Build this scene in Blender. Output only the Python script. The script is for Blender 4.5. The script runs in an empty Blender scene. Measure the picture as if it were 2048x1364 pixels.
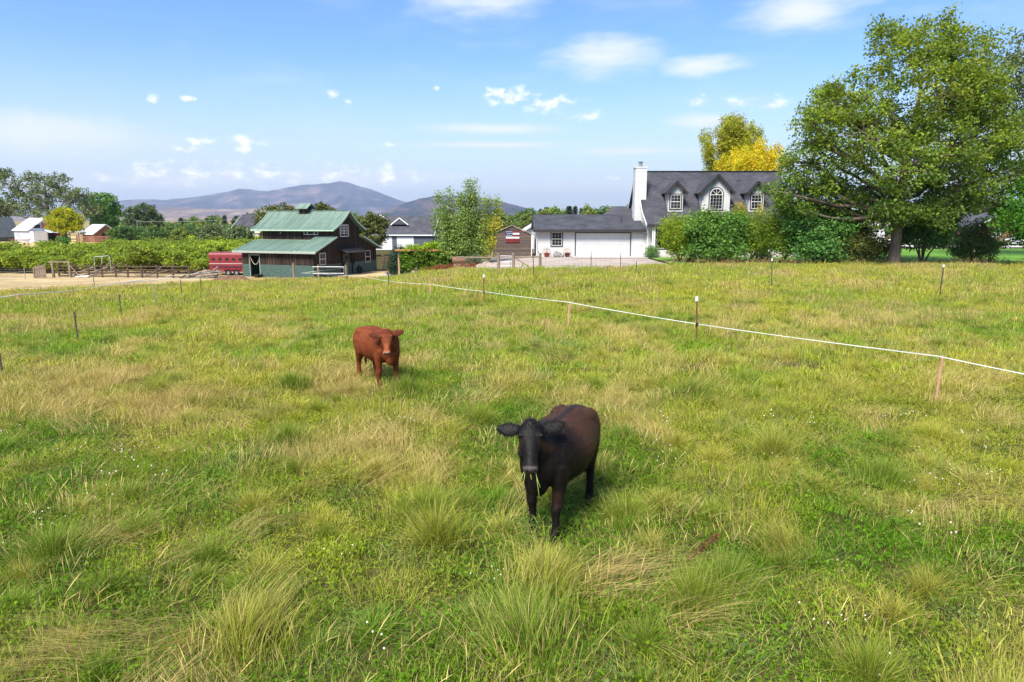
import bpy, bmesh, math, random
import numpy as np
from mathutils import Vector, Matrix

SC = bpy.context.scene
COL = SC.collection
R = math.radians
rng = np.random.default_rng(7)
random.seed(7)

# ------------------------------------------------------------------ camera
CAM_H = 3.25
PITCH = math.atan(242.0 / 1365.0)
cam_d = bpy.data.cameras.new('camera')
cam_d.sensor_width = 36.0
cam_d.lens = 36.0 * 1365.0 / 2048.0
cam_d.clip_start = 0.1
cam_d.clip_end = 60000.0
cam = bpy.data.objects.new('camera', cam_d)
COL.objects.link(cam)
cam.location = (0, 0, CAM_H)
cam.rotation_euler = (math.pi / 2 - PITCH, 0, 0)
SC.camera = cam

# ------------------------------------------------------------------ sun, exposure
SUN_EL, SUN_AZ = R(50), R(-154)          # azimuth from +Y, clockwise positive
sd = Vector((math.sin(SUN_AZ) * math.cos(SUN_EL), math.cos(SUN_AZ) * math.cos(SUN_EL), math.sin(SUN_EL)))
sun_d = bpy.data.lights.new('sun', 'SUN')
sun_d.energy = 2.8
sun_d.angle = R(22.0)
sun_d.color = (1.0, 0.94, 0.84)
sun = bpy.data.objects.new('sun', sun_d)
COL.objects.link(sun)
sun.location = (0, 0, 60)
sun.rotation_euler = (-sd).to_track_quat('-Z', 'Y').to_euler()

vs = SC.view_settings
vs.view_transform = 'Standard'
vs.look = 'None'
vs.exposure = 1.65
vs.gamma = 1.0
vs.use_curve_mapping = False
SC.render.engine = 'CYCLES'
SC.cycles.use_denoising = True
SC.cycles.max_bounces = 8
SC.cycles.diffuse_bounces = 5
SC.cycles.glossy_bounces = 2
SC.cycles.transmission_bounces = 3
SC.cycles.volume_bounces = 0
SC.cycles.transparent_max_bounces = 4
SC.cycles.caustics_reflective = False
SC.cycles.caustics_refractive = False

# ------------------------------------------------------------------ sky
world = bpy.data.worlds.new('World')
SC.world = world
world.use_nodes = True
world.cycles.sampling_method = 'MANUAL'
world.cycles.sample_map_resolution = 256
def build_sky():
    nt = world.node_tree
    N, L = nt.nodes, nt.links
    for n in list(N): N.remove(n)
    def mth(op, a, b=None, c=None, clamp=False):
        n = N.new('ShaderNodeMath'); n.operation = op; n.use_clamp = clamp
        for i, v in enumerate((a, b, c)):
            if v is None: continue
            if isinstance(v, (int, float)): n.inputs[i].default_value = v
            else: L.new(v, n.inputs[i])
        return n.outputs[0]
    def rng_(v, a, b, lo=0.0, hi=1.0):
        n = N.new('ShaderNodeMapRange'); n.interpolation_type = 'SMOOTHSTEP'
        L.new(v, n.inputs[0])
        n.inputs[1].default_value = a; n.inputs[2].default_value = b
        n.inputs[3].default_value = lo; n.inputs[4].default_value = hi
        return n.outputs[0]
    def mix(f, a, b):
        n = N.new('ShaderNodeMix'); n.data_type = 'RGBA'
        if isinstance(f, (int, float)): n.inputs[0].default_value = f
        else: L.new(f, n.inputs[0])
        for i, v in ((6, a), (7, b)):
            if isinstance(v, tuple): n.inputs[i].default_value = v
            else: L.new(v, n.inputs[i])
        return n.outputs[2]
    sky = N.new('ShaderNodeTexSky')
    sky.sky_type = 'NISHITA'
    sky.sun_disc = False
    sky.sun_elevation = SUN_EL
    sky.sun_rotation = SUN_AZ
    sky.altitude = 700
    sky.air_density = 1.0
    sky.dust_density = 0.25
    sky.ozone_density = 2.2
    tc = N.new('ShaderNodeTexCoord')
    sep = N.new('ShaderNodeSeparateXYZ'); L.new(tc.outputs['Generated'], sep.inputs[0])
    x, y, z = sep.outputs
    az = mth('ARCTAN2', x, y)
    azw = mth('WRAP', az, R(40.5), R(-40.5))         # the cloud field repeats round the horizon
    el = mth('ARCSINE', z)
    cmb = N.new('ShaderNodeCombineXYZ'); L.new(azw, cmb.inputs[0]); L.new(el, cmb.inputs[1])
    P = cmb.outputs[0]
    def noise(vec, scale, detail, rough, sx=1, sy=1):
        m = N.new('ShaderNodeMapping'); m.inputs['Scale'].default_value = (sx, sy, 1); L.new(vec, m.inputs[0])
        n = N.new('ShaderNodeTexNoise'); n.inputs['Scale'].default_value = scale
        n.inputs['Detail'].default_value = detail; n.inputs['Roughness'].default_value = rough
        L.new(m.outputs[0], n.inputs['Vector'])
        return n.outputs[0]
    def field(items, pw):
        cur = None
        for (px, py, hw, hh) in items:
            a = math.atan((px - 1024) / 1386.0); e = (440 - py) / 1408.0 * math.cos(a)
            v1 = N.new('ShaderNodeVectorMath'); v1.operation = 'SUBTRACT'; L.new(P, v1.inputs[0]); v1.inputs[1].default_value = (a, e, 0)
            v2 = N.new('ShaderNodeVectorMath'); v2.operation = 'MULTIPLY'; L.new(v1.outputs[0], v2.inputs[0])
            v2.inputs[1].default_value = (1386.0 / hw, 1408.0 / hh, 0)
            v3 = N.new('ShaderNodeVectorMath'); v3.operation = 'LENGTH'; L.new(v2.outputs[0], v3.inputs[0])
            d = mth('SUBTRACT', 1.0, v3.outputs['Value'])
            cur = d if cur is None else mth('MAXIMUM', cur, d)
        return cur
    cum = [(330, 205, 14, 10), (395, 205, 14, 7), (325, 346, 66, 26), (390, 351, 64, 25), (470, 345, 52, 24), (528, 349, 66, 24), (592, 352, 40, 20),
           (685, 346, 74, 24), (775, 350, 105, 23), (410, 286, 38, 9), (388, 301, 28, 9), (500, 285, 50, 11), (495, 303, 28, 9),
           (235, 357, 30, 10), (270, 342, 11, 6), (1020, 202, 70, 22), (1095, 217, 64, 19), (1172, 236, 34, 16), (880, 187, 8, 6),
           (1385, 208, 26, 13), (1460, 214, 36, 12), (1527, 216, 34, 16), (1220, 357, 24, 6), (675, 196, 20, 10), (705, 211, 14, 6), (925, 355, 38, 8), (780, 292, 22, 6)]
    soft = [(330, 366, 280, 26), (700, 362, 280, 22), (1150, 376, 300, 20), (120, 372, 200, 22), (1205, 132, 120, 50), (1385, 146, 90, 24), (1570, 52, 120, 45), (960, 20, 150, 60), (1400, 246, 80, 18), (980, 263, 180, 13),
            (1000, 293, 200, 8), (1290, 304, 190, 10), (100, 275, 220, 45), (1480, 305, 90, 10)]
    n1 = noise(P, 48, 7, 0.6, 1, 1.6)
    n2 = noise(P, 11, 8, 0.66, 1, 3.4)
    cd = mth('ADD', field(cum, 1), mth('MULTIPLY', mth('SUBTRACT', n1, 0.53), 3.4))
    cden = rng_(cd, -0.1, 1.35)
    sdn = mth('ADD', field(soft, 1), mth('MULTIPLY', mth('SUBTRACT', n2, 0.5), 1.6))
    sden = mth('MULTIPLY', rng_(sdn, -0.15, 1.0), 0.85)
    thin = mth('MULTIPLY', rng_(noise(P, 5, 6, 0.6, 1, 4.0), 0.48, 0.8), 0.30)
    thin = mth('ADD', thin, rng_(el, 0.3, 0.9, 0.0, 0.38))  # extra white overhead, out of view, added for more fill light
    veil = rng_(el, 0.23, -0.01, 0.0, 0.92)           # bright milky air low down, all round the horizon
    hs = N.new('ShaderNodeHueSaturation'); hs.inputs['Saturation'].default_value = 1.2; hs.inputs['Value'].default_value = 0.63
    L.new(sky.outputs[0], hs.inputs['Color'])
    tint = N.new('ShaderNodeMix'); tint.data_type = 'RGBA'; tint.blend_type = 'MULTIPLY'; tint.inputs[0].default_value = 1.0
    L.new(hs.outputs[0], tint.inputs[6]); tint.inputs[7].default_value = (0.92, 0.96, 1.12, 1)
    K = 1.0
    c = mix(veil, tint.outputs[2], (2.6 * K, 2.78 * K, 3.05 * K, 1))
    c = mix(thin, c, (2.7 * K, 2.95 * K, 3.35 * K, 1))
    c = mix(sden, c, (3.35 * K, 3.45 * K, 3.65 * K, 1))
    cc = mix(rng_(n1, 0.35, 0.7), (3.0 * K, 3.05 * K, 3.4 * K, 1), (5.2 * K, 5.1 * K, 5.0 * K, 1))
    c = mix(mth('MULTIPLY', cden, 0.92), c, cc)
    bg = N.new('ShaderNodeBackground'); bg.inputs[1].default_value = 0.105
    L.new(c, bg.inputs[0])
    out = N.new('ShaderNodeOutputWorld'); L.new(bg.outputs[0], out.inputs[0])
build_sky()

# ------------------------------------------------------------------ terrain height
def sstep(t):
    t = np.clip(t, 0, 1); return t * t * (3 - 2 * t)
def T(x, y):
    a = np.clip((np.asarray(y, float) - 14) / 54, 0, 1)
    return -2.4 * (a * a * (3 - 2 * a) * .35 + a * .65) * sstep((1 - np.asarray(x, float)) / 15)
FB_X = [-80, -60, -45, -36, -30.9, -29.6, -27, -25, -22.5, -18.4, -14.5, -10, -7, -4, -0.8, 4, 7, 10.3, 24.6, 90]
FB_Y = [22, 26, 32, 37, 41, 47, 54, 57.3, 60.2, 63.2, 64.5, 61.5, 57, 50, 45.4, 45.4, 46.6, 49.4, 49.8, 49.8]
def field_end(x): return np.interp(x, FB_X, FB_Y)

# value noise for geometry
_perm = np.random.default_rng(11).random((256, 256))
def vnoise(x, y):
    x = np.asarray(x, float); y = np.asarray(y, float)
    xi = np.floor(x).astype(int); yi = np.floor(y).astype(int)
    fx = x - xi; fy = y - yi
    fx = fx * fx * (3 - 2 * fx); fy = fy * fy * (3 - 2 * fy)
    g = lambda a, b: _perm[a & 255, b & 255]
    return (g(xi, yi) * (1 - fx) + g(xi + 1, yi) * fx) * (1 - fy) + (g(xi, yi + 1) * (1 - fx) + g(xi + 1, yi + 1) * fx) * fy
def fbm(x, y, o=4):
    s = 0; a = .5; t = 0
    for i in range(o):
        s = s + a * vnoise(x * 2 ** i + 17 * i, y * 2 ** i + 31 * i); t += a; a *= .5
    return s / t

# ------------------------------------------------------------------ object helpers
def link(o, parent=None):
    COL.objects.link(o)
    if parent is not None: o.parent = parent
    return o
def tag(o, label=None, cat=None, group=None, kind=None):
    if label: o['label'] = label
    if cat: o['category'] = cat
    if group: o['group'] = group
    if kind: o['kind'] = kind
    return o
def thing(name, label, cat, loc=(0, 0, 0), rz=0.0, group=None):
    o = bpy.data.objects.new(name, None); COL.objects.link(o)
    o.empty_display_size = 0.2
    o.location = loc; o.rotation_euler = (0, 0, rz)
    return tag(o, label, cat, group)
def copy_tree(o, parent=None):
    c = o.copy(); COL.objects.link(c); c.parent = parent
    for ch in o.children: copy_tree(ch, c)
    return c

class MB:
    def __init__(s): s.v = []; s.f = []; s.c = []
    def add(s, vs, fs):
        b = len(s.v); s.v += [tuple(p) for p in vs]; s.f += [tuple(i + b for i in f) for f in fs]; return s
    def box(s, x0, x1, y0, y1, z0, z1):
        return s.add([(x0, y0, z0), (x1, y0, z0), (x1, y1, z0), (x0, y1, z0), (x0, y0, z1), (x1, y0, z1), (x1, y1, z1), (x0, y1, z1)],
                     [(3, 2, 1, 0), (4, 5, 6, 7), (0, 1, 5, 4), (1, 2, 6, 5), (2, 3, 7, 6), (3, 0, 4, 7)])
    def obox(s, c, ax, ay, az):
        c = Vector(c); ax = Vector(ax); ay = Vector(ay); az = Vector(az)
        p = [c + ax * i + ay * j + az * k for k in (-1, 1) for (i, j) in ((-1, -1), (1, -1), (1, 1), (-1, 1))]
        return s.add(p, [(3, 2, 1, 0), (4, 5, 6, 7), (0, 1, 5, 4), (1, 2, 6, 5), (2, 3, 7, 6), (3, 0, 4, 7)])
    def beam(s, a, b, w, h, up=(0, 0, 1)):
        a = Vector(a); b = Vector(b); d = (b - a); l = d.length; d.normalize()
        u = Vector(up)
        if abs(d.dot(u)) > .98: u = Vector((1, 0, 0))
        sd_ = d.cross(u).normalized(); u2 = sd_.cross(d).normalized()
        return s.obox((a + b) / 2, d * l / 2, sd_ * w / 2, u2 * h / 2)
    def prism(s, poly, off):
        """poly: list of 3D points (planar), extruded by vector off"""
        n = len(poly); o = Vector(off)
        vs = [Vector(p) for p in poly] + [Vector(p) + o for p in poly]
        fs = [tuple(range(n - 1, -1, -1)), tuple(range(n, 2 * n))] + [(i, (i + 1) % n, n + (i + 1) % n, n + i) for i in range(n)]
        return s.add(vs, fs)
    def tube(s, pts, rads, n=6, cap=True):
        pts = [Vector(p) for p in pts]
        rings = []; prev = None
        for i, p in enumerate(pts):
            d = (pts[min(i + 1, len(pts) - 1)] - pts[max(i - 1, 0)])
            if d.length < 1e-9: d = Vector((0, 0, 1))
            d.normalize()
            if prev is None:
                u = Vector((1, 0, 0)) if abs(d.x) < .9 else Vector((0, 1, 0))
            else: u = prev
            u = (u - d * u.dot(d)).normalized(); prev = u; w = d.cross(u)
            r = rads[i] if hasattr(rads, '__len__') else rads
            rings.append([p + (u * math.cos(2 * math.pi * k / n) + w * math.sin(2 * math.pi * k / n)) * r for k in range(n)])
        vs = [q for r_ in rings for q in r_]
        fs = []
        for i in range(len(pts) - 1):
            for k in range(n):
                a = i * n + k; b = i * n + (k + 1) % n
                fs.append((a, b, b + n, a + n))
        if cap:
            fs.append(tuple(range(n - 1, -1, -1))); m = (len(pts) - 1) * n; fs.append(tuple(range(m, m + n)))
        return s.add(vs, fs)
    def lathe(s, prof, n=14, c=(0, 0, 0)):
        c = Vector(c); vs = []
        for (r, z) in prof:
            for k in range(n): vs.append(c + Vector((r * math.cos(2 * math.pi * k / n), r * math.sin(2 * math.pi * k / n), z)))
        fs = []
        for i in range(len(prof) - 1):
            for k in range(n):
                a = i * n + k; b = i * n + (k + 1) % n; fs.append((a, b, b + n, a + n))
        fs.append(tuple(range(n - 1, -1, -1))); m = (len(prof) - 1) * n; fs.append(tuple(range(m, m + n)))
        return s.add(vs, fs)
    def torus(s, c, axis, R0, r, n=20, m=6):
        c = Vector(c); ax = Vector(axis).normalized()
        u = ax.orthogonal().normalized(); w = ax.cross(u); vs = []
        for i in range(n):
            d = u * math.cos(2 * math.pi * i / n) + w * math.sin(2 * math.pi * i / n)
            for j in range(m):
                vs.append(c + d * (R0 + r * math.cos(2 * math.pi * j / m)) + ax * r * math.sin(2 * math.pi * j / m))
        fs = [(i * m + j, ((i + 1) % n) * m + j, ((i + 1) % n) * m + (j + 1) % m, i * m + (j + 1) % m) for i in range(n) for j in range(m)]
        return s.add(vs, fs)
    def ball(s, c, r, n=10, m=6):
        r = r if hasattr(r, '__len__') else (r, r, r); vs = []
        for i in range(m + 1):
            t = math.pi * i / m
            for k in range(n): vs.append((c[0] + r[0] * math.sin(t) * math.cos(2 * math.pi * k / n), c[1] + r[1] * math.sin(t) * math.sin(2 * math.pi * k / n), c[2] - r[2] * math.cos(t)))
        fs = [(i * n + k, i * n + (k + 1) % n, (i + 1) * n + (k + 1) % n, (i + 1) * n + k) for i in range(m) for k in range(n)]
        return s.add(vs, fs)
    def mesh(s, name, mat=None, smooth=False):
        me = bpy.data.meshes.new(name); me.from_pydata(s.v, [], s.f)
        if mat: me.materials.append(mat)
        bm = bmesh.new(); bm.from_mesh(me); bmesh.ops.recalc_face_normals(bm, faces=bm.faces); bm.to_mesh(me); bm.free()
        if smooth: me.polygons.foreach_set('use_smooth', [True] * len(me.polygons))
        me.update(); return me
    def build(s, name, mat, parent=None, smooth=False, kind=None):
        o = link(bpy.data.objects.new(name, s.mesh(name, mat, smooth)), parent)
        if kind: o['kind'] = kind
        return o

def np_mesh(name, co, faces, mat, attrs=None, smooth=False):
    """faces: (n,k) int array; attrs: {name: (n_verts,4) array}"""
    me = bpy.data.meshes.new(name)
    n, k = faces.shape
    me.vertices.add(len(co)); me.vertices.foreach_set('co', np.ascontiguousarray(co, np.float32).ravel())
    me.loops.add(n * k); me.loops.foreach_set('vertex_index', np.ascontiguousarray(faces, np.int32).ravel())
    me.polygons.add(n); me.polygons.foreach_set('loop_start', np.arange(0, n * k, k, dtype=np.int32))
    if smooth: me.polygons.foreach_set('use_smooth', np.ones(n, bool))
    me.update(calc_edges=True)
    for an, av in (attrs or {}).items():
        a = me.attributes.new(an, 'FLOAT_COLOR', 'POINT'); a.data.foreach_set('color', np.ascontiguousarray(av, np.float32).ravel())
    if mat: me.materials.append(mat)
    return me

# ------------------------------------------------------------------ materials
def pmat(name, col, rough=0.8, var=0.12, scale=4.0, bump=0.0, metallic=0.0, spec=0.3, stretch=(1, 1, 1), col2=None, detail=4, fine=None, coat=0.0, emis=None):
    m = bpy.data.materials.new(name); m.use_nodes = True
    nt = m.node_tree; N, L = nt.nodes, nt.links
    b = N['Principled BSDF']
    b.inputs['Roughness'].default_value = rough; b.inputs['Metallic'].default_value = metallic
    b.inputs['Specular IOR Level'].default_value = spec
    b.inputs['Coat Weight'].default_value = coat
    tc = N.new('ShaderNodeTexCoord'); mp = N.new('ShaderNodeMapping'); mp.inputs['Scale'].default_value = stretch
    L.new(tc.outputs['Object'], mp.inputs[0])
    n = N.new('ShaderNodeTexNoise'); n.inputs['Scale'].default_value = scale; n.inputs['Detail'].default_value = detail
    L.new(mp.outputs[0], n.inputs['Vector'])
    mr = N.new('ShaderNodeMapRange'); L.new(n.outputs[0], mr.inputs[0]); mr.inputs[1].default_value = .3; mr.inputs[2].default_value = .7
    mx = N.new('ShaderNodeMix'); mx.data_type = 'RGBA'; L.new(mr.outputs[0], mx.inputs[0])
    c1 = tuple(c * (1 - var) for c in col) + (1,)
    c2 = (tuple(col2) + (1,)) if col2 else tuple(min(1, c * (1 + var)) for c in col) + (1,)
    mx.inputs[6].default_value = c1; mx.inputs[7].default_value = c2
    res = mx.outputs[2]
    if fine:
        n2 = N.new('ShaderNodeTexNoise'); n2.inputs['Scale'].default_value = fine[0]; n2.inputs['Detail'].default_value = 3
        L.new(mp.outputs[0], n2.inputs['Vector'])
        mr2 = N.new('ShaderNodeMapRange'); L.new(n2.outputs[0], mr2.inputs[0]); mr2.inputs[1].default_value = .3; mr2.inputs[2].default_value = .7
        mr2.inputs[3].default_value = 1 - fine[1]; mr2.inputs[4].default_value = 1 + fine[1]
        vm = N.new('ShaderNodeVectorMath'); vm.operation = 'SCALE'; L.new(res, vm.inputs[0]); L.new(mr2.outputs[0], vm.inputs['Scale'])
        res = vm.outputs[0]
    L.new(res, b.inputs['Base Color'])
    if bump:
        bp = N.new('ShaderNodeBump'); bp.inputs['Strength'].default_value = bump; bp.inputs['Distance'].default_value = .05
        L.new((n2 if fine else n).outputs[0], bp.inputs['Height']); L.new(bp.outputs[0], b.inputs['Normal'])
    return m

def leafmat(name, col, transl=0.35, rough=0.55, spec=0.25):
    m = bpy.data.materials.new(name); m.use_nodes = True
    nt = m.node_tree; N, L = nt.nodes, nt.links
    b = N['Principled BSDF']; out = N['Material Output']
    b.inputs['Roughness'].default_value = rough; b.inputs['Specular IOR Level'].default_value = spec
    at = N.new('ShaderNodeAttribute'); at.attribute_name = 'tint'
    mx = N.new('ShaderNodeMix'); mx.data_type = 'RGBA'; mx.blend_type = 'MULTIPLY'; mx.inputs[0].default_value = 1
    mx.inputs[6].default_value = tuple(col) + (1,); L.new(at.outputs['Color'], mx.inputs[7])
    L.new(mx.outputs[2], b.inputs['Base Color'])
    tr = N.new('ShaderNodeBsdfTranslucent')
    m2 = N.new('ShaderNodeMix'); m2.data_type = 'RGBA'; m2.blend_type = 'MULTIPLY'; m2.inputs[0].default_value = 1
    L.new(mx.outputs[2], m2.inputs[6]); m2.inputs[7].default_value = (1.25, 1.2, .55, 1); L.new(m2.outputs[2], tr.inputs[0])
    ms = N.new('ShaderNodeMixShader'); ms.inputs[0].default_value = transl
    L.new(b.outputs[0], ms.inputs[1]); L.new(tr.outputs[0], ms.inputs[2]); L.new(ms.outputs[0], out.inputs[0])
    return m

def attrmat(name, attr, rough=.6, spec=.3, bump=0, sheen=0):
    m = bpy.data.materials.new(name); m.use_nodes = True
    N, L = m.node_tree.nodes, m.node_tree.links; b = N['Principled BSDF']
    a = N.new('ShaderNodeAttribute'); a.attribute_name = attr; L.new(a.outputs['Color'], b.inputs['Base Color'])
    b.inputs['Roughness'].default_value = rough; b.inputs['Specular IOR Level'].default_value = spec
    b.inputs['Sheen Weight'].default_value = sheen
    return m

def glassmat(name='window_glass', col=(.012, .016, .018)):
    return pmat(name, col, rough=.06, var=.4, scale=.8, spec=.6)

M = {}
M['white'] = pmat('white_paint', (.58, .58, .57), .55, .05, 2)
M['trim_white'] = pmat('white_trim', (.66, .66, .64), .5, .03, 3)
M['dark_trim'] = pmat('dark_brown_trim', (.035, .030, .032), .6, .1, 3)
M['glass'] = glassmat()
M['shingle'] = None
M['green_metal'] = pmat('green_metal_roof', (.12, .19, .148), .5, .15, .9, spec=.4, col2=(.175, .25, .20), stretch=(3, .4, .4), fine=(7, .14))
M['green_edge'] = pmat('pale_green_flashing', (.36, .48, .36), .45, .08, 3)
M['green_wood'] = pmat('green_painted_board', (.064, .108, .092), .7, .25, 2.5, stretch=(1, 1, 4), fine=(30, .15))
M['barn_wood'] = None
M['old_wood'] = pmat('weathered_grey_wood', (.22, .17, .12), .9, .25, 3, stretch=(1, 1, .3), fine=(40, .25), bump=.3)
M['fence_wood'] = pmat('dark_fence_wood', (.085, .058, .042), .9, .3, 3, fine=(30, .25), bump=.2)
M['pale_wood'] = pmat('pale_wood', (.42, .27, .15), .85, .2, 3, fine=(30, .2))
M['metal_dark'] = pmat('dark_metal', (.05, .05, .055), .5, .2, 4, metallic=.4)
M['galv'] = pmat('galvanised_steel', (.36, .37, .38), .42, .2, 3, metallic=.7)
M['tpost'] = pmat('dark_green_steel_post', (.045, .055, .042), .65, .3, 9, spec=.4, col2=(.09, .07, .05))
M['rust'] = pmat('rusty_red_post', (.17, .075, .045), .85, .3, 8)
M['pink'] = pmat('faded_pink_plastic', (.48, .25, .19), .7, .12, 6)
M['tape'] = pmat('white_fence_tape', (.58, .61, .54), .55, .06, 5)
M['black'] = pmat('black_rubber', (.015, .015, .016), .75, .3, 5)
M['red_paint'] = pmat('red_trailer_paint', (.19, .014, .019), .5, .25, 1.5, spec=.5, coat=.3)
M['bark'] = pmat('grey_brown_bark', (.15, .115, .085), .95, .35, 4, stretch=(1, 1, .25), fine=(18, .3), bump=.6)
M['twig'] = pmat('twig_bark', (.12, .085, .06), .95, .3, 5)

def boardmat(name, cols, width, axis, rough=.9, grain=(1, 1, .06), gscale=25, gamt=.35, line=0.06, spec=.2, off=(0, 0)):
    """painted or weathered boards: one tone per board along `axis` ('x','y','z' or 'xy'), fine grain"""
    m = bpy.data.materials.new(name); m.use_nodes = True
    N, L = m.node_tree.nodes, m.node_tree.links; b = N['Principled BSDF']
    b.inputs['Roughness'].default_value = rough; b.inputs['Specular IOR Level'].default_value = spec
    tc = N.new('ShaderNodeTexCoord'); sp = N.new('ShaderNodeSeparateXYZ'); L.new(tc.outputs['Object'], sp.inputs[0])
    def mth(op, a, bb):
        n = N.new('ShaderNodeMath'); n.operation = op
        for i, v in enumerate((a, bb)):
            if isinstance(v, (int, float)): n.inputs[i].default_value = v
            else: L.new(v, n.inputs[i])
        return n.outputs[0]
    src = mth('ADD', sp.outputs[0], sp.outputs[1]) if axis == 'xy' else sp.outputs['xyz'.index(axis)]
    t = mth('DIVIDE', src, width)
    wn = N.new('ShaderNodeTexWhiteNoise'); wn.noise_dimensions = '1D'; L.new(mth('FLOOR', t, 0), wn.inputs['W'])
    ramp = N.new('ShaderNodeValToRGB'); L.new(wn.outputs[0], ramp.inputs[0])
    e = ramp.color_ramp.elements
    e[0].color = cols[0] + (1,); e[1].color = cols[-1] + (1,)
    for i, c in enumerate(cols[1:-1]):
        q = e.new((i + 1) / (len(cols) - 1)); q.color = c + (1,)
    mp = N.new('ShaderNodeMapping'); mp.inputs['Scale'].default_value = grain; L.new(tc.outputs['Object'], mp.inputs[0])
    n = N.new('ShaderNodeTexNoise'); n.inputs['Scale'].default_value = gscale; n.inputs['Detail'].default_value = 5; L.new(mp.outputs[0], n.inputs[0])
    mr = N.new('ShaderNodeMapRange'); L.new(n.outputs[0], mr.inputs[0]); mr.inputs[1].default_value = .3; mr.inputs[2].default_value = .7
    mr.inputs[3].default_value = 1 - gamt; mr.inputs[4].default_value = 1 + gamt
    vm = N.new('ShaderNodeVectorMath'); vm.operation = 'SCALE'; L.new(ramp.outputs[0], vm.inputs[0]); L.new(mr.outputs[0], vm.inputs['Scale'])
    L.new(vm.outputs[0], b.inputs['Base Color'])
    fr = mth('FRACT', t, 0); d = mth('MINIMUM', fr, mth('SUBTRACT', 1.0, fr))
    hr = N.new('ShaderNodeMapRange'); L.new(d, hr.inputs[0]); hr.inputs[2].default_value = line
    bp = N.new('ShaderNodeBump'); bp.inputs['Strength'].default_value = .8; bp.inputs['Distance'].default_value = .02
    L.new(hr.outputs[0], bp.inputs['Height']); L.new(bp.outputs[0], b.inputs['Normal'])
    return m
def shinglemat(name, c1, c2, w=.32, h=.14):
    m = bpy.data.materials.new(name); m.use_nodes = True
    N, L = m.node_tree.nodes, m.node_tree.links; b = N['Principled BSDF']
    b.inputs['Roughness'].default_value = .9; b.inputs['Specular IOR Level'].default_value = .2
    tc = N.new('ShaderNodeTexCoord'); sp = N.new('ShaderNodeSeparateXYZ'); L.new(tc.outputs['Object'], sp.inputs[0])
    cb = N.new('ShaderNodeCombineXYZ'); L.new(sp.outputs[0], cb.inputs[0])
    ad = N.new('ShaderNodeMath'); ad.operation = 'ADD'; L.new(sp.outputs[1], ad.inputs[0]); L.new(sp.outputs[2], ad.inputs[1]); L.new(ad.outputs[0], cb.inputs[1])
    br = N.new('ShaderNodeTexBrick'); L.new(cb.outputs[0], br.inputs[0])
    br.inputs['Color1'].default_value = c1 + (1,); br.inputs['Color2'].default_value = c2 + (1,)
    br.inputs['Mortar'].default_value = tuple(c * .45 for c in c1) + (1,)
    br.inputs['Scale'].default_value = 1; br.inputs['Mortar Size'].default_value = .012; br.inputs['Bias'].default_value = 0
    br.inputs['Brick Width'].default_value = w; br.inputs['Row Height'].default_value = h
    n = N.new('ShaderNodeTexNoise'); n.inputs['Scale'].default_value = .9; n.inputs['Detail'].default_value = 6; L.new(tc.outputs['Object'], n.inputs[0])
    mr = N.new('ShaderNodeMapRange'); L.new(n.outputs[0], mr.inputs[0]); mr.inputs[1].default_value = .3; mr.inputs[2].default_value = .7; mr.inputs[3].default_value = .72; mr.inputs[4].default_value = 1.28
    vm = N.new('ShaderNodeVectorMath'); vm.operation = 'SCALE'; L.new(br.outputs[0], vm.inputs[0]); L.new(mr.outputs[0], vm.inputs['Scale'])
    L.new(vm.outputs[0], b.inputs['Base Color'])
    bp = N.new('ShaderNodeBump'); bp.inputs['Strength'].default_value = .5; bp.inputs['Distance'].default_value = .02
    L.new(br.outputs['Fac'], bp.inputs['Height']); bp.invert = True; L.new(bp.outputs[0], b.inputs['Normal'])
    return m
M['barn_wood'] = boardmat('dark_barn_board', [(.022, .016, .014), (.05, .033, .025), (.034, .025, .021), (.085, .054, .036)], .17, 'xy', grain=(1, 1, .05), gscale=22, gamt=.45)
M['shingle'] = shinglemat('charcoal_shingle', (.050, .052, .064), (.080, .082, .096))
M['shingle_far'] = shinglemat('grey_shingle', (.065, .067, .08), (.09, .09, .105))
M['siding'] = boardmat('white_lap_siding', [(.53, .53, .52), (.59, .59, .58)], .16, 'z', rough=.6, grain=(.2, .2, 1), gscale=8, gamt=.03, line=.1)
M['shed_wood'] = boardmat('brown_shed_board', [(.085, .066, .062), (.11, .085, .075), (.095, .07, .06), (.15, .11, .085)], .115, 'z', grain=(.08, .08, 1), gscale=16, gamt=.3)

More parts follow.
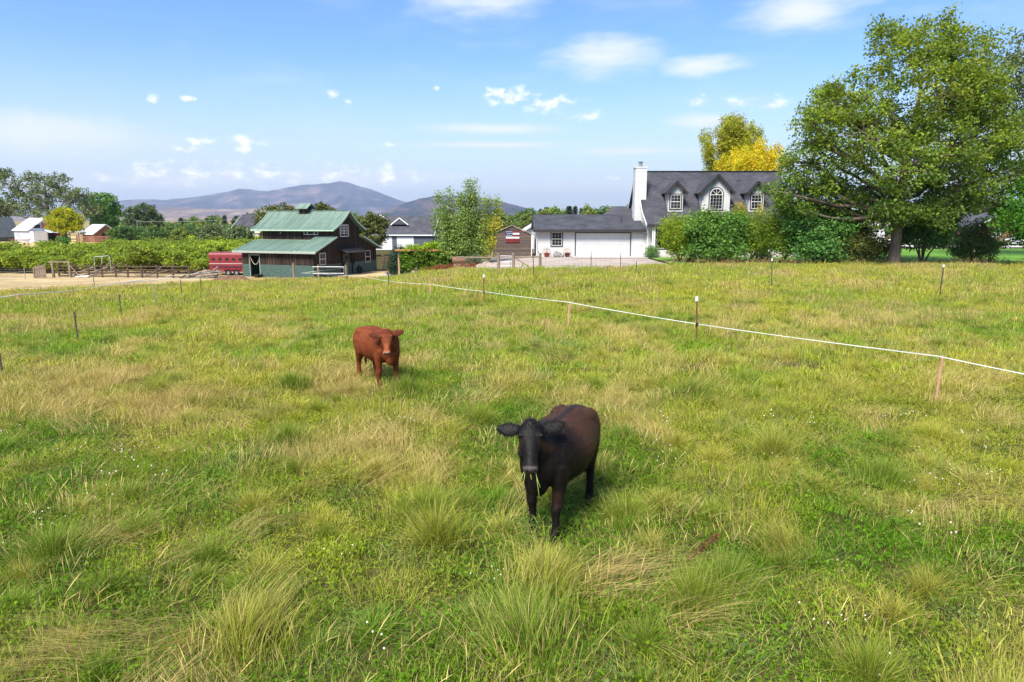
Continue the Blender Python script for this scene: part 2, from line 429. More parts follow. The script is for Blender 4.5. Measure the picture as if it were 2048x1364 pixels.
# ------------------------------------------------------------------ ground
def ground_mat():
    m = bpy.data.materials.new('meadow_soil'); m.use_nodes = True
    N, L = m.node_tree.nodes, m.node_tree.links; b = N['Principled BSDF']
    b.inputs['Roughness'].default_value = 1; b.inputs['Specular IOR Level'].default_value = .1
    g = N.new('ShaderNodeNewGeometry')
    def noise(s, d=5):
        n = N.new('ShaderNodeTexNoise'); n.inputs['Scale'].default_value = s; n.inputs['Detail'].default_value = d; L.new(g.outputs['Position'], n.inputs[0]); return n.outputs[0]
    def ramp(v, stops):
        r = N.new('ShaderNodeValToRGB'); L.new(v, r.inputs[0]); e = r.color_ramp.elements
        e[0].position, e[0].color = stops[0][0], stops[0][1] + (1,); e[1].position, e[1].color = stops[-1][0], stops[-1][1] + (1,)
        for p, c in stops[1:-1]:
            q = e.new(p); q.color = c + (1,)
        return r.outputs[0]
    near = ramp(noise(1.3, 8), [(.3, (.030, .032, .010)), (.5, (.055, .055, .016)), (.7, (.10, .08, .032))])
    far = ramp(noise(.004, 6), [(.35, (.12, .15, .05)), (.5, (.30, .22, .11)), (.65, (.14, .17, .06))])
    sp = N.new('ShaderNodeSeparateXYZ'); L.new(g.outputs['Position'], sp.inputs[0])
    mr = N.new('ShaderNodeMapRange'); L.new(sp.outputs[1], mr.inputs[0]); mr.inputs[1].default_value = 110; mr.inputs[2].default_value = 260
    mx = N.new('ShaderNodeMix'); mx.data_type = 'RGBA'; L.new(mr.outputs[0], mx.inputs[0]); L.new(near, mx.inputs[6]); L.new(far, mx.inputs[7])
    L.new(mx.outputs[2], b.inputs['Base Color'])
    return m
M['soil'] = ground_mat()
def geo(a, b, n): return list(a + (b - a) * (np.linspace(0, 1, n) ** 3))
def tensor_sheet(name, xs, ys, zf, mat):
    X, Y = np.meshgrid(np.array(xs), np.array(ys)); Z = zf(X, Y)
    nx, ny = len(xs), len(ys)
    co = np.stack([X.ravel(), Y.ravel(), Z.ravel()], 1)
    i = np.arange(nx * ny).reshape(ny, nx)
    f = np.stack([i[:-1, :-1].ravel(), i[:-1, 1:].ravel(), i[1:, 1:].ravel(), i[1:, :-1].ravel()], 1)
    return link(bpy.data.objects.new(name, np_mesh(name, co, f, mat, smooth=True)))
xs = sorted(set(np.round([-v for v in geo(90, 17000, 22)] + list(np.arange(-90, 90.1, 1.0)) + geo(90, 17000, 22), 3)))
ys = sorted(set(np.round([-v for v in geo(14, 3000, 12)] + list(np.arange(-14, 110.1, 1.0)) + geo(110, 19000, 26), 3)))
def zg(X, Y): return T(X, Y) + (fbm(X * .35, Y * .35, 3) - .5) * .09 * np.clip((60 - np.abs(Y)) / 30, 0, 1)
ground = tensor_sheet('ground', xs, ys, zg, M['soil']); ground['kind'] = 'structure'

def strip_sheet(name, xs, lo, hi, mat, lift, rows=14, kind='structure'):
    xs = np.array(xs, float); t = np.linspace(0, 1, rows)
    lo = lo(xs) if callable(lo) else np.full(len(xs), lo); hi = hi(xs) if callable(hi) else np.full(len(xs), hi)
    X = np.repeat(xs[None], rows, 0); Y = lo[None] + (hi - lo)[None] * t[:, None]
    Z = zg(X, Y) + lift
    i = np.arange(X.size).reshape(X.shape)
    f = np.stack([i[:-1, :-1].ravel(), i[:-1, 1:].ravel(), i[1:, 1:].ravel(), i[1:, :-1].ravel()], 1)
    o = link(bpy.data.objects.new(name, np_mesh(name, np.stack([X.ravel(), Y.ravel(), Z.ravel()], 1), f, mat, smooth=True)))
    o['kind'] = kind; return o
M['dirt'] = pmat('pale_dry_dirt', (.36, .26, .12), 1, .25, .25, fine=(3.5, .22), col2=(.50, .38, .20), bump=.3)
M['gravel'] = pmat('pale_gravel', (.34, .28, .24), 1, .15, .5, fine=(22, .3), col2=(.43, .36, .31), bump=.4)
M['concrete'] = pmat('concrete', (.44, .41, .385), .9, .08, 1.0, fine=(20, .06))
M['lawn'] = pmat('mown_lawn', (.085, .22, .015), 1, .2, .3, fine=(9, .3), col2=(.15, .30, .025), bump=.5)
M['dry_grass'] = pmat('dry_straw_field', (.50, .33, .13), 1, .2, .08, fine=(1.3, .2), col2=(.60, .45, .22), bump=.4)
wob = lambda x, k=1.0: (fbm(x * .6, x * 0 + 3.3, 3) - .5) * k
strip_sheet('dirt_yard', np.arange(-75, -13.4, .7), lambda x: field_end(x) - .3 + wob(x, 2.2), lambda x: 76 + wob(x, 3), M['dirt'], .05, 40)
strip_sheet('gravel_yard', np.arange(-13.4, 11.7, .4), lambda x: field_end(x) - .2 + wob(x, 1), lambda x: np.where(x < 2, 78, 61.02), M['gravel'], .055, 24)
strip_sheet('driveway_apron', np.arange(5.2, 11.61, .4), 58.2, 61.01, M['concrete'], .09, 6)
strip_sheet('lawn', np.arange(11.9, 95, 1.0), lambda x: 50.6 + wob(x, .6), lambda x: 78 + wob(x, 3), M['lawn'], .06, 30)
strip_sheet('dry_field', np.arange(-220, -45, 2.5), lambda x: 98 + wob(x * .3, 5), lambda x: 240 + x * 0, M['dry_grass'], .06, 40)
strip_sheet('road', np.arange(20, 120, 4.0), 82.0, 89.0, M['concrete'], .06, 5)

# ------------------------------------------------------------------ mountains
def ridge(name, D, near, behind, sil, amp, seed, mat, label_kind='structure', npx=1000, nd=90):
    px = np.array([s[0] for s in sil], float); py = np.array([s[1] for s in sil], float)
    cols = np.linspace(px[0], px[-1], npx)
    h = np.interp(cols, px, py)
    k = np.ones(5) / 5; h = np.convolve(np.pad(h, 2, 'edge'), k, 'valid')
    Hs = np.maximum((440 - h) / 1408.0 * D, 0)
    th = np.arctan((cols - 1024) / 1386.0)
    dist = np.concatenate([np.linspace(D - near, D, int(nd * .72)), np.linspace(D, D + behind, int(nd * .28) + 1)[1:]])
    A, DD = np.meshgrid(th, dist)
    HH = np.repeat(Hs[None], len(dist), 0)
    t = np.where(DD < D, (DD - (D - near)) / near, 1 - .9 * (DD - D) / behind)
    prof = np.clip(t, 0, 1) ** 1.35
    X = np.tan(A) * DD; Y = DD.copy()
    s = D / 12.0
    n = fbm(X / s + seed, Y / s * .55 + seed, 5); g = np.abs(fbm(X / (s * .38) + seed * 2, Y / (s * 1.1) + seed, 4) - .5) * 2
    Z = HH * (prof - amp * (g + .35 * n) * prof * (1 - prof) * 2.6) + (fbm(cols / 22.0, cols * 0 + seed, 3)[None] - .5) * .07 * HH * prof
    Z = np.maximum(Z, -4) - 3.2
    i = np.arange(X.size).reshape(X.shape)
    f = np.stack([i[:-1, :-1].ravel(), i[:-1, 1:].ravel(), i[1:, 1:].ravel(), i[1:, :-1].ravel()], 1)
    o = link(bpy.data.objects.new(name, np_mesh(name, np.stack([X.ravel(), Y.ravel(), Z.ravel()], 1), f, mat, smooth=True)))
    o['kind'] = label_kind; return o
def hillmat(name, a, b, c, s):  # noise patches, dark and pale, imitate cloud-shadowed relief on the slopes
    m = bpy.data.materials.new(name); m.use_nodes = True
    N, L = m.node_tree.nodes, m.node_tree.links; bs = N['Principled BSDF']
    bs.inputs['Roughness'].default_value = 1; bs.inputs['Specular IOR Level'].default_value = 0
    g = N.new('ShaderNodeNewGeometry'); mp = N.new('ShaderNodeMapping'); mp.inputs['Scale'].default_value = (1, .6, 3); L.new(g.outputs['Position'], mp.inputs[0])
    n = N.new('ShaderNodeTexNoise'); n.inputs['Scale'].default_value = s; n.inputs['Detail'].default_value = 9; n.inputs['Roughness'].default_value = .62; L.new(mp.outputs[0], n.inputs[0])
    r = N.new('ShaderNodeValToRGB'); L.new(n.outputs[0], r.inputs[0]); e = r.color_ramp.elements
    e[0].position, e[0].color = .36, a + (1,); e[1].position, e[1].color = .66, c + (1,); q = e.new(.5); q.color = b + (1,)
    L.new(r.outputs[0], bs.inputs['Base Color']); return m
M['hill_far'] = hillmat('dry_mountain_far', (.010, .018, .045), (.048, .045, .075), (.19, .125, .12), .0021)  # blue of distant haze put into the hill colours, strongest here
M['hill_mid'] = hillmat('dry_foothill', (.035, .038, .05), (.15, .10, .085), (.38, .25, .16), .0018)
M['hill_near'] = hillmat('sage_hill', (.012, .022, .035), (.035, .038, .052), (.16, .10, .09), .0026)  # haze blue tinted into these base colours too
ridge('mountain', 12000, 5200, 2500, [(-900, 430), (-400, 424), (0, 419), (170, 412), (230, 402), (270, 398), (330, 399), (390, 394), (430, 389), (470, 380), (500, 378), (530, 383), (560, 379), (600, 370), (650, 366), (690, 363), (720, 370), (760, 384), (805, 401), (850, 411), (950, 418), (1100, 425), (1300, 432), (2000, 434), (2900, 430)], 1.05, 3.1, M['hill_far'])
ridge('foothill', 7800, 2600, 1500, [(-500, 437), (-100, 434), (120, 431), (190, 425), (250, 418), (300, 414), (350, 413), (400, 416), (470, 418), (540, 414), (600, 417), (660, 423), (720, 430), (800, 437)], .9, 8.3, M['hill_mid'], npx=500, nd=60)
ridge('sage_hill', 6200, 2300, 1500, [(690, 439), (760, 426), (800, 408), (840, 396), (870, 390), (900, 389), (950, 392), (1000, 401), (1050, 414), (1090, 424), (1200, 432), (1400, 438)], .6, 5.7, M['hill_near'], npx=400, nd=60)

def add_haze():
    b = MB().box(-18000, 18000, -3500, 20000, -7.5, 720)
    m = bpy.data.materials.new('hazy_air'); m.use_nodes = True
    N, L = m.node_tree.nodes, m.node_tree.links
    N.remove(N['Principled BSDF'])
    pv = N.new('ShaderNodeVolumePrincipled'); pv.inputs['Color'].default_value = (.68, .81, 1, 1); pv.inputs['Density'].default_value = HAZE
    pv.inputs['Anisotropy'].default_value = .2
    L.new(pv.outputs[0], N['Material Output'].inputs['Volume'])
    o = b.build('haze', m); tag(o, 'pale blue haze over the far plain', 'haze', kind='stuff'); return o
HAZE = 7.0e-5
add_haze()

# ------------------------------------------------------------------ window helper
def window(parent, o, u, n, w, h, cols=1, rows=1, trim=None, trim_w=.09, frame=None, split=None, name='window', fw=.042, bar=.013, label=None):
    """o: lower-left corner on the wall, u: unit vector along the wall, n: outward normal. Trim > frame, glass, glazing_bar"""
    o = Vector(o); u = Vector(u); n = Vector(n); z = Vector((0, 0, 1)); frame = frame or M['trim_white']
    def pc(mb, a, b, c, d, d0, d1):     # rectangle a..b along u, c..d along z, depth d0..d1 along n
        mb.obox(o + u * (a + b) / 2 + z * (c + d) / 2 + n * (d0 + d1) / 2, u * (b - a) / 2, n * (d1 - d0) / 2, z * (d - c) / 2)
    f = MB(); pc(f, 0, fw, 0, h, .0, .06); pc(f, w - fw, w, 0, h, .0, .06); pc(f, fw, w - fw, 0, fw, .0, .06); pc(f, fw, w - fw, h - fw, h, .0, .06)
    if split: pc(f, fw, w - fw, split - fw * .6, split + fw * .6, .0, .055)
    fo = f.build(name, frame, parent)
    if label: fo['label'] = label
    g = MB(); pc(g, fw, w - fw, fw, h - fw, .004, .014); g.build('glass', M['glass'], fo)
    if cols > 1 or rows > 1:
        b = MB()
        for i in range(1, cols): x = fw + (w - 2 * fw) * i / cols; pc(b, x - bar / 2, x + bar / 2, fw, h - fw, .014, .04)
        for j in range(1, rows):
            y = fw + (h - 2 * fw) * j / rows
            if split and abs(y - split) < .05: continue
            pc(b, fw, w - fw, y - bar / 2, y + bar / 2, .015, .042)
        b.build('glazing_bar', frame, fo)
    if trim:
        t = MB(); q = trim_w
        pc(t, -q, 0, -q, h + q, .0, .045); pc(t, w, w + q, -q, h + q, .0, .045); pc(t, 0, w, h, h + q, .0, .045); pc(t, 0, w, -q, 0, .0, .045)
        t.build('window_trim', trim, fo)
    return fo

# ------------------------------------------------------------------ barn
def build_barn():
    B = thing('barn', 'dark board barn with green metal roofs and a small cupola', 'barn', (-19.1, 66, -2.42), R(-20))
    W, LN = 11.35, 8.5; c0, c1 = 3.25, 8.1; wd = M['barn_wood']; gw = M['green_wood']; gt = 1.32
    wall = MB()
    # side wall of the lean-to with its doorway (x -7.5..-6.4)
    wall.box(-LN, -7.5, 0, .12, gt, 2.75); wall.box(-6.4, 0, 0, .12, gt, 2.75); wall.box(-7.5, -6.4, 0, .12, 2.2, 2.75)
    # front gable: lean-to shoulders and tall centre
    wall.prism([(0, .121, gt), (0, W, gt), (0, W, 2.6), (0, c1, 3.88), (0, c1, 4.88), (0, 7.21, 5.30), (0, 6.41, 5.86), (0, 5.68, 6.48), (0, 4.95, 5.86), (0, 4.15, 5.30), (0, c0, 4.82), (0, c0, 3.9), (0, .121, 2.72)], (-.12, 0, 0))
    wall.prism([(-LN, .121, gt), (-LN, W, gt), (-LN, W, 2.6), (-LN, c1, 3.85), (-LN, c1, 4.85), (-LN, 7.21, 5.30), (-LN, 6.41, 5.86), (-LN, 5.68, 6.48), (-LN, 4.95, 5.86), (-LN, 4.15, 5.30), (-LN, c0, 4.8), (-LN, c0, 3.5), (-LN, .121, 2.66)], (.12, 0, 0))
    wall.box(-LN + .121, -.121, c0, c0 + .12, 3.0, 4.95); wall.box(-LN + .121, -.121, c1 - .12, c1, 3.0, 4.95)
    wall.box(-LN, 0, W, W + .12, gt, 2.7)
    wall.build('wall', wd, B)
    bt = MB()
    k = -LN + .12
    while k < -.05:
        z0 = gt if not (-7.55 < k < -6.35) else 2.25
        bt.box(k - .02, k + .02, -.03, -.001, z0, 2.7)
        bt.box(k - .02, k + .02, c0 - .03, c0 - .001, 3.5, 4.8); k += .27
    k = .2
    while k < W:
        if k < c0 or k > c1: top = 2.7 + (min(k, W - k) / 3.25) * 1.25
        else: top = 4.85 + (1 - abs(k - 5.68) / 2.43) * 1.5
        if not (5.0 < k < 6.02): bt.box(.001, .03, k - .02, k + .02, gt, top)
        else: bt.box(.001, .03, k - .02, k + .02, 2.3, top)
        k += .27
    bt.build('batten', wd, B, kind='stuff')
    # green horizontal boards below
    base = MB()
    base.box(-LN, -7.5, -.02, .10, 0, gt); base.box(-6.4, 0, -.02, .10, 0, gt)
    base.box(-.10, .02, .101, 4.98, 0, gt); base.box(-.10, .02, 6.04, W, 0, gt); base.box(-LN - .02, -LN + .1, .101, W, 0, gt); base.box(-LN, 0, W + .0, W + .14, 0, gt)
    base.build('base_wall', gw, B)
    lap = MB()
    for i in range(7):
        z = .03 + i * .185
        lap.obox((-7.99, -.032, z + .085), (.46, 0, 0), (0, .008, .002), (0, -.006, .085))
        lap.obox((-3.2, -.032, z + .085), (3.2, 0, 0), (0, .008, .002), (0, -.006, .085))
        lap.obox((.032, 2.5, z + .085), (.008, 0, .002), (0, 2.48, 0), (.006, 0, .085))
        lap.obox((.032, 8.7, z + .085), (.008, 0, .002), (0, 2.64, 0), (.006, 0, .085))
    lap.build('lap_board', gw, B, kind='stuff')
    tr = MB(); tr.box(-7.62, -7.5, -.05, .0, 0, 2.32); tr.box(-6.4, -6.28, -.05, .0, 0, 2.32); tr.box(-7.5, -6.4, -.05, .0, 2.2, 2.32); tr.build('doorway_frame', pmat('pale_green_trim', (.17, .22, .18), .8, .2, 5), B)
    t2 = MB(); t2.box(.001, .05, c0, c1 + .0, 3.93, 4.03); t2.build('band_board', wd, B)
    # roofs: sheets with thickness, extruded along x
    def roof(name, prof, x0, x1, th=.07, ribs=True):
        low = [(p[0], p[1] - th) for p in prof]
        m = MB(); n = len(prof)
        for i in range(n - 1):
            a, b = prof[i], prof[i + 1]; c, d = low[i + 1], low[i]
            m.prism([(x0, a[0], a[1]), (x0, b[0], b[1]), (x0, c[0], c[1]), (x0, d[0], d[1])], (x1 - x0, 0, 0))
        o = m.build(name, M['green_metal'], B)
        if ribs:
            r = MB(); x = x0 + .12
            while x < x1 - .05:
                for i in range(n - 1):
                    a, b = prof[i], prof[i + 1]
                    r.beam((x, a[0], a[1] + .012), (x, b[0], b[1] + .012), .035, .03)
                x += .30
            r.build('roof_rib', M['green_metal'], o, kind='stuff')
        e = MB()
        for (x, y0) in ((x0, 0), (x1, 0)):
            for i in range(n - 1):
                a, b = prof[i], prof[i + 1]
                e.beam((x, a[0], a[1] - .03), (x, b[0], b[1] - .03), .045, .15)
        for p in (prof[0], prof[-1]):
            e.beam((x0, p[0], p[1] - .04), (x1, p[0], p[1] - .04), .045, .13)
        e.build('roof_edge', M['green_edge'], o); return o
    up = [(2.62, 4.68), (3.35, 4.99), (4.15, 5.42), (4.95, 5.98), (5.68, 6.62), (6.41, 5.98), (7.21, 5.42), (8.0, 4.99), (8.74, 4.68)]
    roof('upper_roof', up, -9.5, .6)
    cap = MB(); cap.beam((-9.5, 5.68, 6.645), (.6, 5.68, 6.645), .22, .04); cap.build('ridge_cap', M['green_metal'], B)
    roof('lean_to_roof', [(-.45, 2.64), (3.24, 3.66)], -9.3, -1.92)
    roof('lean_to_roof', [(-.45, 2.66), (3.24, 4.02)], -1.88, .6)
    roof('lean_to_roof', [(W + .5, 2.6), (c1 + .01, 4.0)], -9.3, .6)
    fl = MB(); fl.beam((-9.3, -.48, 2.55), (.6, -.48, 2.55), .05, .16); fl.build('fascia', pmat('grey_fascia', (.30, .31, .27), .7, .1, 3), B)
    # cupola
    cu = MB(); cu.box(-5.3, -4.35, 5.28, 6.08, 6.1, 6.95); cu.build('cupola', wd, B)
    cr = MB()
    for sgn in (-1, 1):
        cr.prism([(-5.62, 5.68, 7.38), (-5.62, 5.68 + sgn * .78, 6.86), (-5.62, 5.68 + sgn * .78, 6.80), (-5.62, 5.68, 7.32)], (1.58, 0, 0))
    cr.build('cupola_roof', M['green_metal'], B)
    cg = MB(); cg.prism([(-4.5, 5.1, 6.9), (-4.5, 6.26, 6.9), (-4.5, 5.68, 7.3)], (-.7, 0, 0)); cg.build('cupola_gable', wd, B)
    # windows and doors
    window(B, (.0, 4.58, 3.98), (0, 1, 0), (1, 0, 0), 1.52, 1.22, 2, 4, fw=.07, bar=.035)
    window(B, (0, .9, 1.32), (0, 1, 0), (1, 0, 0), 1.05, 1.18, 1, 1, split=.58, fw=.07, frame=pmat('cream_frame', (.55, .50, .42), .7, .1, 4))
    window(B, (0, 9.12, 1.12), (0, 1, 0), (1, 0, 0), 1.08, 1.3, 1, 1, split=.62, fw=.07, frame=pmat('tan_frame', (.50, .40, .28), .7, .1, 4))
    wn = window(B, (-3.35, c0, 4.2), (1, 0, 0), (0, -1, 0), 1.72, .62, 1, 1, fw=.06)
    [MB().box(q, q + .08, c0 - .07, c0 - .015, 4.24, 4.78).build('mullion', M['trim_white'], wn) for q in (-2.95, -2.12)]
    d = MB(); d.box(-.08, .03, 5.0, 6.02, 0, 2.2); do = d.build('door', gw, B)
    gp = MB(); gp.box(.031, .045, 5.2, 5.82, 1.15, 2.02); gp.build('glass', M['glass'], do)
    lt = MB(); lt.box(.02, .05, 4.95, 5.02, 0, 2.25); lt.box(.02, .05, 6.0, 6.07, 0, 2.25); lt.build('door_frame', M['dark_trim'], do)
    # awning over the door
    aw = MB(); aw.obox((.62, 5.65, 2.66), (.66, 0, -.26), (0, 1.78, 0), (.01, 0, .025)); ao = aw.build('awning', M['metal_dark'], B)
    ar = MB()
    for i in range(9): ar.obox((.62, 3.95 + i * .425, 2.70), (.66, 0, -.26), (0, .02, 0), (.01, 0, .03))
    ar.build('awning_rib', M['metal_dark'], ao, kind='stuff')
    for y in (4.7, 6.5):
        br = MB(); br.beam((.05, y, 0.9), (1.05, y, 2.42), .1, .1); br.beam((.1, y, 0), (.1, y, 2.6), .12, .12); br.build('awning_bracket', M['barn_wood'], B)
    rp = MB(); pts = [(-7.48 + 1.06 * t, -.02, 1.75 - .62 * (1 - (2 * t - 1.25) ** 2) * (1 if t < .62 else 1) + .30 * t) for t in np.linspace(0, 1, 12)]
    rp.tube(pts, .03, 5); rp.build('rope', pmat('pale_rope', (.45, .36, .26), .9, .1, 9), B)
    lm = MB(); lm.ball((-6.2, c0 - .06, 4.35), .07, 8, 5); lm.build('wall_lamp', M['trim_white'], B)
    return B
build_barn()
o = MB().torus((0, 0, 0), (1, 0, .12), .30, .11, 22, 8).build('tire', M['black'], smooth=True)
bp_ = Matrix.Rotation(R(-20), 3, 'Z')
def barn_pt(x, y, z): v = bp_ @ Vector((x, y, z)); return (-19.1 + v.x, 66 + v.y, -2.42 + v.z)
o.location = barn_pt(.22, 7.75, .46); o.rotation_euler = (0, 0, R(-20)); tag(o, 'black rubber tire leaning on the barn wall right of its door', 'tire')
tub = MB().lathe([(.02, .0), (.36, .0), (.45, .3), (.47, .34), (.43, .34), (.36, .05), (.02, .05)], 16).build('feed_tub', M['black'], smooth=True)
tub.location = barn_pt(-6.0, -.75, .04); tag(tub, 'low black rubber feed tub outside the barn doorway', 'tub')

# ------------------------------------------------------------------ house with garage wing
def build_house():
    Hh = thing('house', 'white house with dark shingle roof, three dormers and garage wing', 'house', (11.7, 60, .02))
    ox, oy = 11.7, 60.0
    si = M['siding']; sh = M['shingle']; dk = M['dark_trim']
    Lx = lambda x: x - ox
    Ly = lambda y: y - oy
    # garage wing: x 2.16..11.7, y 61..69
    g = MB()
    gx0, gx1, gy0, gy1 = Lx(2.16), Lx(11.85), Ly(61.0), Ly(69.0)
    d0, d1 = Lx(5.63), Lx(10.47)
    g.box(gx0, d0, gy0, gy0 + .15, 0, 2.42); g.box(d1, gx1, gy0, gy0 + .15, 0, 2.42); g.box(d0, d1, gy0, gy0 + .15, 2.10, 2.42)
    g.prism([(gx0, gy0 + .151, 0), (gx0, gy1, 0), (gx0, gy1, 2.42), (gx0, (gy0 + gy1) / 2, 3.62), (gx0, gy0 + .151, 2.42)], (.15, 0, 0))
    g.build('garage_wall', si, Hh)
    dr = MB(); n = 4
    dp = MB(); dp.box(d0, d1, gy0 + .10, gy0 + .14, 0.0, 2.1); do = dp.build('garage_door', M['white'], Hh)
    for i in range(n):
        p = MB(); z0 = .02 + i * .52; p.box(d0 + .03, d1 - .03, gy0 + .065, gy0 + .099, z0 + .014, z0 + .506); p.build('panel', M['white'], do)
    t = MB(); t.box(d0 - .07, d0, gy0 - .03, gy0 + .05, 0, 2.1); t.box(d1, d1 + .07, gy0 - .03, gy0 + .05, 0, 2.1); t.box(d0 - .07, d1 + .07, gy0 - .03, gy0 + .05, 2.1, 2.19); t.build('garage_door_trim', dk, Hh)
    window(Hh, (Lx(3.5), gy0, 1.0), (1, 0, 0), (0, -1, 0), .92, 1.16, 3, 4, trim=dk, split=.58, trim_w=.09)
    pd = MB(); pd.box(Lx(10.72), Lx(11.6), gy0 - .03, gy0 - .002, .02, 2.05); pdo = pd.build('side_door', M['white'], Hh)
    MB().ball((Lx(11.5), gy0 - .06, 1.0), .04, 8, 5).build('handle', M['metal_dark'], pdo)
    lampm = MB().box(Lx(4.85), Lx(5.05), gy0 - .12, gy0 - .001, 2.1, 2.24).build('wall_lamp', M['galv'], Hh)
    def gable_roof(name, x0, x1, prof, th=.12):
        m = MB()
        for i in range(len(prof) - 1):
            a, b = prof[i], prof[i + 1]
            m.prism([(x0, a[0], a[1]), (x0, b[0], b[1]), (x0, b[0], b[1] - th), (x0, a[0], a[1] - th)], (x1 - x0, 0, 0))
        o = m.build(name, sh, Hh); return o
    ge, gr = Ly(60.45), (gy0 + gy1) / 2
    gR = gable_roof('garage_roof', Lx(1.9), Lx(11.75), [(ge, 2.40), (gr, 3.74), (gy1 + .5, 2.40)])
    f = MB(); f.box(Lx(1.9), Lx(11.75), ge - .05, ge - .001, 2.18, 2.42); f.beam((Lx(1.89), ge, 2.31), (Lx(1.89), gr, 3.66), .05, .2); f.build('fascia', dk, gR)
    v = MB(); v.lathe([(.045, 0), (.045, .48), (.06, .48), (.06, .55), (.045, .55)], 8, (Lx(9.85), Ly(62.6), 2.9)); v.build('vent_pipe', M['metal_dark'], gR)
    ds = MB(); ds.tube([(gx0 + .05, gy0 - .12, 2.2), (gx0 + .05, gy0 - .08, .1)], .04, 6); ds.build('downspout', M['trim_white'], Hh)
    # rear wing roof seen over the garage
    rw = MB(); rw.prism([(Lx(8.0), Ly(66), 3.2), (Lx(12.5), Ly(66), 3.2), (Lx(12.5), Ly(70), 4.6), (Lx(10.2), Ly(70), 4.6)], (0, .05, -.12)); 
    rw.build('rear_roof', M['shingle_far'], Hh)
    rb = MB(); rb.box(Lx(8.6), Lx(12.5), Ly(69.2), Ly(76), 0, 3.1); rb.build('rear_wall', si, Hh)
    # main block: x 11.85..24.8, y 60.5..72
    mx0, mx1 = Lx(11.88), Lx(24.9); fy = Ly(60.75); by = Ly(71.4)
    prof = [(Ly(59.6), 2.86), (Ly(61.95), 3.98), (Ly(66.0), 7.72), (Ly(70.05), 3.98), (Ly(72.4), 2.86)]
    w = MB(); w.box(mx0 + .15, mx1 - .15, fy, fy + .15, 0, 3.0)
    gp_ = [(fy + .001, 0), (by, 0), (by, 3.1), (Ly(70.0), 3.82), (Ly(66), 7.5), (Ly(62.0), 3.82), (fy, 3.1)]
    for xx, off in ((mx0, .15), (mx1, -.15)):
        w.prism([(xx, p[0], p[1]) for p in gp_], (off, 0, 0))
    w.box(mx0 + .15, mx1 - .15, by - .15, by, 0, 3.0)
    w.build('wall', si, Hh)
    corner = MB(); corner.box(mx0 - .03, mx0 + .12, fy - .03, fy + .0, 0, 2.95); corner.build('corner_board', M['trim_white'], Hh)
    Rf = gable_roof('main_roof', Lx(11.62), Lx(25.15), prof, .14)
    fa = MB(); fa.box(Lx(11.62), Lx(25.15), prof[0][0] - .06, prof[0][0] - .001, 2.64, 2.87)
    fa.build('fascia', dk, Rf)
    for i in range(2):
        a, b = prof[i], prof[i + 1]
    rk = MB()
    for i in range(4):
        a, b = prof[i], prof[i + 1]; rk.beam((Lx(11.6), a[0], a[1] - .1), (Lx(11.6), b[0], b[1] - .1), .05, .2)
    rk.build('rake_board', M['trim_white'], Rf)
    rc = MB(); rc.beam((Lx(11.62), Ly(66), 7.75), (Lx(25.15), Ly(66), 7.75), .3, .05); rc.build('ridge_cap', sh, Rf)
    for xx in (12.35, 15.6, 18.9, 22.2, 24.7):
        MB().box(Lx(xx) - .07, Lx(xx) + .07, Ly(59.9) - .07, Ly(59.9) + .07, 0, 2.78).build('porch_post', M['trim_white'], Hh)
    MB().box(Lx(11.7), Lx(25.0), Ly(59.7), Ly(60.74), 0, .16).build('porch_floor', M['concrete'], Hh)
    window(Hh, (Lx(12.75), fy, .75), (1, 0, 0), (0, -1, 0), 1.2, 1.6, 2, 2, trim=dk, trim_w=.08)
    window(Hh, (Lx(20.2), fy, .75), (1, 0, 0), (0, -1, 0), 1.5, 1.6, 2, 2, trim=dk, trim_w=.08)
    fd = MB(); fd.box(Lx(17.6), Lx(18.6), fy - .05, fy - .001, .17, 2.25); fd.build('front_door', dk, Hh)
    dsp = MB(); dsp.tube([(Lx(12.35), Ly(59.7), 2.7), (Lx(12.2), Ly(59.85), 2.45), (Lx(12.2), Ly(59.8), .1)], .05, 6); dsp.build('downspout', M['trim_white'], Hh)
    # chimney
    ch = MB(); ch.box(Lx(11.12), Lx(12.15), Ly(63.1), Ly(64.25), 2.4, 7.85); cho = ch.build('chimney', si, Hh)
    MB().box(Lx(11.07), Lx(12.2), Ly(63.05), Ly(64.3), 7.85, 7.93).build('chimney_cap', M['trim_white'], cho)
    MB().lathe([(.16, 7.93), (.16, 8.25), (.12, 8.25), (.12, 8.33), (.24, 8.33), (.26, 8.42), (.05, 8.46)], 10, (Lx(11.65), Ly(63.65), 0)).build('flue', M['galv'], cho)
    # dormers
    def dormer(x0, x1, zpk, arch):
        dm = bpy.data.objects.new('dormer', None); link(dm, Hh)
        fyd = Ly(61.93); ze = 5.93; xm = (x0 + x1) / 2; zb = 3.90
        sl = (7.72 - 3.98) / (66.0 - 61.95)
        w_ = MB(); hw = (x1 - x0) / 2
        zt = zpk - .12
        w_.prism([(x0, fyd, zb), (x1, fyd, zb), (x1, fyd, ze), (xm, fyd, zt), (x0, fyd, ze)], (0, .1, 0))
        ymid = fyd + (ze - 3.98) / sl + .1
        for xx, off in ((x0, .1), (x1, -.1)):
            w_.prism([(xx, fyd + .101, zb), (xx, fyd + .101, ze), (xx, ymid, ze)], (off, 0, 0))
        w_.build('wall', si, dm)
        ovh = .30; f0 = fyd - .38; slope = (zpk - ze) / hw
        r_ = MB(); zlo = zpk - slope * (hw + ovh)
        yb = fyd + (zpk - 3.98) / sl + .15; ylo = fyd + (zlo - 3.98) / sl + .12
        for sgn in (-1, 1):
            r_.prism([(xm, f0, zpk), (xm + sgn * (hw + ovh), f0, zlo), (xm + sgn * (hw + ovh), ylo, zlo), (xm, yb, zpk)], (0, 0, -.07))
        ro = r_.build('dormer_roof', sh, dm)
        fc = MB()
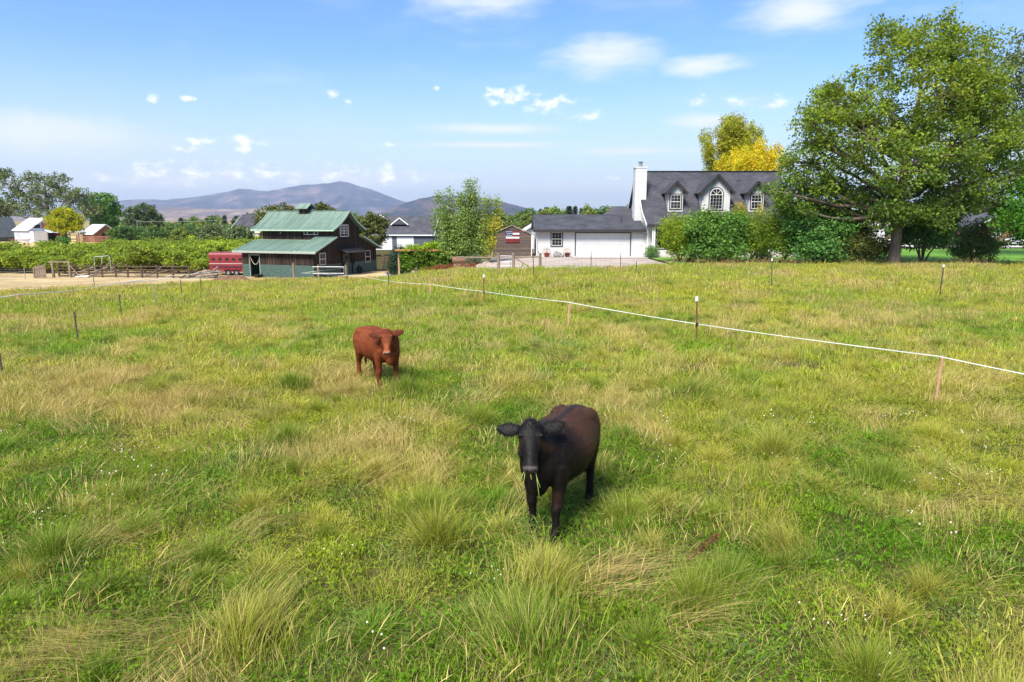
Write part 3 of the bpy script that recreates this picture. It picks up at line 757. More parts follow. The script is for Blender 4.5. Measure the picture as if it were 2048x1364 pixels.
        for sgn in (-1, 1):
            fc.beam((xm, f0 - .02, zpk - .08), (xm + sgn * (hw + ovh + .02), f0 - .02, zlo - .08), .05, .2)
            fc.obox((xm + sgn * (hw + ovh * .55), f0 + .12, zlo - .10), (ovh * .5, 0, 0), (0, .16, 0), (0, 0, .07))
        fc.build('dormer_fascia', dk, dm)
        if not arch:
            ww = .92; window(dm, (xm - ww / 2, fyd, 4.22), (1, 0, 0), (0, -1, 0), ww, 1.22, 3, 4, trim=dk, trim_w=.095, split=.61)
        else:
            ww, hh = 1.14, 1.30
            wo = window(dm, (xm - ww / 2, fyd, 4.16), (1, 0, 0), (0, -1, 0), ww, hh, 4, 4, fw=.05)
            zc = 4.16 + hh; a = MB(); gl = MB(); tr = MB(); nseg = 14
            ang = [math.pi * i / nseg for i in range(nseg + 1)]
            P_ = lambda r, t, y: (xm + r * math.cos(t), y, zc + r * math.sin(t))
            for i in range(nseg):
                t0, t1 = ang[i], ang[i + 1]
                for mb, r0, r1, ya, yb_ in ((a, .49, .57, fyd - .06, fyd), (tr, .571, .66, fyd - .045, fyd)):
                    mb.prism([P_(r0, t0, ya), P_(r1, t0, ya), P_(r1, t1, ya), P_(r0, t1, ya)], (0, yb_ - ya, 0))
            gl.prism([P_(.49, t, fyd - .014) for t in ang], (0, .01, 0))
            for t in (math.pi * .25, math.pi * .5, math.pi * .75):
                a.beam(P_(.0, t, fyd - .03), P_(.5, t, fyd - .03), .03, .03)
            for sgn in (-1, 1):
                tr.box(xm + sgn * .571 if sgn > 0 else xm - .66, xm + .66 if sgn > 0 else xm - .571, fyd - .045, fyd, 4.07, zc)
            tr.box(xm - .57, xm + .57, fyd - .045, fyd, 4.07, 4.158)
            a.build('arch_frame', M['trim_white'], wo); gl.build('arch_glass', M['glass'], wo); tr.build('arch_trim', dk, wo)
        return dm
    dormer(Lx(13.9), Lx(15.2), 6.62, False)
    dormer(Lx(16.9), Lx(19.38), 7.23, True)
    dormer(Lx(21.07), Lx(22.37), 6.62, False)
    return Hh
build_house()

# ------------------------------------------------------------------ shed with wooden flag
SHX, SHY = (-1.72, 1.72), 61.6
def build_shed():
    S = thing('garden_shed', 'brown board shed with low gable roof beside the garage', 'shed', (0, SHY, .0))
    x0, x1 = SHX; w = MB()
    w.prism([(x0, 0, -.25), (x1, 0, -.25), (x1, 0, 1.98), (.0, 0, 2.72), (x0, 0, 1.98)], (0, .1, 0))
    w.box(x0, x0 + .1, .101, 3.6, -.25, 1.95); w.box(x1 - .1, x1, .101, 3.6, -.25, 1.95); w.box(x0, x1, 3.6, 3.7, -.25, 1.95)
    w.build('wall', M['shed_wood'], S)
    r = MB()
    for s_ in (-1, 1): r.prism([(0, -.12, 2.82), (s_ * 1.95, -.12, 1.98), (s_ * 1.95, -.12, 1.92), (0, -.12, 2.76)], (0, 4.0, 0))
    r.build('roof', M['old_wood'], S)
    e = MB(); e.box(x1 - .0, x1 + .07, -.03, .06, -.2, 1.95); e.build('corner_board', M['trim_white'], S)
    return S
build_shed()
def build_flag():
    F = thing('wooden_flag', 'painted wooden flag panel of red and white slats on the brown shed', 'flag', (.06, SHY - .002, 0))
    red = pmat('barn_red_slat', (.16, .022, .022), .8, .2, 6, fine=(30, .2)); wh = M['trim_white']; bl = pmat('navy_slat', (.02, .028, .085), .8, .2, 6)
    z1, hgt, n = 2.30, 1.02, 6; x0, x1 = -.60, .60; s = hgt / n
    for i in range(n):
        zz = z1 - (i + 1) * s
        left = x0 if i >= 3 else x0 + .60
        MB().box(left, x1, -.075, -.015, zz + .008, zz + s - .008).build('slat', (red, wh, red, wh, red, red)[i], F)
    MB().box(x0, x0 + .595, -.075, -.015, z1 - 3 * s, z1 - .01).build('canton', bl, F)
    MB().box(x0 + .05, x1 - .05, -.0149, -.002, z1 - hgt + .03, z1 - .03).build('backing', M['old_wood'], F)
    for r in range(3):
        nn = 5 if r != 1 else 4
        for k in range(nn):
            cx = x0 + .07 + k * .115 + (.057 if r == 1 else 0); cz = z1 - (r + .5) * s
            pts = []
            for q in range(10):
                a = math.pi / 2 + q * math.pi / 5; rr = .052 if q % 2 == 0 else .022
                pts.append((cx + rr * math.cos(a), -.0762, cz + rr * math.sin(a)))
            MB().prism(pts, (0, -.006, 0)).build('star', wh, F)
    return F
build_flag()
# ------------------------------------------------------------------ neighbouring buildings
def simple_house(name, label, cat, loc, rz, w, d, eave, ridge, wall, roof, wins=(), doors=(), extra=None, ov=.4, axis='x'):
    """gable house: ridge along local x (axis 'x') or y. wins: (face, u, z, w, h); faces: f front (-y), r right gable (+x), l left"""
    B = thing(name, label, cat, loc, rz)
    m = MB()
    if axis == 'x':
        m.box(0, w, 0, .2, 0, eave); m.box(0, w, d - .2, d, 0, eave)
        for xx, off in ((0, .2), (w, -.2)):
            m.prism([(xx, .201, 0), (xx, d - .201, 0), (xx, d - .201, eave), (xx, d / 2, ridge - .12), (xx, .201, eave)], (off, 0, 0))
    else:
        m.box(0, .2, 0, d, 0, eave); m.box(w - .2, w, 0, d, 0, eave)
        for yy, off in ((0, .2), (d, -.2)):
            m.prism([(.201, yy, 0), (w - .201, yy, 0), (w - .201, yy, eave), (w / 2, yy, ridge - .12), (.201, yy, eave)], (0, off, 0))
    m.build('wall', wall, B)
    r = MB(); th = .14
    half = (d if axis == 'x' else w) / 2; sl = (ridge - eave) / half
    for s_ in (-1, 1):
        a = half + s_ * (half + ov); za = eave - sl * ov
        if axis == 'x': r.prism([(-ov, half, ridge), (-ov, a, za), (-ov, a, za - th), (-ov, half, ridge - th)], (w + 2 * ov, 0, 0))
        else: r.prism([(half, -ov, ridge), (a, -ov, za), (a, -ov, za - th), (half, -ov, ridge - th)], (0, d + 2 * ov, 0))
    ro = r.build('roof', roof, B)
    e = MB(); za = eave - sl * ov - .06
    if axis == 'x':
        e.box(-ov, w + ov, -ov - .06, -ov - .002, za - .12, za + .1)
        for xx in (-ov - .03, w + ov + .03):
            for s_ in (-1, 1): e.beam((xx, half, ridge - .07), (xx, half + s_ * (half + ov), za), .06, .22)
    else:
        for s_ in (-1, 1): e.beam((half, -ov - .03, ridge - .07), (half + s_ * (half + ov), -ov - .03, za), .06, .22)
    e.build('fascia', M['trim_white'], ro)
    for (fc, u, z, ww, hh) in wins:
        if fc == 'f': window(B, (u, 0, z), (1, 0, 0), (0, -1, 0), ww, hh, 2, 2, fw=.08, bar=.05)
        if fc == 'r': window(B, (w, u, z), (0, 1, 0), (1, 0, 0), ww, hh, 2, 2, fw=.08, bar=.05)
    for (fc, u, z, ww, hh, mt) in doors:
        k = MB()
        if fc == 'f': k.box(u, u + ww, -.05, -.003, z, z + hh)
        else: k.box(w + .003, w + .05, u, u + ww, z, z + hh)
        k.build('door', mt, B)
    return B
slate = pmat('slate_siding', (.085, .095, .12), .8, .1, 2)
# grey-roofed house right behind the barn (its garage door faces us)
nb = simple_house('neighbour_house', 'slate grey house with white garage doors behind the barn and pergola', 'house', (-28.6, 130, -2.3), R(-4), 13.8, 9, 3.1, 6.2, slate, M['shingle_far'],
    wins=[('f', 1.0, .9, .9, 1.3)], doors=[('f', 2.9, 0, 3.2, 2.5, M['white']), ('f', 7.0, 0, 3.2, 2.5, M['white'])])
m = MB()
for cx, zz, ww in ((3.6, 6.5, 1.2), (7.2, 5.9, 1.6)):
    m.prism([(cx - ww, 1.6, zz - ww * .75), (cx + ww, 1.6, zz - ww * .75), (cx, 1.6, zz)], (0, 3.2, 0))
m.build('roof_dormer', M['shingle_far'], nb)
m = MB()
for cx, zz, ww in ((3.6, 6.5, 1.2), (7.2, 5.9, 1.6)):
    for s_ in (-1, 1): m.beam((cx, 1.56, zz + .03), (cx + s_ * ww * 1.05, 1.56, zz - ww * .78), .08, .2)
m.build('dormer_fascia', M['trim_white'], nb)
m = MB(); m.prism([(-3.2, .6, 0), (.2, .6, 0), (.2, .6, 3.4), (-1.5, .6, 5.6), (-3.2, .6, 2.6)], (0, 7, 0)); m.build('side_wing', slate, nb)
m = MB(); m.beam((-3.6, .5, 2.3), (-1.4, .5, 5.9), .1, .25); m.beam((-1.4, .5, 5.9), (1.2, .5, 2.9), .1, .25); m.build('side_wing_fascia', M['trim_white'], nb)
window(nb, (-1.2, .6, 3.2), (1, 0, 0), (0, -1, 0), .7, 1.1, 1, 2, fw=.1)
simple_house('white_porch_house', 'small white gabled house with a porch behind the poplar tree', 'house', (-17.4, 134, -2.0), R(-3), 4.6, 7, 3.0, 5.4, M['white'], M['shingle_far'], wins=[('f', 2.0, 3.6, .6, .7), ('f', 1.6, .8, 1.3, 1.4)], axis='y')
simple_house('white_cottage', 'white house with dark roof peeking left of the barn roof', 'house', (-61.0, 150, -2.4), R(-30), 9.5, 7, 3.6, 6.8, M['white'], M['shingle'], wins=[('r', 2.2, 2.4, .8, 1.2), ('r', 3.6, 2.4, .8, 1.2)])
simple_house('long_low_shed', 'long low pale shed among the trees beyond the orchard', 'shed', (-97.5, 205, -2.4), R(2), 6.5, 5, 2.0, 3.6, M['white'], M['galv'])
# white outbuilding between shed and garage
simple_house('pale_outbuilding', 'white gabled outbuilding showing between brown shed and garage', 'building', (.8, 79, -.2), 0, 4.6, 8, 2.0, 3.45, M['white'], M['white'], axis='y')
# right side beyond the lawn
simple_house('white_bungalow', 'white bungalow seen through the big tree', 'house', (38.2, 96, 0), R(3), 14, 8, 2.9, 5.0, M['white'], pmat('pale_roof', (.42, .43, .46), .8, .1, 2), wins=[('f', 2, .9, 1.4, 1.2), ('f', 7, .9, 1.4, 1.2)])
brick = boardmat('red_brick', [(.24, .105, .075), (.30, .14, .10)], .09, 'z', grain=(1, 1, 1), gscale=8, gamt=.2)
simple_house('brick_house', 'brick house with white gable trim at far right behind trees', 'house', (66.0, 98, 0), R(6), 6.2, 9, 2.6, 4.3, brick, M['shingle_far'], wins=[('f', 2.2, .9, 1.4, 1.1)], axis='y')
# old tin-roofed barn at far left
def old_barn():
    B = thing('old_tin_barn', 'old whitewashed barn with tin roof and rusty loft hatch', 'barn', (-128.3, 178, -2.45), R(-33))
    wl = pmat('grey_whitewash', (.40, .43, .47), .9, .2, .8, fine=(6, .15)); tin = pmat('pale_tin_roof', (.62, .64, .68), .45, .12, .6, fine=(3, .1))
    w, d, e, r = 8.6, 7.6, 3.4, 6.2
    m = MB(); m.box(0, w, 0, .15, 0, e); m.box(0, w, d - .15, d, 0, e)
    for xx, off in ((0, .15), (w, -.15)): m.prism([(xx, .151, 0), (xx, d - .151, 0), (xx, d - .151, e), (xx, d / 2, r - .1), (xx, .151, e)], (off, 0, 0))
    m.build('wall', wl, B)
    q = MB()
    for s_ in (-1, 1): q.prism([(-.3, d / 2, r), (-.3, d / 2 + s_ * (d / 2 + .4), e - .3), (-.3, d / 2 + s_ * (d / 2 + .4), e - .4), (-.3, d / 2, r - .1)], (w + .6, 0, 0))
    q.build('roof', tin, B)
    rs = pmat('rusty_sheet', (.30, .10, .06), .9, .3, 1.5, fine=(8, .2))
    MB().box(w + .003, w + .06, 2.9, 4.3, 3.6, 5.0).build('loft_hatch', rs, B)
    MB().box(w + .003, w + .06, 1.2, 2.6, 3.7, 4.6).build('dark_window', M['black'], B)
    x = MB(); x.box(w + .0, w + 2.2, .0, 3.2, 0, 2.9); x.build('white_annex', M['white'], B)
    x = MB(); x.box(w + 2.203, w + 2.25, .3, 2.9, .1, 2.5); x.build('annex_door', M['trim_white'], B)
    x = MB(); x.box(w + .01, w + 1.8, 5.6, 7.8, 0, 2.3); x.build('red_annex', pmat('faded_barn_red', (.26, .05, .05), .9, .2, 2), B)
    x = MB(); x.prism([(w + .01, 3.3, 3.3), (w + 3.0, 3.3, 2.6), (w + 3.0, 3.3, 2.52), (w + .01, 3.3, 3.22)], (0, 9.4, 0)); x.build('porch_roof', tin, B)
    x = MB(); x.box(w + .004, w + .3, 3.5, 5.5, 0, 2.4); x.build('sliding_door', M['black'], B)
    for i in range(4): MB().beam((w + 2.8, 6.0 + i * 2.1, 0), (w + 2.8, 6.0 + i * 2.1, 2.6), .18, .18).build('porch_post', M['old_wood'], B)
    return B
old_barn()
simple_house('tin_shed', 'low tin roofed shed right of the yellow green tree', 'shed', (-113.8, 183, -2.45), R(-33), 6.0, 6, 2.4, 4.6, pmat('rusty_boards', (.24, .11, .07), .9, .3, 2), pmat('tin', (.52, .55, .62), .4, .1, .5), doors=[('r', 2, 0, 3, 2.2, M['black'])])
simple_house('grey_cottage', 'small dark grey steep roofed cottage at the left edge', 'house', (-139.5, 182, -2.45), R(-20), 5, 6, 2.0, 6.4, pmat('dark_grey_siding', (.11, .13, .14), .9, .15, 1), pmat('dark_grey_roof', (.09, .11, .12), .9, .15, 1), axis='y')

# ------------------------------------------------------------------ trees
def leaves(name, cen, tint, n_per, spread, L, W, mat, rs, up=.5, out=.4, origin=None, flat=1.0):
    """many small folded leaf faces round clump centres"""
    cen = np.asarray(cen, float); k = len(cen); n = k * n_per
    c = np.repeat(cen, n_per, 0); tn = np.repeat(np.asarray(tint, float), n_per, 0)
    g = rs.normal(size=(n, 3)); g /= np.maximum(1, np.linalg.norm(g, axis=1, keepdims=True) / 1.7)
    p = c + g * np.array(spread) * np.array([1, 1, flat])
    o = np.mean(cen, 0) if origin is None else np.array(origin)
    od = p - o; od /= np.maximum(1e-6, np.linalg.norm(od, axis=1, keepdims=True))
    nr = rs.normal(size=(n, 3)) * .8 + np.array([0, 0, up]) + od * out
    nr /= np.linalg.norm(nr, axis=1, keepdims=True)
    t = np.cross(nr, rs.normal(size=(n, 3))); t /= np.maximum(1e-6, np.linalg.norm(t, axis=1, keepdims=True))
    b = np.cross(nr, t)
    s = rs.uniform(.65, 1.3, (n, 1))
    l, w = L * s, W * s
    v = np.stack([p - t * l / 2, p + b * w / 2 - nr * l * .08, p + t * l / 2, p - b * w / 2 - nr * l * .08], 1).reshape(-1, 3)
    f = np.arange(4 * n).reshape(n, 4)
    br = rs.uniform(.72, 1.28, (n, 1)) * tn
    a = np.concatenate([br, np.ones((n, 1))], 1)
    return np_mesh(name, v, f, mat, {'tint': np.repeat(a, 4, 0)})

def lobe_points(lobes, n, rs, shell=.55):
    """points in ellipsoids (cx,cy,cz,rx,ry,rz), biased to their outer part"""
    vol = np.array([(l[3] * l[4] * l[5]) ** .72 for l in lobes]); pk = vol / vol.sum()
    idx = rs.choice(len(lobes), n, p=pk)
    Lb = np.array(lobes)[idx]
    d = rs.normal(size=(n, 3)); d /= np.linalg.norm(d, axis=1, keepdims=True)
    r = shell + (1 - shell) * rs.random((n, 1)) ** .6
    r = np.where(rs.random((n, 1)) < .22, rs.random((n, 1)) ** .5, r)
    return Lb[:, :3] + d * r * Lb[:, 3:6], idx

def limb(mb, a, b, r0, r1, rs, sag=0.0, seg=5, n=6):
    a = np.array(a, float); b = np.array(b, float); L = np.linalg.norm(b - a)
    pts = []; rad = []
    for i in range(seg + 1):
        t = i / seg; p = a + (b - a) * t
        p = p + rs.normal(size=3) * L * .035 * math.sin(math.pi * t) + np.array([0, 0, sag * L * math.sin(math.pi * t)])
        pts.append(tuple(p)); rad.append(r0 + (r1 - r0) * t ** .8)
    mb.tube(pts, rad, n, cap=False); return pts

def tree_parts(parent, lobes, trunk, clumps, n_per, spread, L, W, mat, rs, tints, bark=None, twigs=70, shell=.55, up=.5, out=.4, tint_fn=None, limb_r=None, flat=1.0, cap_low=None):
    """trunk: list of (x,y,z,r). Builds part meshes `trunk` (with limbs) and `crown`"""
    mb = MB(); tp = trunk
    # root flare and stem
    pts = [(p[0], p[1], p[2]) for p in tp]; rad = [p[3] for p in tp]
    mb.tube(pts, rad, 9, cap=False)
    cen, idx = lobe_points(lobes, clumps, rs, shell)
    if cap_low is not None: cen[:, 2] = np.maximum(cen[:, 2], cap_low + rs.random(len(cen)) * .6)
    top = len(tp) - 1
    for i, lb in enumerate(lobes):
        c = np.array(lb[:3])
        # start from the trunk point a bit below the lobe
        zs = np.array([p[2] for p in tp]); tz = c[2] - .55 * math.hypot(c[0] - tp[top][0], c[1] - tp[top][1]) - .3 * lb[5]
        tz = min(max(tz, zs[0] + (zs[-1] - zs[0]) * .25), zs[-1])
        st = [np.interp(tz, zs, [p[j] for p in tp]) for j in range(4)]
        r0 = min(st[3] * .55, (limb_r or .5) * .12 + .02 * np.linalg.norm(c - np.array(st[:3])))
        limb(mb, (st[0], st[1], tz), c, r0, r0 * .35, rs, sag=-.04, seg=6)
        mine = np.where(idx == i)[0]
        if len(mine):
            for j in rs.choice(mine, min(len(mine), max(3, int(twigs * len(mine) / clumps))), replace=False):
                limb(mb, c + (cen[j] - c) * .05, cen[j], r0 * .34, r0 * .07, rs, seg=3, n=4)
    mb.build('trunk', bark or M['bark'], parent, smooth=True)
    t = tints[rs.integers(0, len(tints), clumps)] * rs.uniform(.85, 1.15, (clumps, 1))
    if tint_fn is not None: t = tint_fn(cen, t)
    me = leaves('crown', cen, t, n_per, spread, L, W, mat, rs, up, out, flat=flat)
    o = link(bpy.data.objects.new('crown', me), parent)
    return o
W1 = np.array([[1.0, 1.0, 1.0], [.9, 1.0, .8], [1.12, 1.08, .9], [.8, .9, .9]])
M['leaf_green'] = leafmat('green_leaf', (.185, .275, .046), .5)
M['leaf_dark'] = leafmat('dark_green_leaf', (0.108, 0.237, 0.052), .28)
M['leaf_lime'] = leafmat('lime_leaf', (.17, .25, .03), .4)
M['leaf_grey'] = leafmat('grey_green_leaf', (.15, .19, .085), .3)
M['leaf_yellow'] = leafmat('golden_leaf', (.62, .54, .025), .4)
M['leaf_olive'] = leafmat('olive_leaf', (.13, .145, .035), .35)
M['needle'] = leafmat('conifer_needle', (.028, .055, .028), .12)

# big shade tree beside the house
def big_tree():
    rs = np.random.default_rng(21)
    t = thing('shade_tree', 'huge spreading shade tree standing right of the house', 'tree', (27.6, 49.6, 0))
    #        x (right), y (depth), z
    lobes = [(-6.2, .3, 7.4, 2.7, 2.6, 2.3), (-6.6, -.4, 10.4, 2.0, 2.2, 2.0), (-3.6, -1.2, 9.2, 3.0, 2.8, 2.8), (-3.4, .6, 12.6, 2.6, 2.5, 2.4),
             (-.4, -.4, 15.2, 3.0, 2.7, 2.4), (1.6, .6, 17.0, 2.5, 2.4, 1.9), (4.6, .3, 16.2, 2.4, 2.3, 2.1), (5.0, -.6, 13.0, 2.8, 2.6, 2.4),
             (2.0, -1.8, 12.4, 2.7, 2.5, 2.5), (-1.0, -2.4, 6.8, 3.0, 2.3, 2.3), (2.6, -2.2, 8.6, 3.0, 2.5, 2.2), (6.4, .2, 9.4, 2.8, 2.6, 2.3),
             (8.4, .2, 6.6, 2.5, 2.3, 1.9), (-4.3, .8, 5.2, 2.5, 2.1, 1.4), (-1.2, 2.2, 5.6, 2.6, 2.1, 1.4), (4.6, -1.2, 5.6, 2.6, 2.1, 1.6), (7.0, .8, 12.0, 2.0, 2.0, 1.8),
             (-7.6, .2, 5.2, 1.7, 1.7, 1.2), (.3, 1.6, 10.6, 2.5, 2.3, 2.4), (9.2, -.4, 9.0, 1.9, 1.9, 1.8), (-5.2, .4, 12.2, 1.6, 1.6, 1.5), (-1.6, .4, 17.0, 1.6, 1.6, 1.3), (-6.3, 1.5, 4.2, 2.3, 2, 1.0), (-3.2, 1.5, 4.0, 2.4, 2, 1.0), (3.4, -1, 4.3, 2.4, 2, 1.2), (6.6, 0, 4.6, 2.2, 2, 1.2), (.6, 1.5, 4.0, 2.2, 1.8, 1.0), (-1.6, -1.6, 3.6, 1.9, 1.4, 1.1), (1.8, -1.8, 3.4, 1.9, 1.4, 1.1), (-4.8, 1.8, 3.6, 1.8, 1.5, .8)]
    lobes = [(l[0] * (.76 if l[0] > 0 else 1.0), l[1], (l[2] if l[2] < 6 else 6 + (l[2] - 6) * .85), l[3] * .86, l[4] * .86, l[5] * .84) for l in lobes]
    for l in list(lobes):
        for q in range(2):
            d = rs.normal(size=3); d /= np.linalg.norm(d); lobes.append((l[0] + d[0] * l[3] * 1.12, l[1] + d[1] * l[4], max(2.6, l[2] + abs(d[2]) * l[5] * 1.1 if l[2] > 6 else l[2] + d[2] * l[5] * .6), .75, .75, .6))
    trunk = [(0, 0, -.1, .56), (0, 0, .35, .42), (.02, 0, 1.5, .36), (.05, 0, 3.2, .34), (.2, .1, 6, .28), (.5, .2, 9.5, .19), (.8, .2, 11.8, .11), (.9, .3, 14.2, .05)]
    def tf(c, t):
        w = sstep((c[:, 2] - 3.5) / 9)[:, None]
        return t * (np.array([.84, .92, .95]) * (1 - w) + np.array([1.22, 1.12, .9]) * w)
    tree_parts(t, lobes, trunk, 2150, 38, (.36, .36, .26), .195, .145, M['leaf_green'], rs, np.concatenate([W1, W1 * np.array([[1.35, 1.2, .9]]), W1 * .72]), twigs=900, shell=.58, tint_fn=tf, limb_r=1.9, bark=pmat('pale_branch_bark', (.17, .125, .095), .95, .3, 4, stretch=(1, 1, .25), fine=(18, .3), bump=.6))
big_tree()
def tall_right_tree():
    rs = np.random.default_rng(22)
    t = thing('tall_tree', 'tall tree cut by the right edge of the picture, behind the shade tree', 'tree', (46.4, 60, 0))
    lobes = [(-6.6, 0, 14.6, 2.4, 2.2, 2.6), (-5.4, 0, 10.6, 2.2, 2, 2.6), (-3, 0, 16.2, 2.6, 2.4, 3.0), (-.4, -.3, 19.2, 2.4, 2.4, 2.2), (-3.6, -.4, 11.8, 2.4, 2.2, 2.6), (0, .2, 13, 2.8, 2.6, 3), (2.8, 0, 16, 2.6, 2.4, 3), (2.8, 0, 10, 2.8, 2.6, 3), (-1.6, 0, 8, 2.4, 2.4, 2), (-4.4, 0, 15.2, 1.5, 1.5, 1.6)]
    trunk = [(0, 0, -.1, .6), (0, 0, 1.5, .42), (0, 0, 6, .34), (0, 0, 12, .2), (0, 0, 18, .06)]
    tree_parts(t, lobes, trunk, 560, 34, (.5, .5, .42), .26, .19, M['leaf_grey'], rs, W1, twigs=160)
    t = thing('leafy_young_tree', 'bright green leafy tree at the right edge below the tall tree', 'tree', (35.7, 48.6, 0))
    lobes = [(.4, 0, 4.4, 1.9, 1.7, 1.8), (-.9, -.4, 3.2, 1.2, 1.2, 1.1), (1.6, .2, 5.8, 1.7, 1.6, 1.4), (1.2, -.4, 2.6, 1.6, 1.4, 1.2)]
    tree_parts(t, lobes, [(0.8, 0, -.1, .2), (.8, 0, 1.2, .14), (.8, 0, 3, .1), (.8, 0, 5.5, .04)], 300, 34, (.34, .34, .28), .2, .14, leafmat('fresh_leaf', (.09, .23, .025), .42), rs, W1, twigs=60)
tall_right_tree()

SG = 'shrubs screening the house'
def bush(name, label, cat, loc, lobes, clumps, n_per, spread, L, W, mat, seed, tints=W1, stems=5, group=None, twigs=40, tint_fn=None, flat=1.0, up=.5, shell=.5):
    rs = np.random.default_rng(seed)
    t = thing(name, label, cat, loc, 0, group)
    if group == SG: t.scale = (1.36, 1.2, 1.16)
    mb = MB(); top = max(l[2] for l in lobes)
    cen, idx = lobe_points(lobes, clumps, rs, shell); cen[:, 2] = np.maximum(cen[:, 2], .12 + rs.random(clumps) * .25)
    for k in range(stems):
        a = rs.uniform(0, 6.28); l = lobes[k % len(lobes)]
        mid = limb(mb, (math.cos(a) * .12, math.sin(a) * .12, -.1), (l[0] * .8, l[1] * .8, l[2]), .05 + .012 * top, .02, rs, seg=5, n=5)
    for j in rs.choice(clumps, min(twigs, clumps), replace=False):
        l = lobes[idx[j]]; limb(mb, (l[0] * .8, l[1] * .8, l[2] * .8), cen[j], .02, .006, rs, seg=3, n=4)
    mb.build('trunk', M['twig'], t, smooth=True)
    tn = tints[rs.integers(0, len(tints), clumps)] * rs.uniform(.85, 1.15, (clumps, 1))
    if tint_fn is not None: tn = tint_fn(cen, tn)
    link(bpy.data.objects.new('crown', leaves('crown', cen, tn, n_per, spread, L, W, mat, rs, up, .4, flat=flat)), t)
    return t
def plume_lobes(rs, n, rad, h, z0=.6, lean=.5, thick=.42):
    out = []
    for k in range(n):
        a = 6.283 * k / n + rs.uniform(-.3, .3); r = rad * rs.uniform(.25, .8)
        hh = h * rs.uniform(.78, 1.0) * (1 - .22 * (r / rad) ** 2)
        for t in (.3, .55, .78, .95):
            out.append((math.cos(a) * r * (.45 + lean * t), math.sin(a) * r * (.45 + lean * t), z0 + (hh - z0) * t, thick * (1.25 - .6 * t), thick * (1.25 - .6 * t), .55 * (1.2 - .4 * t)))
    return out
R0 = np.random.default_rng(5); SG = 'shrubs screening the house'
def rusty(c, t):      # young shoots at the top carry reddish tips
    w = sstep((c[:, 2] - 2.9) / 1.1)[:, None] * (np.random.default_rng(3).random((len(c), 1)) > .35)
    return t * (1 - w) + t * np.array([2.6, 1.15, .9]) * w
lg = M['leaf_lime']; dg = M['leaf_dark']; gg = M['leaf_green']
SG = 'shrubs screening the house'
bush('feathery_shrub', 'feathery yellow green shrub at the left end of the shrub row', 'shrub', (12.9, 53.4, 0), plume_lobes(R0, 9, 1.35, 3.15), 260, 40, (.20, .20, .30), .15, .055, leafmat('feather_leaf', (0.261, 0.341, 0.029), .42), 41, group=SG)
bush('lilac_shrub', 'broad dark green leafy shrub under the left dormers', 'shrub', (15.3, 52.0, 0), [(0, 0, 1.7, 1.6, 1.2, 1.2), (-.9, -.2, 2.4, 1.0, .9, .8), (.9, -.2, 2.4, 1.1, 1.0, .8), (0, -.3, 1.0, 1.7, 1.2, .9), (-.5, 0, 3.0, .5, .5, .4), (.7, .1, 2.9, .6, .6, .4)], 420, 34, (.24, .24, .22), .15, .11, leafmat('lilac_leaf', (0.123, 0.239, 0.043), .36), 42, group=SG, tint_fn=rusty)
bush('feathery_shrub', 'tall feathery olive shrub beneath the centre dormer', 'shrub', (18.4, 52.8, 0), plume_lobes(R0, 10, 1.75, 3.7), 330, 40, (.21, .21, .30), .15, .055, leafmat('feather_leaf2', (0.232, 0.319, 0.032), .42), 43, group=SG, tint_fn=rusty)
bush('feathery_shrub', 'dark feathery shrub beneath the right dormer beside the blue spruce', 'shrub', (20.6, 52.4, 0), plume_lobes(R0, 9, 1.6, 3.45), 300, 38, (.21, .21, .30), .15, .055, leafmat('feather_leaf3', (0.244, 0.356, 0.045), .4), 44, group=SG)
bush('laurel_shrub', 'dense dark green shrub right of the blue spruce on a bare stem', 'shrub', (22.6, 50.6, 0), [(0, 0, 1.9, 1.6, 1.3, 1.2), (-.8, -.1, 2.7, 1.2, 1.0, .9), (.7, -.1, 2.8, 1.2, 1.0, .9), (0, -.2, 1.0, 1.5, 1.2, .7)], 400, 34, (.25, .25, .2), .17, .085, dg, 45, group=SG)
bush('wild_rose_shrub', 'low bronze tinged shrub at the right end of the shrub row', 'shrub', (25.2, 51.0, 0), [(0, 0, 1.2, 1.7, 1.2, .9), (1.1, 0, .9, 1.4, 1.0, .7), (-.9, 0, 1.6, 1.1, 1.0, .8), (.2, 0, 2.0, .9, .8, .5)], 300, 30, (.26, .26, .2), .14, .09, leafmat('bronze_leaf', (0.172, 0.193, 0.050), .32), 46, group=SG)
bush('magnolia_tree', 'small dark leafy multi stemmed tree in front of the shade tree', 'tree', (30.4, 50.9, 0), [(0, 0, 2.5, 1.8, 1.5, 1.2), (-.9, -.2, 3.3, 1.3, 1.2, 1.0), (.9, -.1, 3.3, 1.4, 1.2, 1.1), (.2, 0, 4.1, 1.3, 1.2, .7), (1.2, 0, 2.0, 1.0, .9, .8), (-1.1, 0, 2.0, 1.0, .9, .7)], 420, 34, (.28, .28, .24), .20, .11, leafmat('glossy_leaf', (0.087, 0.202, 0.049), .28, .4), 47, stems=6)
bush('round_shrub', 'rounded dark shrub on the lawn right of the shade tree', 'shrub', (35.2, 52.6, 0), [(0, 0, 1.5, 1.5, 1.3, 1.2), (.3, 0, 2.5, 1.1, 1.0, .8), (-.7, 0, 1.2, 1.1, 1.0, .9), (.7, 0, 1.0, 1.1, 1.0, .8)], 300, 32, (.26, .26, .24), .15, .09, leafmat('deep_leaf', (0.105, 0.167, 0.046), .3), 48)
bush('sapling', 'small sparse sapling bending right on the lawn', 'tree', (37.0, 53.4, 0), [(.6, 0, 1.3, .9, .6, .25), (.1, 0, 1.0, .6, .5, .25), (1.1, 0, 1.5, .7, .5, .2), (.3, 0, 1.6, .5, .5, .2)], 70, 22, (.2, .2, .1), .13, .08, gg, 49, stems=3, twigs=30)
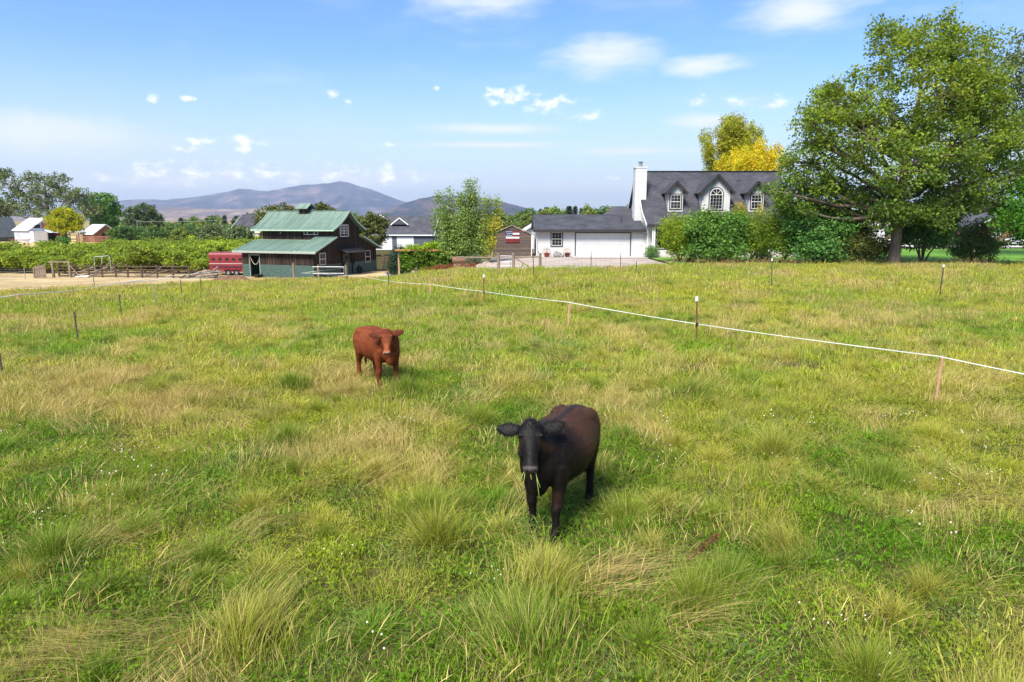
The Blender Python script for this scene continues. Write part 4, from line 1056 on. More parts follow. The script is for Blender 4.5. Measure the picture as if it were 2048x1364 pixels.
bush('feathery_shrub', 'yellow green filler shrub behind the first two shrubs of the row', 'shrub', (14.1, 54.6, 0), plume_lobes(R0, 9, 1.7, 2.9), 260, 40, (.22, .22, .30), .15, .06, leafmat('feather_leaf4', (0.246, 0.319, 0.029), .42), 141, group=SG)
bush('feathery_shrub', 'olive filler shrub behind the lilac and the tall feathery shrub', 'shrub', (16.9, 54.6, 0), plume_lobes(R0, 9, 1.8, 3.3), 280, 40, (.22, .22, .30), .15, .06, leafmat('feather_leaf5', (0.203, 0.275, 0.029), .42), 142, group=SG)
bush('lilac_shrub', 'green filler shrub behind the dense dark shrub near the bare stem', 'shrub', (24.4, 52.4, 0), [(0, 0, 1.6, 1.6, 1.2, 1.3), (.9, 0, 2.2, 1.1, 1.0, .9), (-.9, 0, 2.4, 1.0, .9, .9)], 260, 34, (.26, .26, .22), .16, .11, leafmat('lilac_leaf2', (0.162, 0.274, 0.057), .34), 143, group=SG)
# blue spruce
def conifer(name, label, loc, h, r, seed, mat, group=None, dens=1.0, L=.16, n_per=26):
    rs = np.random.default_rng(seed); t = thing(name, label, 'tree', loc, rs.uniform(0, 6), group)
    MB().tube([(0, 0, -.1), (0, 0, h * .5), (0, 0, h * .97)], [.03 * h + .02, .02 * h + .01, .01], 6).build('trunk', M['twig'], t)
    cen = []
    nl = max(6, int(9 * dens + h))
    for i in range(nl):
        z = h * (.08 + .9 * i / nl); rr = r * (1 - i / nl) ** .85 + .05
        for k in range(max(4, int(10 * rr / r * dens + 3))):
            a = rs.uniform(0, 6.283)
            for q in (.35, .7, 1.0): cen.append((math.cos(a) * rr * q, math.sin(a) * rr * q, z - .18 * rr * q + rs.normal() * .03 * h))
    cen = np.array(cen); tn = W1[rs.integers(0, 4, len(cen))] * rs.uniform(.8, 1.2, (len(cen), 1))
    link(bpy.data.objects.new('crown', leaves('crown', cen, tn, n_per, (.05 * r + .1, .05 * r + .1, .03 * h + .02), L, L * .3, mat, rs, .3, .5)), t); return t
conifer('blue_spruce', 'small blue spruce in the gap of the shrub row', (20.3, 55.4, 0), 1.65, .62, 50, leafmat('blue_needle', (.14, .21, .24), .1), L=.11)
# golden and green ash behind the house
def golden_tree():
    rs = np.random.default_rng(23); t = thing('golden_tree', 'golden yellow tree rising behind the house roof', 'tree', (26.6, 80, 0))
    lobes = []
    for k in range(20):
        a = rs.uniform(0, 6.283); r = rs.uniform(.5, 4.3); z1 = 11.2 - .28 * r ** 1.2 + rs.uniform(-.5, .5)
        for q in (.5, .72, .9, 1.0): lobes.append((math.cos(a) * r * q + 1.0, math.sin(a) * r * .7 * q, z1 * (.35 + .65 * q), .62 * (1.35 - .5 * q), .62 * (1.35 - .5 * q), .75))
    trunk = [(0, 0, -.1, .4), (0, 0, 2, .3), (.3, 0, 5, .22), (.6, 0, 9, .08)]
    tree_parts(t, lobes, trunk, 800, 34, (.28, .28, .40), .26, .10, M['leaf_yellow'], rs, np.array([[1, 1, 1], [1.05, .9, .8], [.9, 1.05, 1.2], [1.1, 1.1, 1]]), twigs=120)
    t = thing('plume_tree', 'olive green plumed tree behind the golden tree', 'tree', (26.6, 84, 0))
    lobes = []
    for k in range(44):
        a = rs.uniform(0, 6.283); r = rs.uniform(.2, 3.9); z1 = 14.6 - .42 * r ** 1.35 + rs.uniform(-.8, .6)
        for q in (.45, .65, .82, 1.0): lobes.append((math.cos(a) * r * q - .6, math.sin(a) * r * .7 * q, z1 * (.3 + .7 * q), .62 * (1.4 - .6 * q), .62 * (1.4 - .6 * q), .85))
    tree_parts(t, lobes, [(0, 0, -.1, .4), (0, 0, 3, .3), (0, 0, 8, .2), (0, 0, 14, .05)], 1200, 46, (.28, .28, .45), .26, .10, leafmat('ash_leaf', (.38, .38, .03), .35), rs, W1, twigs=120)
golden_tree()
# poplar clump in the yard
def poplar():
    rs = np.random.default_rng(24); t = thing('poplar_tree', 'airy multi stemmed poplar between the barn and the brown shed', 'tree', (-3.5, 55.0, float(T(-3.5, 55.0))))
    lobes = []
    for (x, y, z1) in [(-1.9, 0, 6.5), (-1.2, .4, 6.9), (-.4, -.4, 6.4), (.1, .3, 7.5), (.5, 0, 7.6), (1.3, -.2, 6.2), (2.0, .2, 6.0), (-1.5, -.5, 4.6), (1.0, .6, 5.2), (1.9, -.4, 4.4), (-.2, -.8, 4.6), (-2.3, .1, 4.9)]:
        for q in (.35, .52, .7, .86, 1.0): lobes.append((1.16 * x * (.35 + .65 * q), y * (.35 + .65 * q), .81 * z1 * q, .80 * (1.25 - .85 * q), .80 * (1.25 - .85 * q), .55))
    def tf(c, t):
        w = (sstep((c[:, 0] - .9) / 1.2) * sstep((6.2 - c[:, 2]) / 3))[:, None] * (rs.random((len(c), 1)) > .35)
        return t * (1 - w) + t * np.array([2.3, 1.45, .6]) * w
    mb = MB()
    tree_parts(t, lobes, [(0, 0, -.2, .16), (0, 0, .8, .11), (0, 0, 2.2, .09), (0, 0, 4.5, .06), (.1, 0, 6.0, .02)], 900, 34, (.21, .21, .26), .135, .10, leafmat('poplar_leaf', (0.225, 0.312, 0.075), .38, .45, .4), rs, W1, twigs=150, tint_fn=tf, bark=pmat('pale_bark', (.28, .25, .21), .9, .25, 5))
poplar()
GV = float(T(-7, 60))
bush('juniper_shrub', 'dense dark green conical shrub at the left end of the vine pergola', 'shrub', (-10.2, 61.5, float(T(-10.2, 61.5))), [(0, 0, .9, 1.05, .9, 1.0), (.1, 0, 1.7, .85, .8, .8), (.4, 0, 2.2, .9, .7, .5), (.2, 0, 2.55, .4, .4, .35)], 260, 34, (.18, .18, .2), .11, .07, leafmat('juniper', (0.027, 0.062, 0.033), .2), 51)
bush('yard_shrub', 'dark shrub growing against the left side of the brown shed', 'shrub', (-2.45, 62.2, 0), [(0, 0, 1.0, .75, .7, 1.0), (0, 0, 2.0, .6, .6, .7)], 140, 30, (.16, .16, .2), .11, .08, dg, 52)
bush('sage_shrub', 'low grey green shrub at the foot of the poplar', 'shrub', (-2.9, 52.6, float(T(-2.9, 52.6))), [(0, 0, .45, .6, .6, .5)], 80, 30, (.14, .14, .14), .09, .04, leafmat('sage_leaf', (.09, .12, .075), .2), 53)
bush('boxwood_shrub', 'rounded green shrub at the corner of the garage and porch', 'shrub', (12.05, 59.2, 0), [(0, 0, .45, .62, .5, .45), (0, 0, .75, .45, .4, .3)], 110, 30, (.13, .13, .13), .08, .05, dg, 54)

# trees round the old barn at far left
def far_tree(name, label, loc, lobes, clumps, mat, seed, L=.55, n_per=26, spread=.55, trunk_r=.3, group=None, twigs=60, tints=W1):
    rs = np.random.default_rng(seed); t = thing(name, label, 'tree', loc, 0, group)
    top = max(l[2] for l in lobes)
    tree_parts(t, lobes, [(0, 0, -.2, trunk_r * 1.3), (0, 0, top * .2, trunk_r), (0, 0, top * .6, trunk_r * .6), (0, 0, top * .95, .06)], clumps, n_per, (spread, spread, spread * .8), L, L * .7, mat, rs, tints, twigs=twigs)
    return t
Zl = -2.42
far_tree('cottonwood_tree', 'tall open grey green cottonwood behind the old tin barn', (-131, 196, Zl), [(-6, 0, 10, 4.5, 4, 4), (0, 0, 13, 4.5, 4, 4), (6, 0, 11.5, 4.5, 4, 3.5), (-9, 0, 14.5, 3.5, 3, 3), (-3, 0, 17, 3.5, 3, 2.4), (4, 0, 16.5, 3.2, 3, 2.4), (10, 0, 12.5, 3, 3, 2.2), (-12, 0, 9, 3.5, 3, 3), (0, 0, 7, 4, 4, 3), (12, 0, 8.5, 3, 3, 2.5), (-10, 0, 18.5, 2, 2, 1.4)], 620, M['leaf_grey'], 61, .5, 20, .5, .7, twigs=200)
far_tree('cottonwood_tree', 'tall grey green cottonwood cut by the left edge of the picture', (-152, 196, Zl), [(0, 0, 12, 5, 4, 4), (4, 0, 16, 3.5, 3, 3), (6, 0, 9, 4, 3, 3), (8, 0, 18, 2.4, 2, 2)], 260, M['leaf_grey'], 62, .6, 22, .62, .6)
far_tree('green_tree', 'full mid green tree between the cottonwood and the yellow green tree', (-121, 205, Zl), [(0, 0, 7, 4, 4, 4), (2, 0, 10.5, 3.4, 3, 3), (-2, 0, 11, 3, 3, 2.4), (4, 0, 6, 3, 3, 3)], 260, leafmat('mid_leaf', (0.106, 0.225, 0.044), .3), 63, .6, 26, .55)
far_tree('yellow_green_tree', 'round yellow green tree in front of the old tin barn', (-104.6, 162, Zl), [(0, 0, 4.6, 3.0, 2.6, 2.2), (-2.4, 0, 5.8, 1.9, 1.8, 1.6), (2.2, 0, 5.8, 2.0, 1.8, 1.6), (0, 0, 7.2, 2.4, 2.2, 1.3), (3.0, 0, 4.0, 1.6, 1.6, 1.0), (-2.6, 0, 4.2, 1.4, 1.4, 1.0)], 300, leafmat('yellow_green_leaf', (.36, .38, .015), .45), 64, .42, 28, .42, .25, tints=np.array([[1, 1, 1], [.85, .95, 1], [1.1, 1.05, 1]]))
bush('thicket', 'dark thicket round the foot of the yellow green tree', 'shrub', (-104.6, 160.8, Zl), [(0, 0, .9, 1.3, 1.0, 1.0)], 60, 24, (.3, .3, .3), .35, .2, dg, 65)
far_tree('dark_bushy_tree', 'dark rounded bushy tree right of the tin shed', (-99.5, 186, Zl), [(0, 0, 4.2, 4.2, 3.5, 3.6), (1, 0, 7.8, 3.0, 2.8, 2.2), (-2.5, 0, 6.6, 2.6, 2.5, 2.2), (3.2, 0, 5.6, 2.4, 2.3, 2.6), (0, 0, 1.6, 4.6, 3.5, 1.6)], 420, leafmat('dusty_dark_leaf', (0.088, 0.131, 0.056), .25), 66, .5, 26, .5, .4)
# orchard: low bushy fruit trees in rows
def orchard():
    protos = []
    for s_ in range(4):
        rs = np.random.default_rng(70 + s_)
        lobes = [(0, 0, 1.35, 1.35, 1.25, .75), (-.7, .2, 1.75, .8, .8, .5), (.8, -.1, 1.7, .85, .8, .5), (.1, -.7, 1.2, .9, .7, .6), (0, .6, 1.9, .8, .8, .45)]
        lobes = [tuple(np.array(l) * rs.uniform(.88, 1.12, 6)) for l in lobes]
        cen, idx = lobe_points(lobes, 120, rs, .5); cen[:, 2] = np.maximum(cen[:, 2], .35)
        tn = np.array([[1, 1, 1], [1.15, 1.1, .9], [.85, .95, 1]])[rs.integers(0, 3, 120)] * rs.uniform(.75, 1.25, (120, 1)) * (1.08, .72, .9, 1.2)[s_]
        crown = leaves('crown', cen, tn, 26, (.22, .22, .17), .26, .12, M['orchard_leaf'], rs)
        mb = MB(); mb.tube([(0, 0, -.1), (.03, 0, .5), (0, .03, 1.2)], [.1, .08, .04], 6, cap=False)
        for j in range(8): limb(mb, (0, 0, .5), cen[j * 7], .045, .012, rs, seg=3, n=4)
        protos.append((crown, mb.mesh('trunk', M['twig'])))
    rs = np.random.default_rng(77); n = 0
    ordn = ['front', 'second', 'third', 'fourth', 'fifth', 'sixth', 'seventh', 'eighth', 'ninth', 'tenth', 'eleventh', 'twelfth', 'thirteenth', 'fourteenth', 'fifteenth', 'sixteenth', 'back']
    nums = ['first', 'second', 'third', 'fourth', 'fifth', 'sixth', 'seventh', 'eighth', 'ninth', 'tenth', 'eleventh', 'twelfth', 'thirteenth', 'fourteenth', 'fifteenth', 'sixteenth', 'seventeenth', 'eighteenth', 'nineteenth', 'twentieth']
    for row in range(17):
        inrow = 0
        Y = 73.0 + row * 3.6 + (1.2 if row > 8 else 0)
        x = -.80 * Y
        while x < -.355 * Y - (0 if row > 1 else 1.0):
            px = 1024 + 1386 * x / Y
            lim = 1.0
            if px < 190 + rs.uniform(-30, 30) and row > 5 - (1 if px < 60 else 0): x += 2.8; continue
            if px < 440 and row > 10 + (px - 190) / 60: x += 2.8; continue
            if Y < 82 and px > 395: x += 2.8; continue
            xx = x + rs.uniform(-.5, .5); yy = Y + rs.uniform(-.6, .6)
            t = thing('fruit_tree', 'low bushy fruit tree, %s from the left in the %s orchard row' % (nums[min(inrow, 19)], ordn[row]), 'tree', (xx, yy, -2.42), rs.uniform(0, 6.28), 'orchard fruit trees')
            k = int(rs.integers(0, 4)); sc = rs.uniform(.74, 1.28); inrow += 1; t.scale = (sc * 1.1, sc * 1.1, sc * rs.uniform(.9, 1.08))
            link(bpy.data.objects.new('crown', protos[k][0]), t); link(bpy.data.objects.new('trunk', protos[k][1]), t); n += 1
            x += 2.8
    return n
M['orchard_leaf'] = leafmat('orchard_leaf', (.24, .31, .03), .38)
NORCH = orchard()
# wood line far behind
def woodline():
    rs = np.random.default_rng(90); protos = []
    mats = [leafmat('wood_leaf_a', (0.081, 0.150, 0.040), .25), leafmat('wood_leaf_b', (0.138, 0.225, 0.045), .3), leafmat('wood_leaf_c', (0.188, 0.237, 0.050), .3)]
    for s_ in range(6):
        r_ = np.random.default_rng(91 + s_)
        lobes = [(0, 0, .45, .40, .4, .3), (-.18, 0, .62, .26, .25, .24), (.2, 0, .64, .25, .25, .22), (0, 0, .82, .24, .24, .17), (0, 0, .25, .38, .35, .2)]
        lobes = [tuple(np.array(l) * r_.uniform(.8, 1.2, 6)) for l in lobes]
        cen, _ = lobe_points(lobes, 110, r_, .5); cen[:, 2] = np.maximum(cen[:, 2], .06)
        tn = W1[r_.integers(0, 4, 110)] * r_.uniform(.75, 1.25, (110, 1))
        protos.append((leaves('crown', cen, tn, 16, (.065, .065, .05), .075, .055, mats[s_ % 3], r_), MB().tube([(0, 0, -.02), (0, 0, .4), (0, 0, .8)], [.03, .025, .008], 5).mesh('trunk', M['twig'])))
    r_ = np.random.default_rng(99); cen = []
    for i in range(11):
        z = .06 + .9 * i / 11; rr = .2 * (1 - i / 11) + .02
        for k in range(9): a = r_.uniform(0, 6.28); q = r_.uniform(.3, 1); cen.append((math.cos(a) * rr * q, math.sin(a) * rr * q, z))
    cen = np.array(cen); protos.append((leaves('crown', cen, W1[r_.integers(0, 4, len(cen))] * r_.uniform(.7, 1.2, (len(cen), 1)), 16, (.04, .04, .04), .06, .03, M['needle'], r_), protos[0][1]))
    def put(px, Y, h, k, wd=1.0, label='tree in the far wood line'):
        x = (px - 1024) / 1386 * Y
        z = float(T(x, Y)) - .1
        spots = [(270, 'left of the pale utility pole'), (330, 'right of the pale utility pole'), (420, 'below the long foothill'), (500, 'left of the barn roof'), (620, 'behind the left half of the barn roof'), (720, 'behind the barn peak'), (800, 'behind the grey roofed house'), (880, 'between the grey house and the poplar'), (1000, 'behind the poplar'), (1070, 'behind the brown shed'), (1150, 'behind the left half of the garage roof'), (1270, 'behind the right half of the garage roof'), (1400, 'behind the house roof'), (1560, 'right of the golden tree'), (1800, 'behind the shade tree crown'), (9999, 'behind the brick house')]
        label = label + ' ' + next(b for a, b in spots if px < a); size = 'tall ' if h > 10.5 else 'middling ' if h > 7.5 else 'low '
        if k < 6: label = size + label
        clab = size + 'dark conifer in the far wood line ' + next(b for a, b in spots if px < a)
        t = thing('wood_tree' if k < 6 else 'conifer_tree', label if k < 6 else clab, 'tree', (x, Y, z), rs.uniform(0, 6.28), 'far wood line trees' if k < 6 else 'far wood line conifers')
        t.scale = (h * wd, h * wd, h)
        link(bpy.data.objects.new('crown', protos[k][0]), t); link(bpy.data.objects.new('trunk', protos[k][1]), t)
    # heights come from where the tops stand against the mountains
    def top(px): return np.interp(px, [200, 250, 300, 360, 430, 490, 560, 700, 740, 800, 860, 1010, 1060, 1100, 1130, 1180, 1230, 1280, 1400, 1600, 2100], [428, 444, 440, 434, 430, 428, 420, 424, 430, 432, 428, 424, 418, 412, 410, 412, 410, 410, 408, 412, 420])
    for i in range(120):
        px = 195 + i * 9.3 + rs.uniform(-6, 6); Y = rs.uniform(225, 330)
        zt = CAM_H + (440 - top(px) + rs.uniform(-9, 2)) * Y / 1408
        h = zt + 2.4 if px < 1000 else zt + .3
        con = rs.random() < (.45 if (300 < px < 500) or (1080 < px < 1160) else .12)
        put(px, Y, max(h, 3.5), 6 if con else int(rs.integers(0, 6)), rs.uniform(.8, 1.5) if not con else 1.1)
    for i in range(46):
        px = 225 + i * 6.0 + rs.uniform(-4, 4); Y = rs.uniform(160, 205)
        zt = CAM_H + (440 - rs.uniform(446, 462)) * Y / 1408
        put(px, Y, zt + 2.4, int(rs.integers(0, 6)), rs.uniform(1.1, 1.7), 'bushy tree along the far lane')
    for i in range(40):
        px = 1430 + i * 16 + rs.uniform(-8, 8); Y = rs.uniform(130, 220)
        zt = CAM_H + (440 - rs.uniform(405, 430)) * Y / 1408
        put(px, Y, zt, int(rs.integers(0, 6)), rs.uniform(.8, 1.3), 'tree beyond the road')
woodline()
for (px, Y, ytop, w, lab, sd_) in [(560, 100, 404, 4.2, 'rounded olive tree showing above the left half of the barn roof', 111), (645, 100, 406, 2.6, 'green tree top showing right of the barn cupola', 112), (740, 108, 424, 3.2, 'loose green tree between barn peak and grey house', 113), (425, 118, 447, 3.6, 'round grey green tree at the far end of the orchard', 114), (478, 112, 452, 2.6, 'pale green bushy tree left of the barn roof', 115)]:
    h = CAM_H + (440 - ytop) * Y / 1408 + 2.4; x = (px - 1024) / 1386 * Y
    far_tree('yard_tree', lab, (x, Y, -2.4), [(0, 0, h * .5, w * .8, w * .7, h * .3), (-w * .4, 0, h * .7, w * .5, w * .5, h * .2), (w * .4, 0, h * .72, w * .5, w * .5, h * .2), (0, 0, h * .84, w * .5, w * .5, h * .14)], 240, M['leaf_olive'] if sd_ < 114 else M['leaf_grey'], sd_, .34, 28, .3, .2)

# ------------------------------------------------------------------ electric tape fence
TPOST = {}
def tpost(name, label, x, y, h, cap=True, mat=None, lean=(0, 0), group='steel fence posts'):
    z = float(T(x, y)); mt = mat or M['tpost']; h = h + .04
    t = thing(name, label, 'fence post', (x, y, z - .04), random.uniform(0, .5), group)
    t.rotation_euler = (lean[0], lean[1], t.rotation_euler[2])
    key = (round(h, 2), mt.name)
    if key not in TPOST:
        m = MB(); m.box(-.022, .022, -.004, .004, -.3, h); m.box(-.005, .005, .004, .036, -.3, h)
        for k in range(int(h / .09)): m.box(-.008, .008, -.012, -.004, .1 + k * .09, .13 + k * .09)
        c = MB().box(-.027, .027, -.017, .042, h - .11, h + .012)
        TPOST[key] = (m.mesh('stake', mt), c.mesh('white_cap', M['trim_white']))
    link(bpy.data.objects.new('stake', TPOST[key][0]), t)
    if cap: link(bpy.data.objects.new('white_cap', TPOST[key][1]), t)
    return t
tp = [('steel post in mid field where the white tape kinks, above the black cow', 4.88, 17.75, 1.27, True, M['rust']),
      ('dark steel post on the tape line above the red cow', -1.10, 26.6, 1.18, True, M['rust']),
      ('thin steel post on the tape line below the vine pergola', -6.94, 38.4, 1.1, False, None),
      ('steel post with pale cap standing below the feathery shrubs', 12.08, 31.7, 1.5, True, None),
      ('steel post with pale cap below the shade tree trunk', 18.11, 28.8, 1.4, True, None),
      ('short steel post in front of the right end of the driveway', 7.06, 38.9, .92, False, None),
      ('thin steel post in front of the left edge of the garage door', 5.25, 45.5, 1.15, False, None),
      ('thin steel post in front of the right edge of the garage door', 7.25, 45.9, 1.2, False, None),
      ('steel post standing below the right corner of the brown shed', 1.21, 37.6, 1.3, False, None),
      ('white capped steel post at the left edge of the picture', -10.85, 14.2, .88, True, None),
      ('leaning steel post, second nearest of the left fence line', -11.94, 18.5, .92, False, None),
      ('steel post, third nearest of the left fence line', -14.88, 25.8, .92, False, None),
      ('grey steel post, fourth nearest of the left fence line', -16.75, 31.9, 1.05, False, M['galv']),
      ('thin steel post of the left fence line left of the manure heap', -18.88, 38.9, 1.0, False, None),
      ('farthest thin steel post of the left fence line near the manure heap', -20.33, 44.5, .95, False, None),
      ('thin steel post on the left tape line near the dirt track', -25.78, 40.0, .55, False, None),
      ('thin steel post standing in the dirt below the corral fence', -29.7, 48.5, .95, False, None)]
for i, (lab, x, y, h, cap, mt) in enumerate(tp):
    tpost('steel_post', lab, x, y, h, cap, mt, (random.uniform(-.04, .04), random.uniform(-.05, .05)))
for k, (x, y, lab) in enumerate([(13.9, 51.4, 'left end'), (15.6, 51.3, 'dark lilac'), (19.2, 51.4, 'centre'), (23.0, 51.2, 'laurel'), (26.4, 51.3, 'bronze shrub'), (34.3, 51.0, 'rounded lawn shrub')]):
    tpost('steel_post', 'short white capped post in front of the %s of the shrub row' % lab if 'lawn' not in lab else 'short white capped post in front of the rounded lawn shrub', x, y, 1.05, True, None, group='posts along the shrub row')
for (x, y, z) in ((4.86, 17.75, .56), (-1.09, 26.59, .5), (-6.92, 38.4, -.14)):
    o = MB().box(-.03, .03, -.05, .01, -.03, .03).build('insulator', M['black']); o.location = (x, y - .01, z)
    tag(o, 'small black insulator holding the tape on the %s steel post' % ('kinked nearest' if y < 20 else 'middle' if y < 30 else 'far thin'), 'insulator')
def stake(lab, x, y, h):
    z = float(T(x, y)); t = thing('plastic_stake', lab, 'fence stake', (x, y, z - .05), random.uniform(-.3, .3), 'faded pink fence stakes')
    t.rotation_euler[1] = random.uniform(-.03, .06)
    m = MB(); m.box(-.021, .021, -.004, .004, -.2, h + .05); m.box(-.004, .004, .004, .022, -.2, h + .05); m.build('stake', M['pink'], t)
    c = MB()
    for k in range(3): c.box(-.03, -.021, -.008, .008, h - .02 - k * .17, h + .01 - k * .17)
    c.build('clip', M['pink'], t, kind='stuff'); return t
for lab, x, y, h in [('faded pink plastic stake nearest the camera at right', 7.65, 11.95, .87), ('faded pink stake below the gravel gate, beyond the red cow', 1.67, 20.25, .88), ('pale pink stake on the tape line below the pergola', -3.74, 31.0, .58), ('small pink stake on the tape line right of the barn', -10.0, 44.8, .8), ('small pale stake at the left end of the left tape', -23.74, 32.6, .55), ('small pale stake on the left tape below the corral', -27.1, 47.1, .7)]:
    stake(lab, x, y, h)
def tape(lab, pts, w=.020, grp=None, rope=0):
    v = []
    for i in range(len(pts) - 1):
        a, b = Vector(pts[i]), Vector(pts[i + 1])
        for k in range(8):
            t = k / 8; p = a.lerp(b, t); p.z -= .02 * (b - a).length ** .5 * 4 * t * (1 - t) * .35; v.append(p)
    v.append(Vector(pts[-1]))
    if rope:
        o = MB().tube(v, rope, 6).build('fence_tape', M['trim_white'], smooth=True); return tag(o, lab, 'fence tape')
    m = MB(); co = []; f = []
    for i, p in enumerate(v):
        tw = .5 + .5 * math.sin(i * .9)
        d = (v[min(i + 1, len(v) - 1)] - v[max(i - 1, 0)]).normalized(); s_ = d.cross(Vector((0, 0, 1))).normalized()
        off = Vector((0, 0, 1)) * w / 2 * (.35 + .65 * tw) + s_ * w / 2 * (1 - tw)
        n_ = off.cross(d).normalized() * .0015
        co += [p + off + n_, p - off + n_, p - off - n_, p + off - n_]
    for i in range(len(v) - 1):
        for k in range(4): a = i * 4 + k; b = i * 4 + (k + 1) % 4; f.append((a, b, b + 4, a + 4))
    m.add(co, f); o = m.build('fence_tape', M['tape']); tag(o, lab, 'fence tape'); return o
tape('white electric tape crossing the field from right edge to barn', [(8.6, 9.2, .86), (7.6, 11.94, .86), (4.86, 17.75, .56), (1.66, 20.25, .84), (-1.09, 26.59, .5), (-3.73, 31.02, .37), (-6.92, 38.4, -.14), (-9.96, 44.8, -.36), (-15.0, 54, -.95), (-18.5, 60, -1.33)])
tape('white tape rising from the gate corner to a wooden post', [(-18.5, 60, -1.33), (-14.9, 61.5, -.95)], .05)
tape('white electric tape along the dirt at the far left', [(-24.2, 30.6, -.33), (-23.68, 32.6, -.28), (-25.75, 39.98, -.83), (-27.05, 47.07, -1.02), (-26.8, 52, -1.22), (-24.5, 57, -1.4)], rope=.022)
tape('second white tape sagging from the left tape to the debris pile', [(-27.05, 47.07, -1.02), (-29.1, 58, -1.45), (-26.5, 63, -1.35)], rope=.022)

# ------------------------------------------------------------------ wooden posts, gates
def round_post(mb, x, y, z0, z1, r): mb.tube([(x, y, z0), (x, y, (z0 + z1) / 2), (x, y, z1)], [r * 1.05, r, r * .96], 8)
def wood_post(lab, x, y, h, r=.085):
    o = MB(); o.tube([(0, 0, -.3), (0, 0, h * .5), (0, 0, h)], [r * 1.06, r, r * .95], 9); ob = o.build('wooden_post', M['old_wood'])
    ob.location = (x, y, float(T(x, y))); tag(ob, lab, 'fence post', 'weathered wooden posts'); return ob
wood_post('thick weathered wooden post before the green barn base', -20.6, 64.6, 1.55, .12)
wood_post('thick wooden post carrying the end of the white tape near the barn door', -14.9, 61.5, 1.45, .13)
wood_post('brown wooden post at the left end of the metal gate by the barn', -17.6, 62.2, 1.45, .1)
def tube_gate(lab, a, b, h, bars, r=.022, mat=None, diag=False):
    a = Vector((a[0], a[1], float(T(*a)) + .15)); b = Vector((b[0], b[1], float(T(*b)) + .15)); u = Vector((0, 0, 1))
    t = thing('metal_gate', lab, 'gate', tuple(a)); o = lambda p: tuple(Vector(p) - a); mt = mat or M['galv']
    MB().tube([o(a), o(a + u * h)], r, 6).build('upright', mt, t); MB().tube([o(b), o(b + u * h)], r, 6).build('upright', mt, t)
    for k in range(bars):
        q = u * (h * k / (bars - 1)); MB().tube([o(a + q), o(b + q)], r * .8, 6).build('bar', mt, t)
    if diag: MB().tube([o(a), o(b + u * h)], r * .8, 6).build('brace', mt, t)
    return t
tube_gate('low white metal tube gate before the barn gable', (-17.8, 61.2), (-15.0, 61.0), 1.15, 3)
# ranch gate on the gravel: three posts, rail and braces
def ranch_gate():
    t = thing('ranch_gate', 'weathered timber gateway with ladder section on the gravel before the shed', 'gate', (.1, 46.3, 0))
    for x in (-1.02, 0, 1.80):
        m = MB(); round_post(m, x, 0, -.3, 1.06 + .03 * (x == 0), .095); m.build('post', M['old_wood'], t)
    m = MB(); m.tube([(0.1, 0, .80), (1.74, 0, .82)], .055, 7); m.build('rail', M['old_wood'], t)
    m = MB(); m.tube([(.08, 0, .74), (1.32, 0, -.02)], .04, 6); m.build('brace', M['old_wood'], t)
    m = MB(); m.tube([(1.78, 0, .95), (1.66, 0, 1.2)], .03, 6); m.build('latch_stick', M['old_wood'], t)
    for z in (.20, .46, .86): MB().tube([(-.92, 0, z), (-.12, 0, z)], .022, 6).build('rung', M['galv'], t)
    for x in (-.9, -.2): MB().tube([(x, 0, .05), (x, 0, .86)], .022, 6).build('upright', M['galv'], t)
    m = MB(); m.tube([(-1.1, .02, .74), (-4.2, 4.2, .55)], .06, 7); m.build('rail', M['old_wood'], t)
    return t
ranch_gate()
def wire_fence(lab, pts, h, strands, name='wire_fence', posts=None, mat=None, vert=0, r=.0035):
    t = thing(name, lab, 'fence', (pts[0][0], pts[0][1], 0)); o = Vector((pts[0][0], pts[0][1], 0))
    m = MB()
    for k in range(strands):
        z = h * (k + .6) / strands
        m.tube([tuple(Vector((p[0], p[1], float(T(*p)) + z)) - o) for p in pts], r, 4, cap=False)
    if vert:
        for i in range(len(pts) - 1):
            a = Vector((pts[i][0], pts[i][1], float(T(*pts[i])))); b = Vector((pts[i + 1][0], pts[i + 1][1], float(T(*pts[i + 1])))); n = max(1, int((b - a).length / vert))
            for k in range(n): p = a.lerp(b, k / n) - o; m.tube([tuple(p + Vector((0, 0, .05))), tuple(p + Vector((0, 0, h)))], r, 4, cap=False)
    m.build('wire_mesh', M['galv'], t, kind='stuff')
    for p in posts or []:
        q = MB(); q.box(-.02, .02, -.02, .02, -.2, h + .12); ob = q.build('post', mat or M['tpost'], t); ob.location = Vector((p[0], p[1], float(T(*p)))) - o
    return t
wire_fence('wire mesh fence along the gravel before the garage', [(1.95, 46.2), (5.25, 45.6), (7.25, 46.0), (11.5, 51.0)], .95, 6, vert=.3, r=.003)
wire_fence('old wire mesh fence at the far left of the corral', [(-52, 60.5), (-48.6, 61.5), (-45.4, 63.7), (-45.0, 66.0)], 1.05, 7, vert=.35, posts=[(-52, 60.5), (-48.6, 61.5), (-45.4, 63.7)], mat=M['galv'])

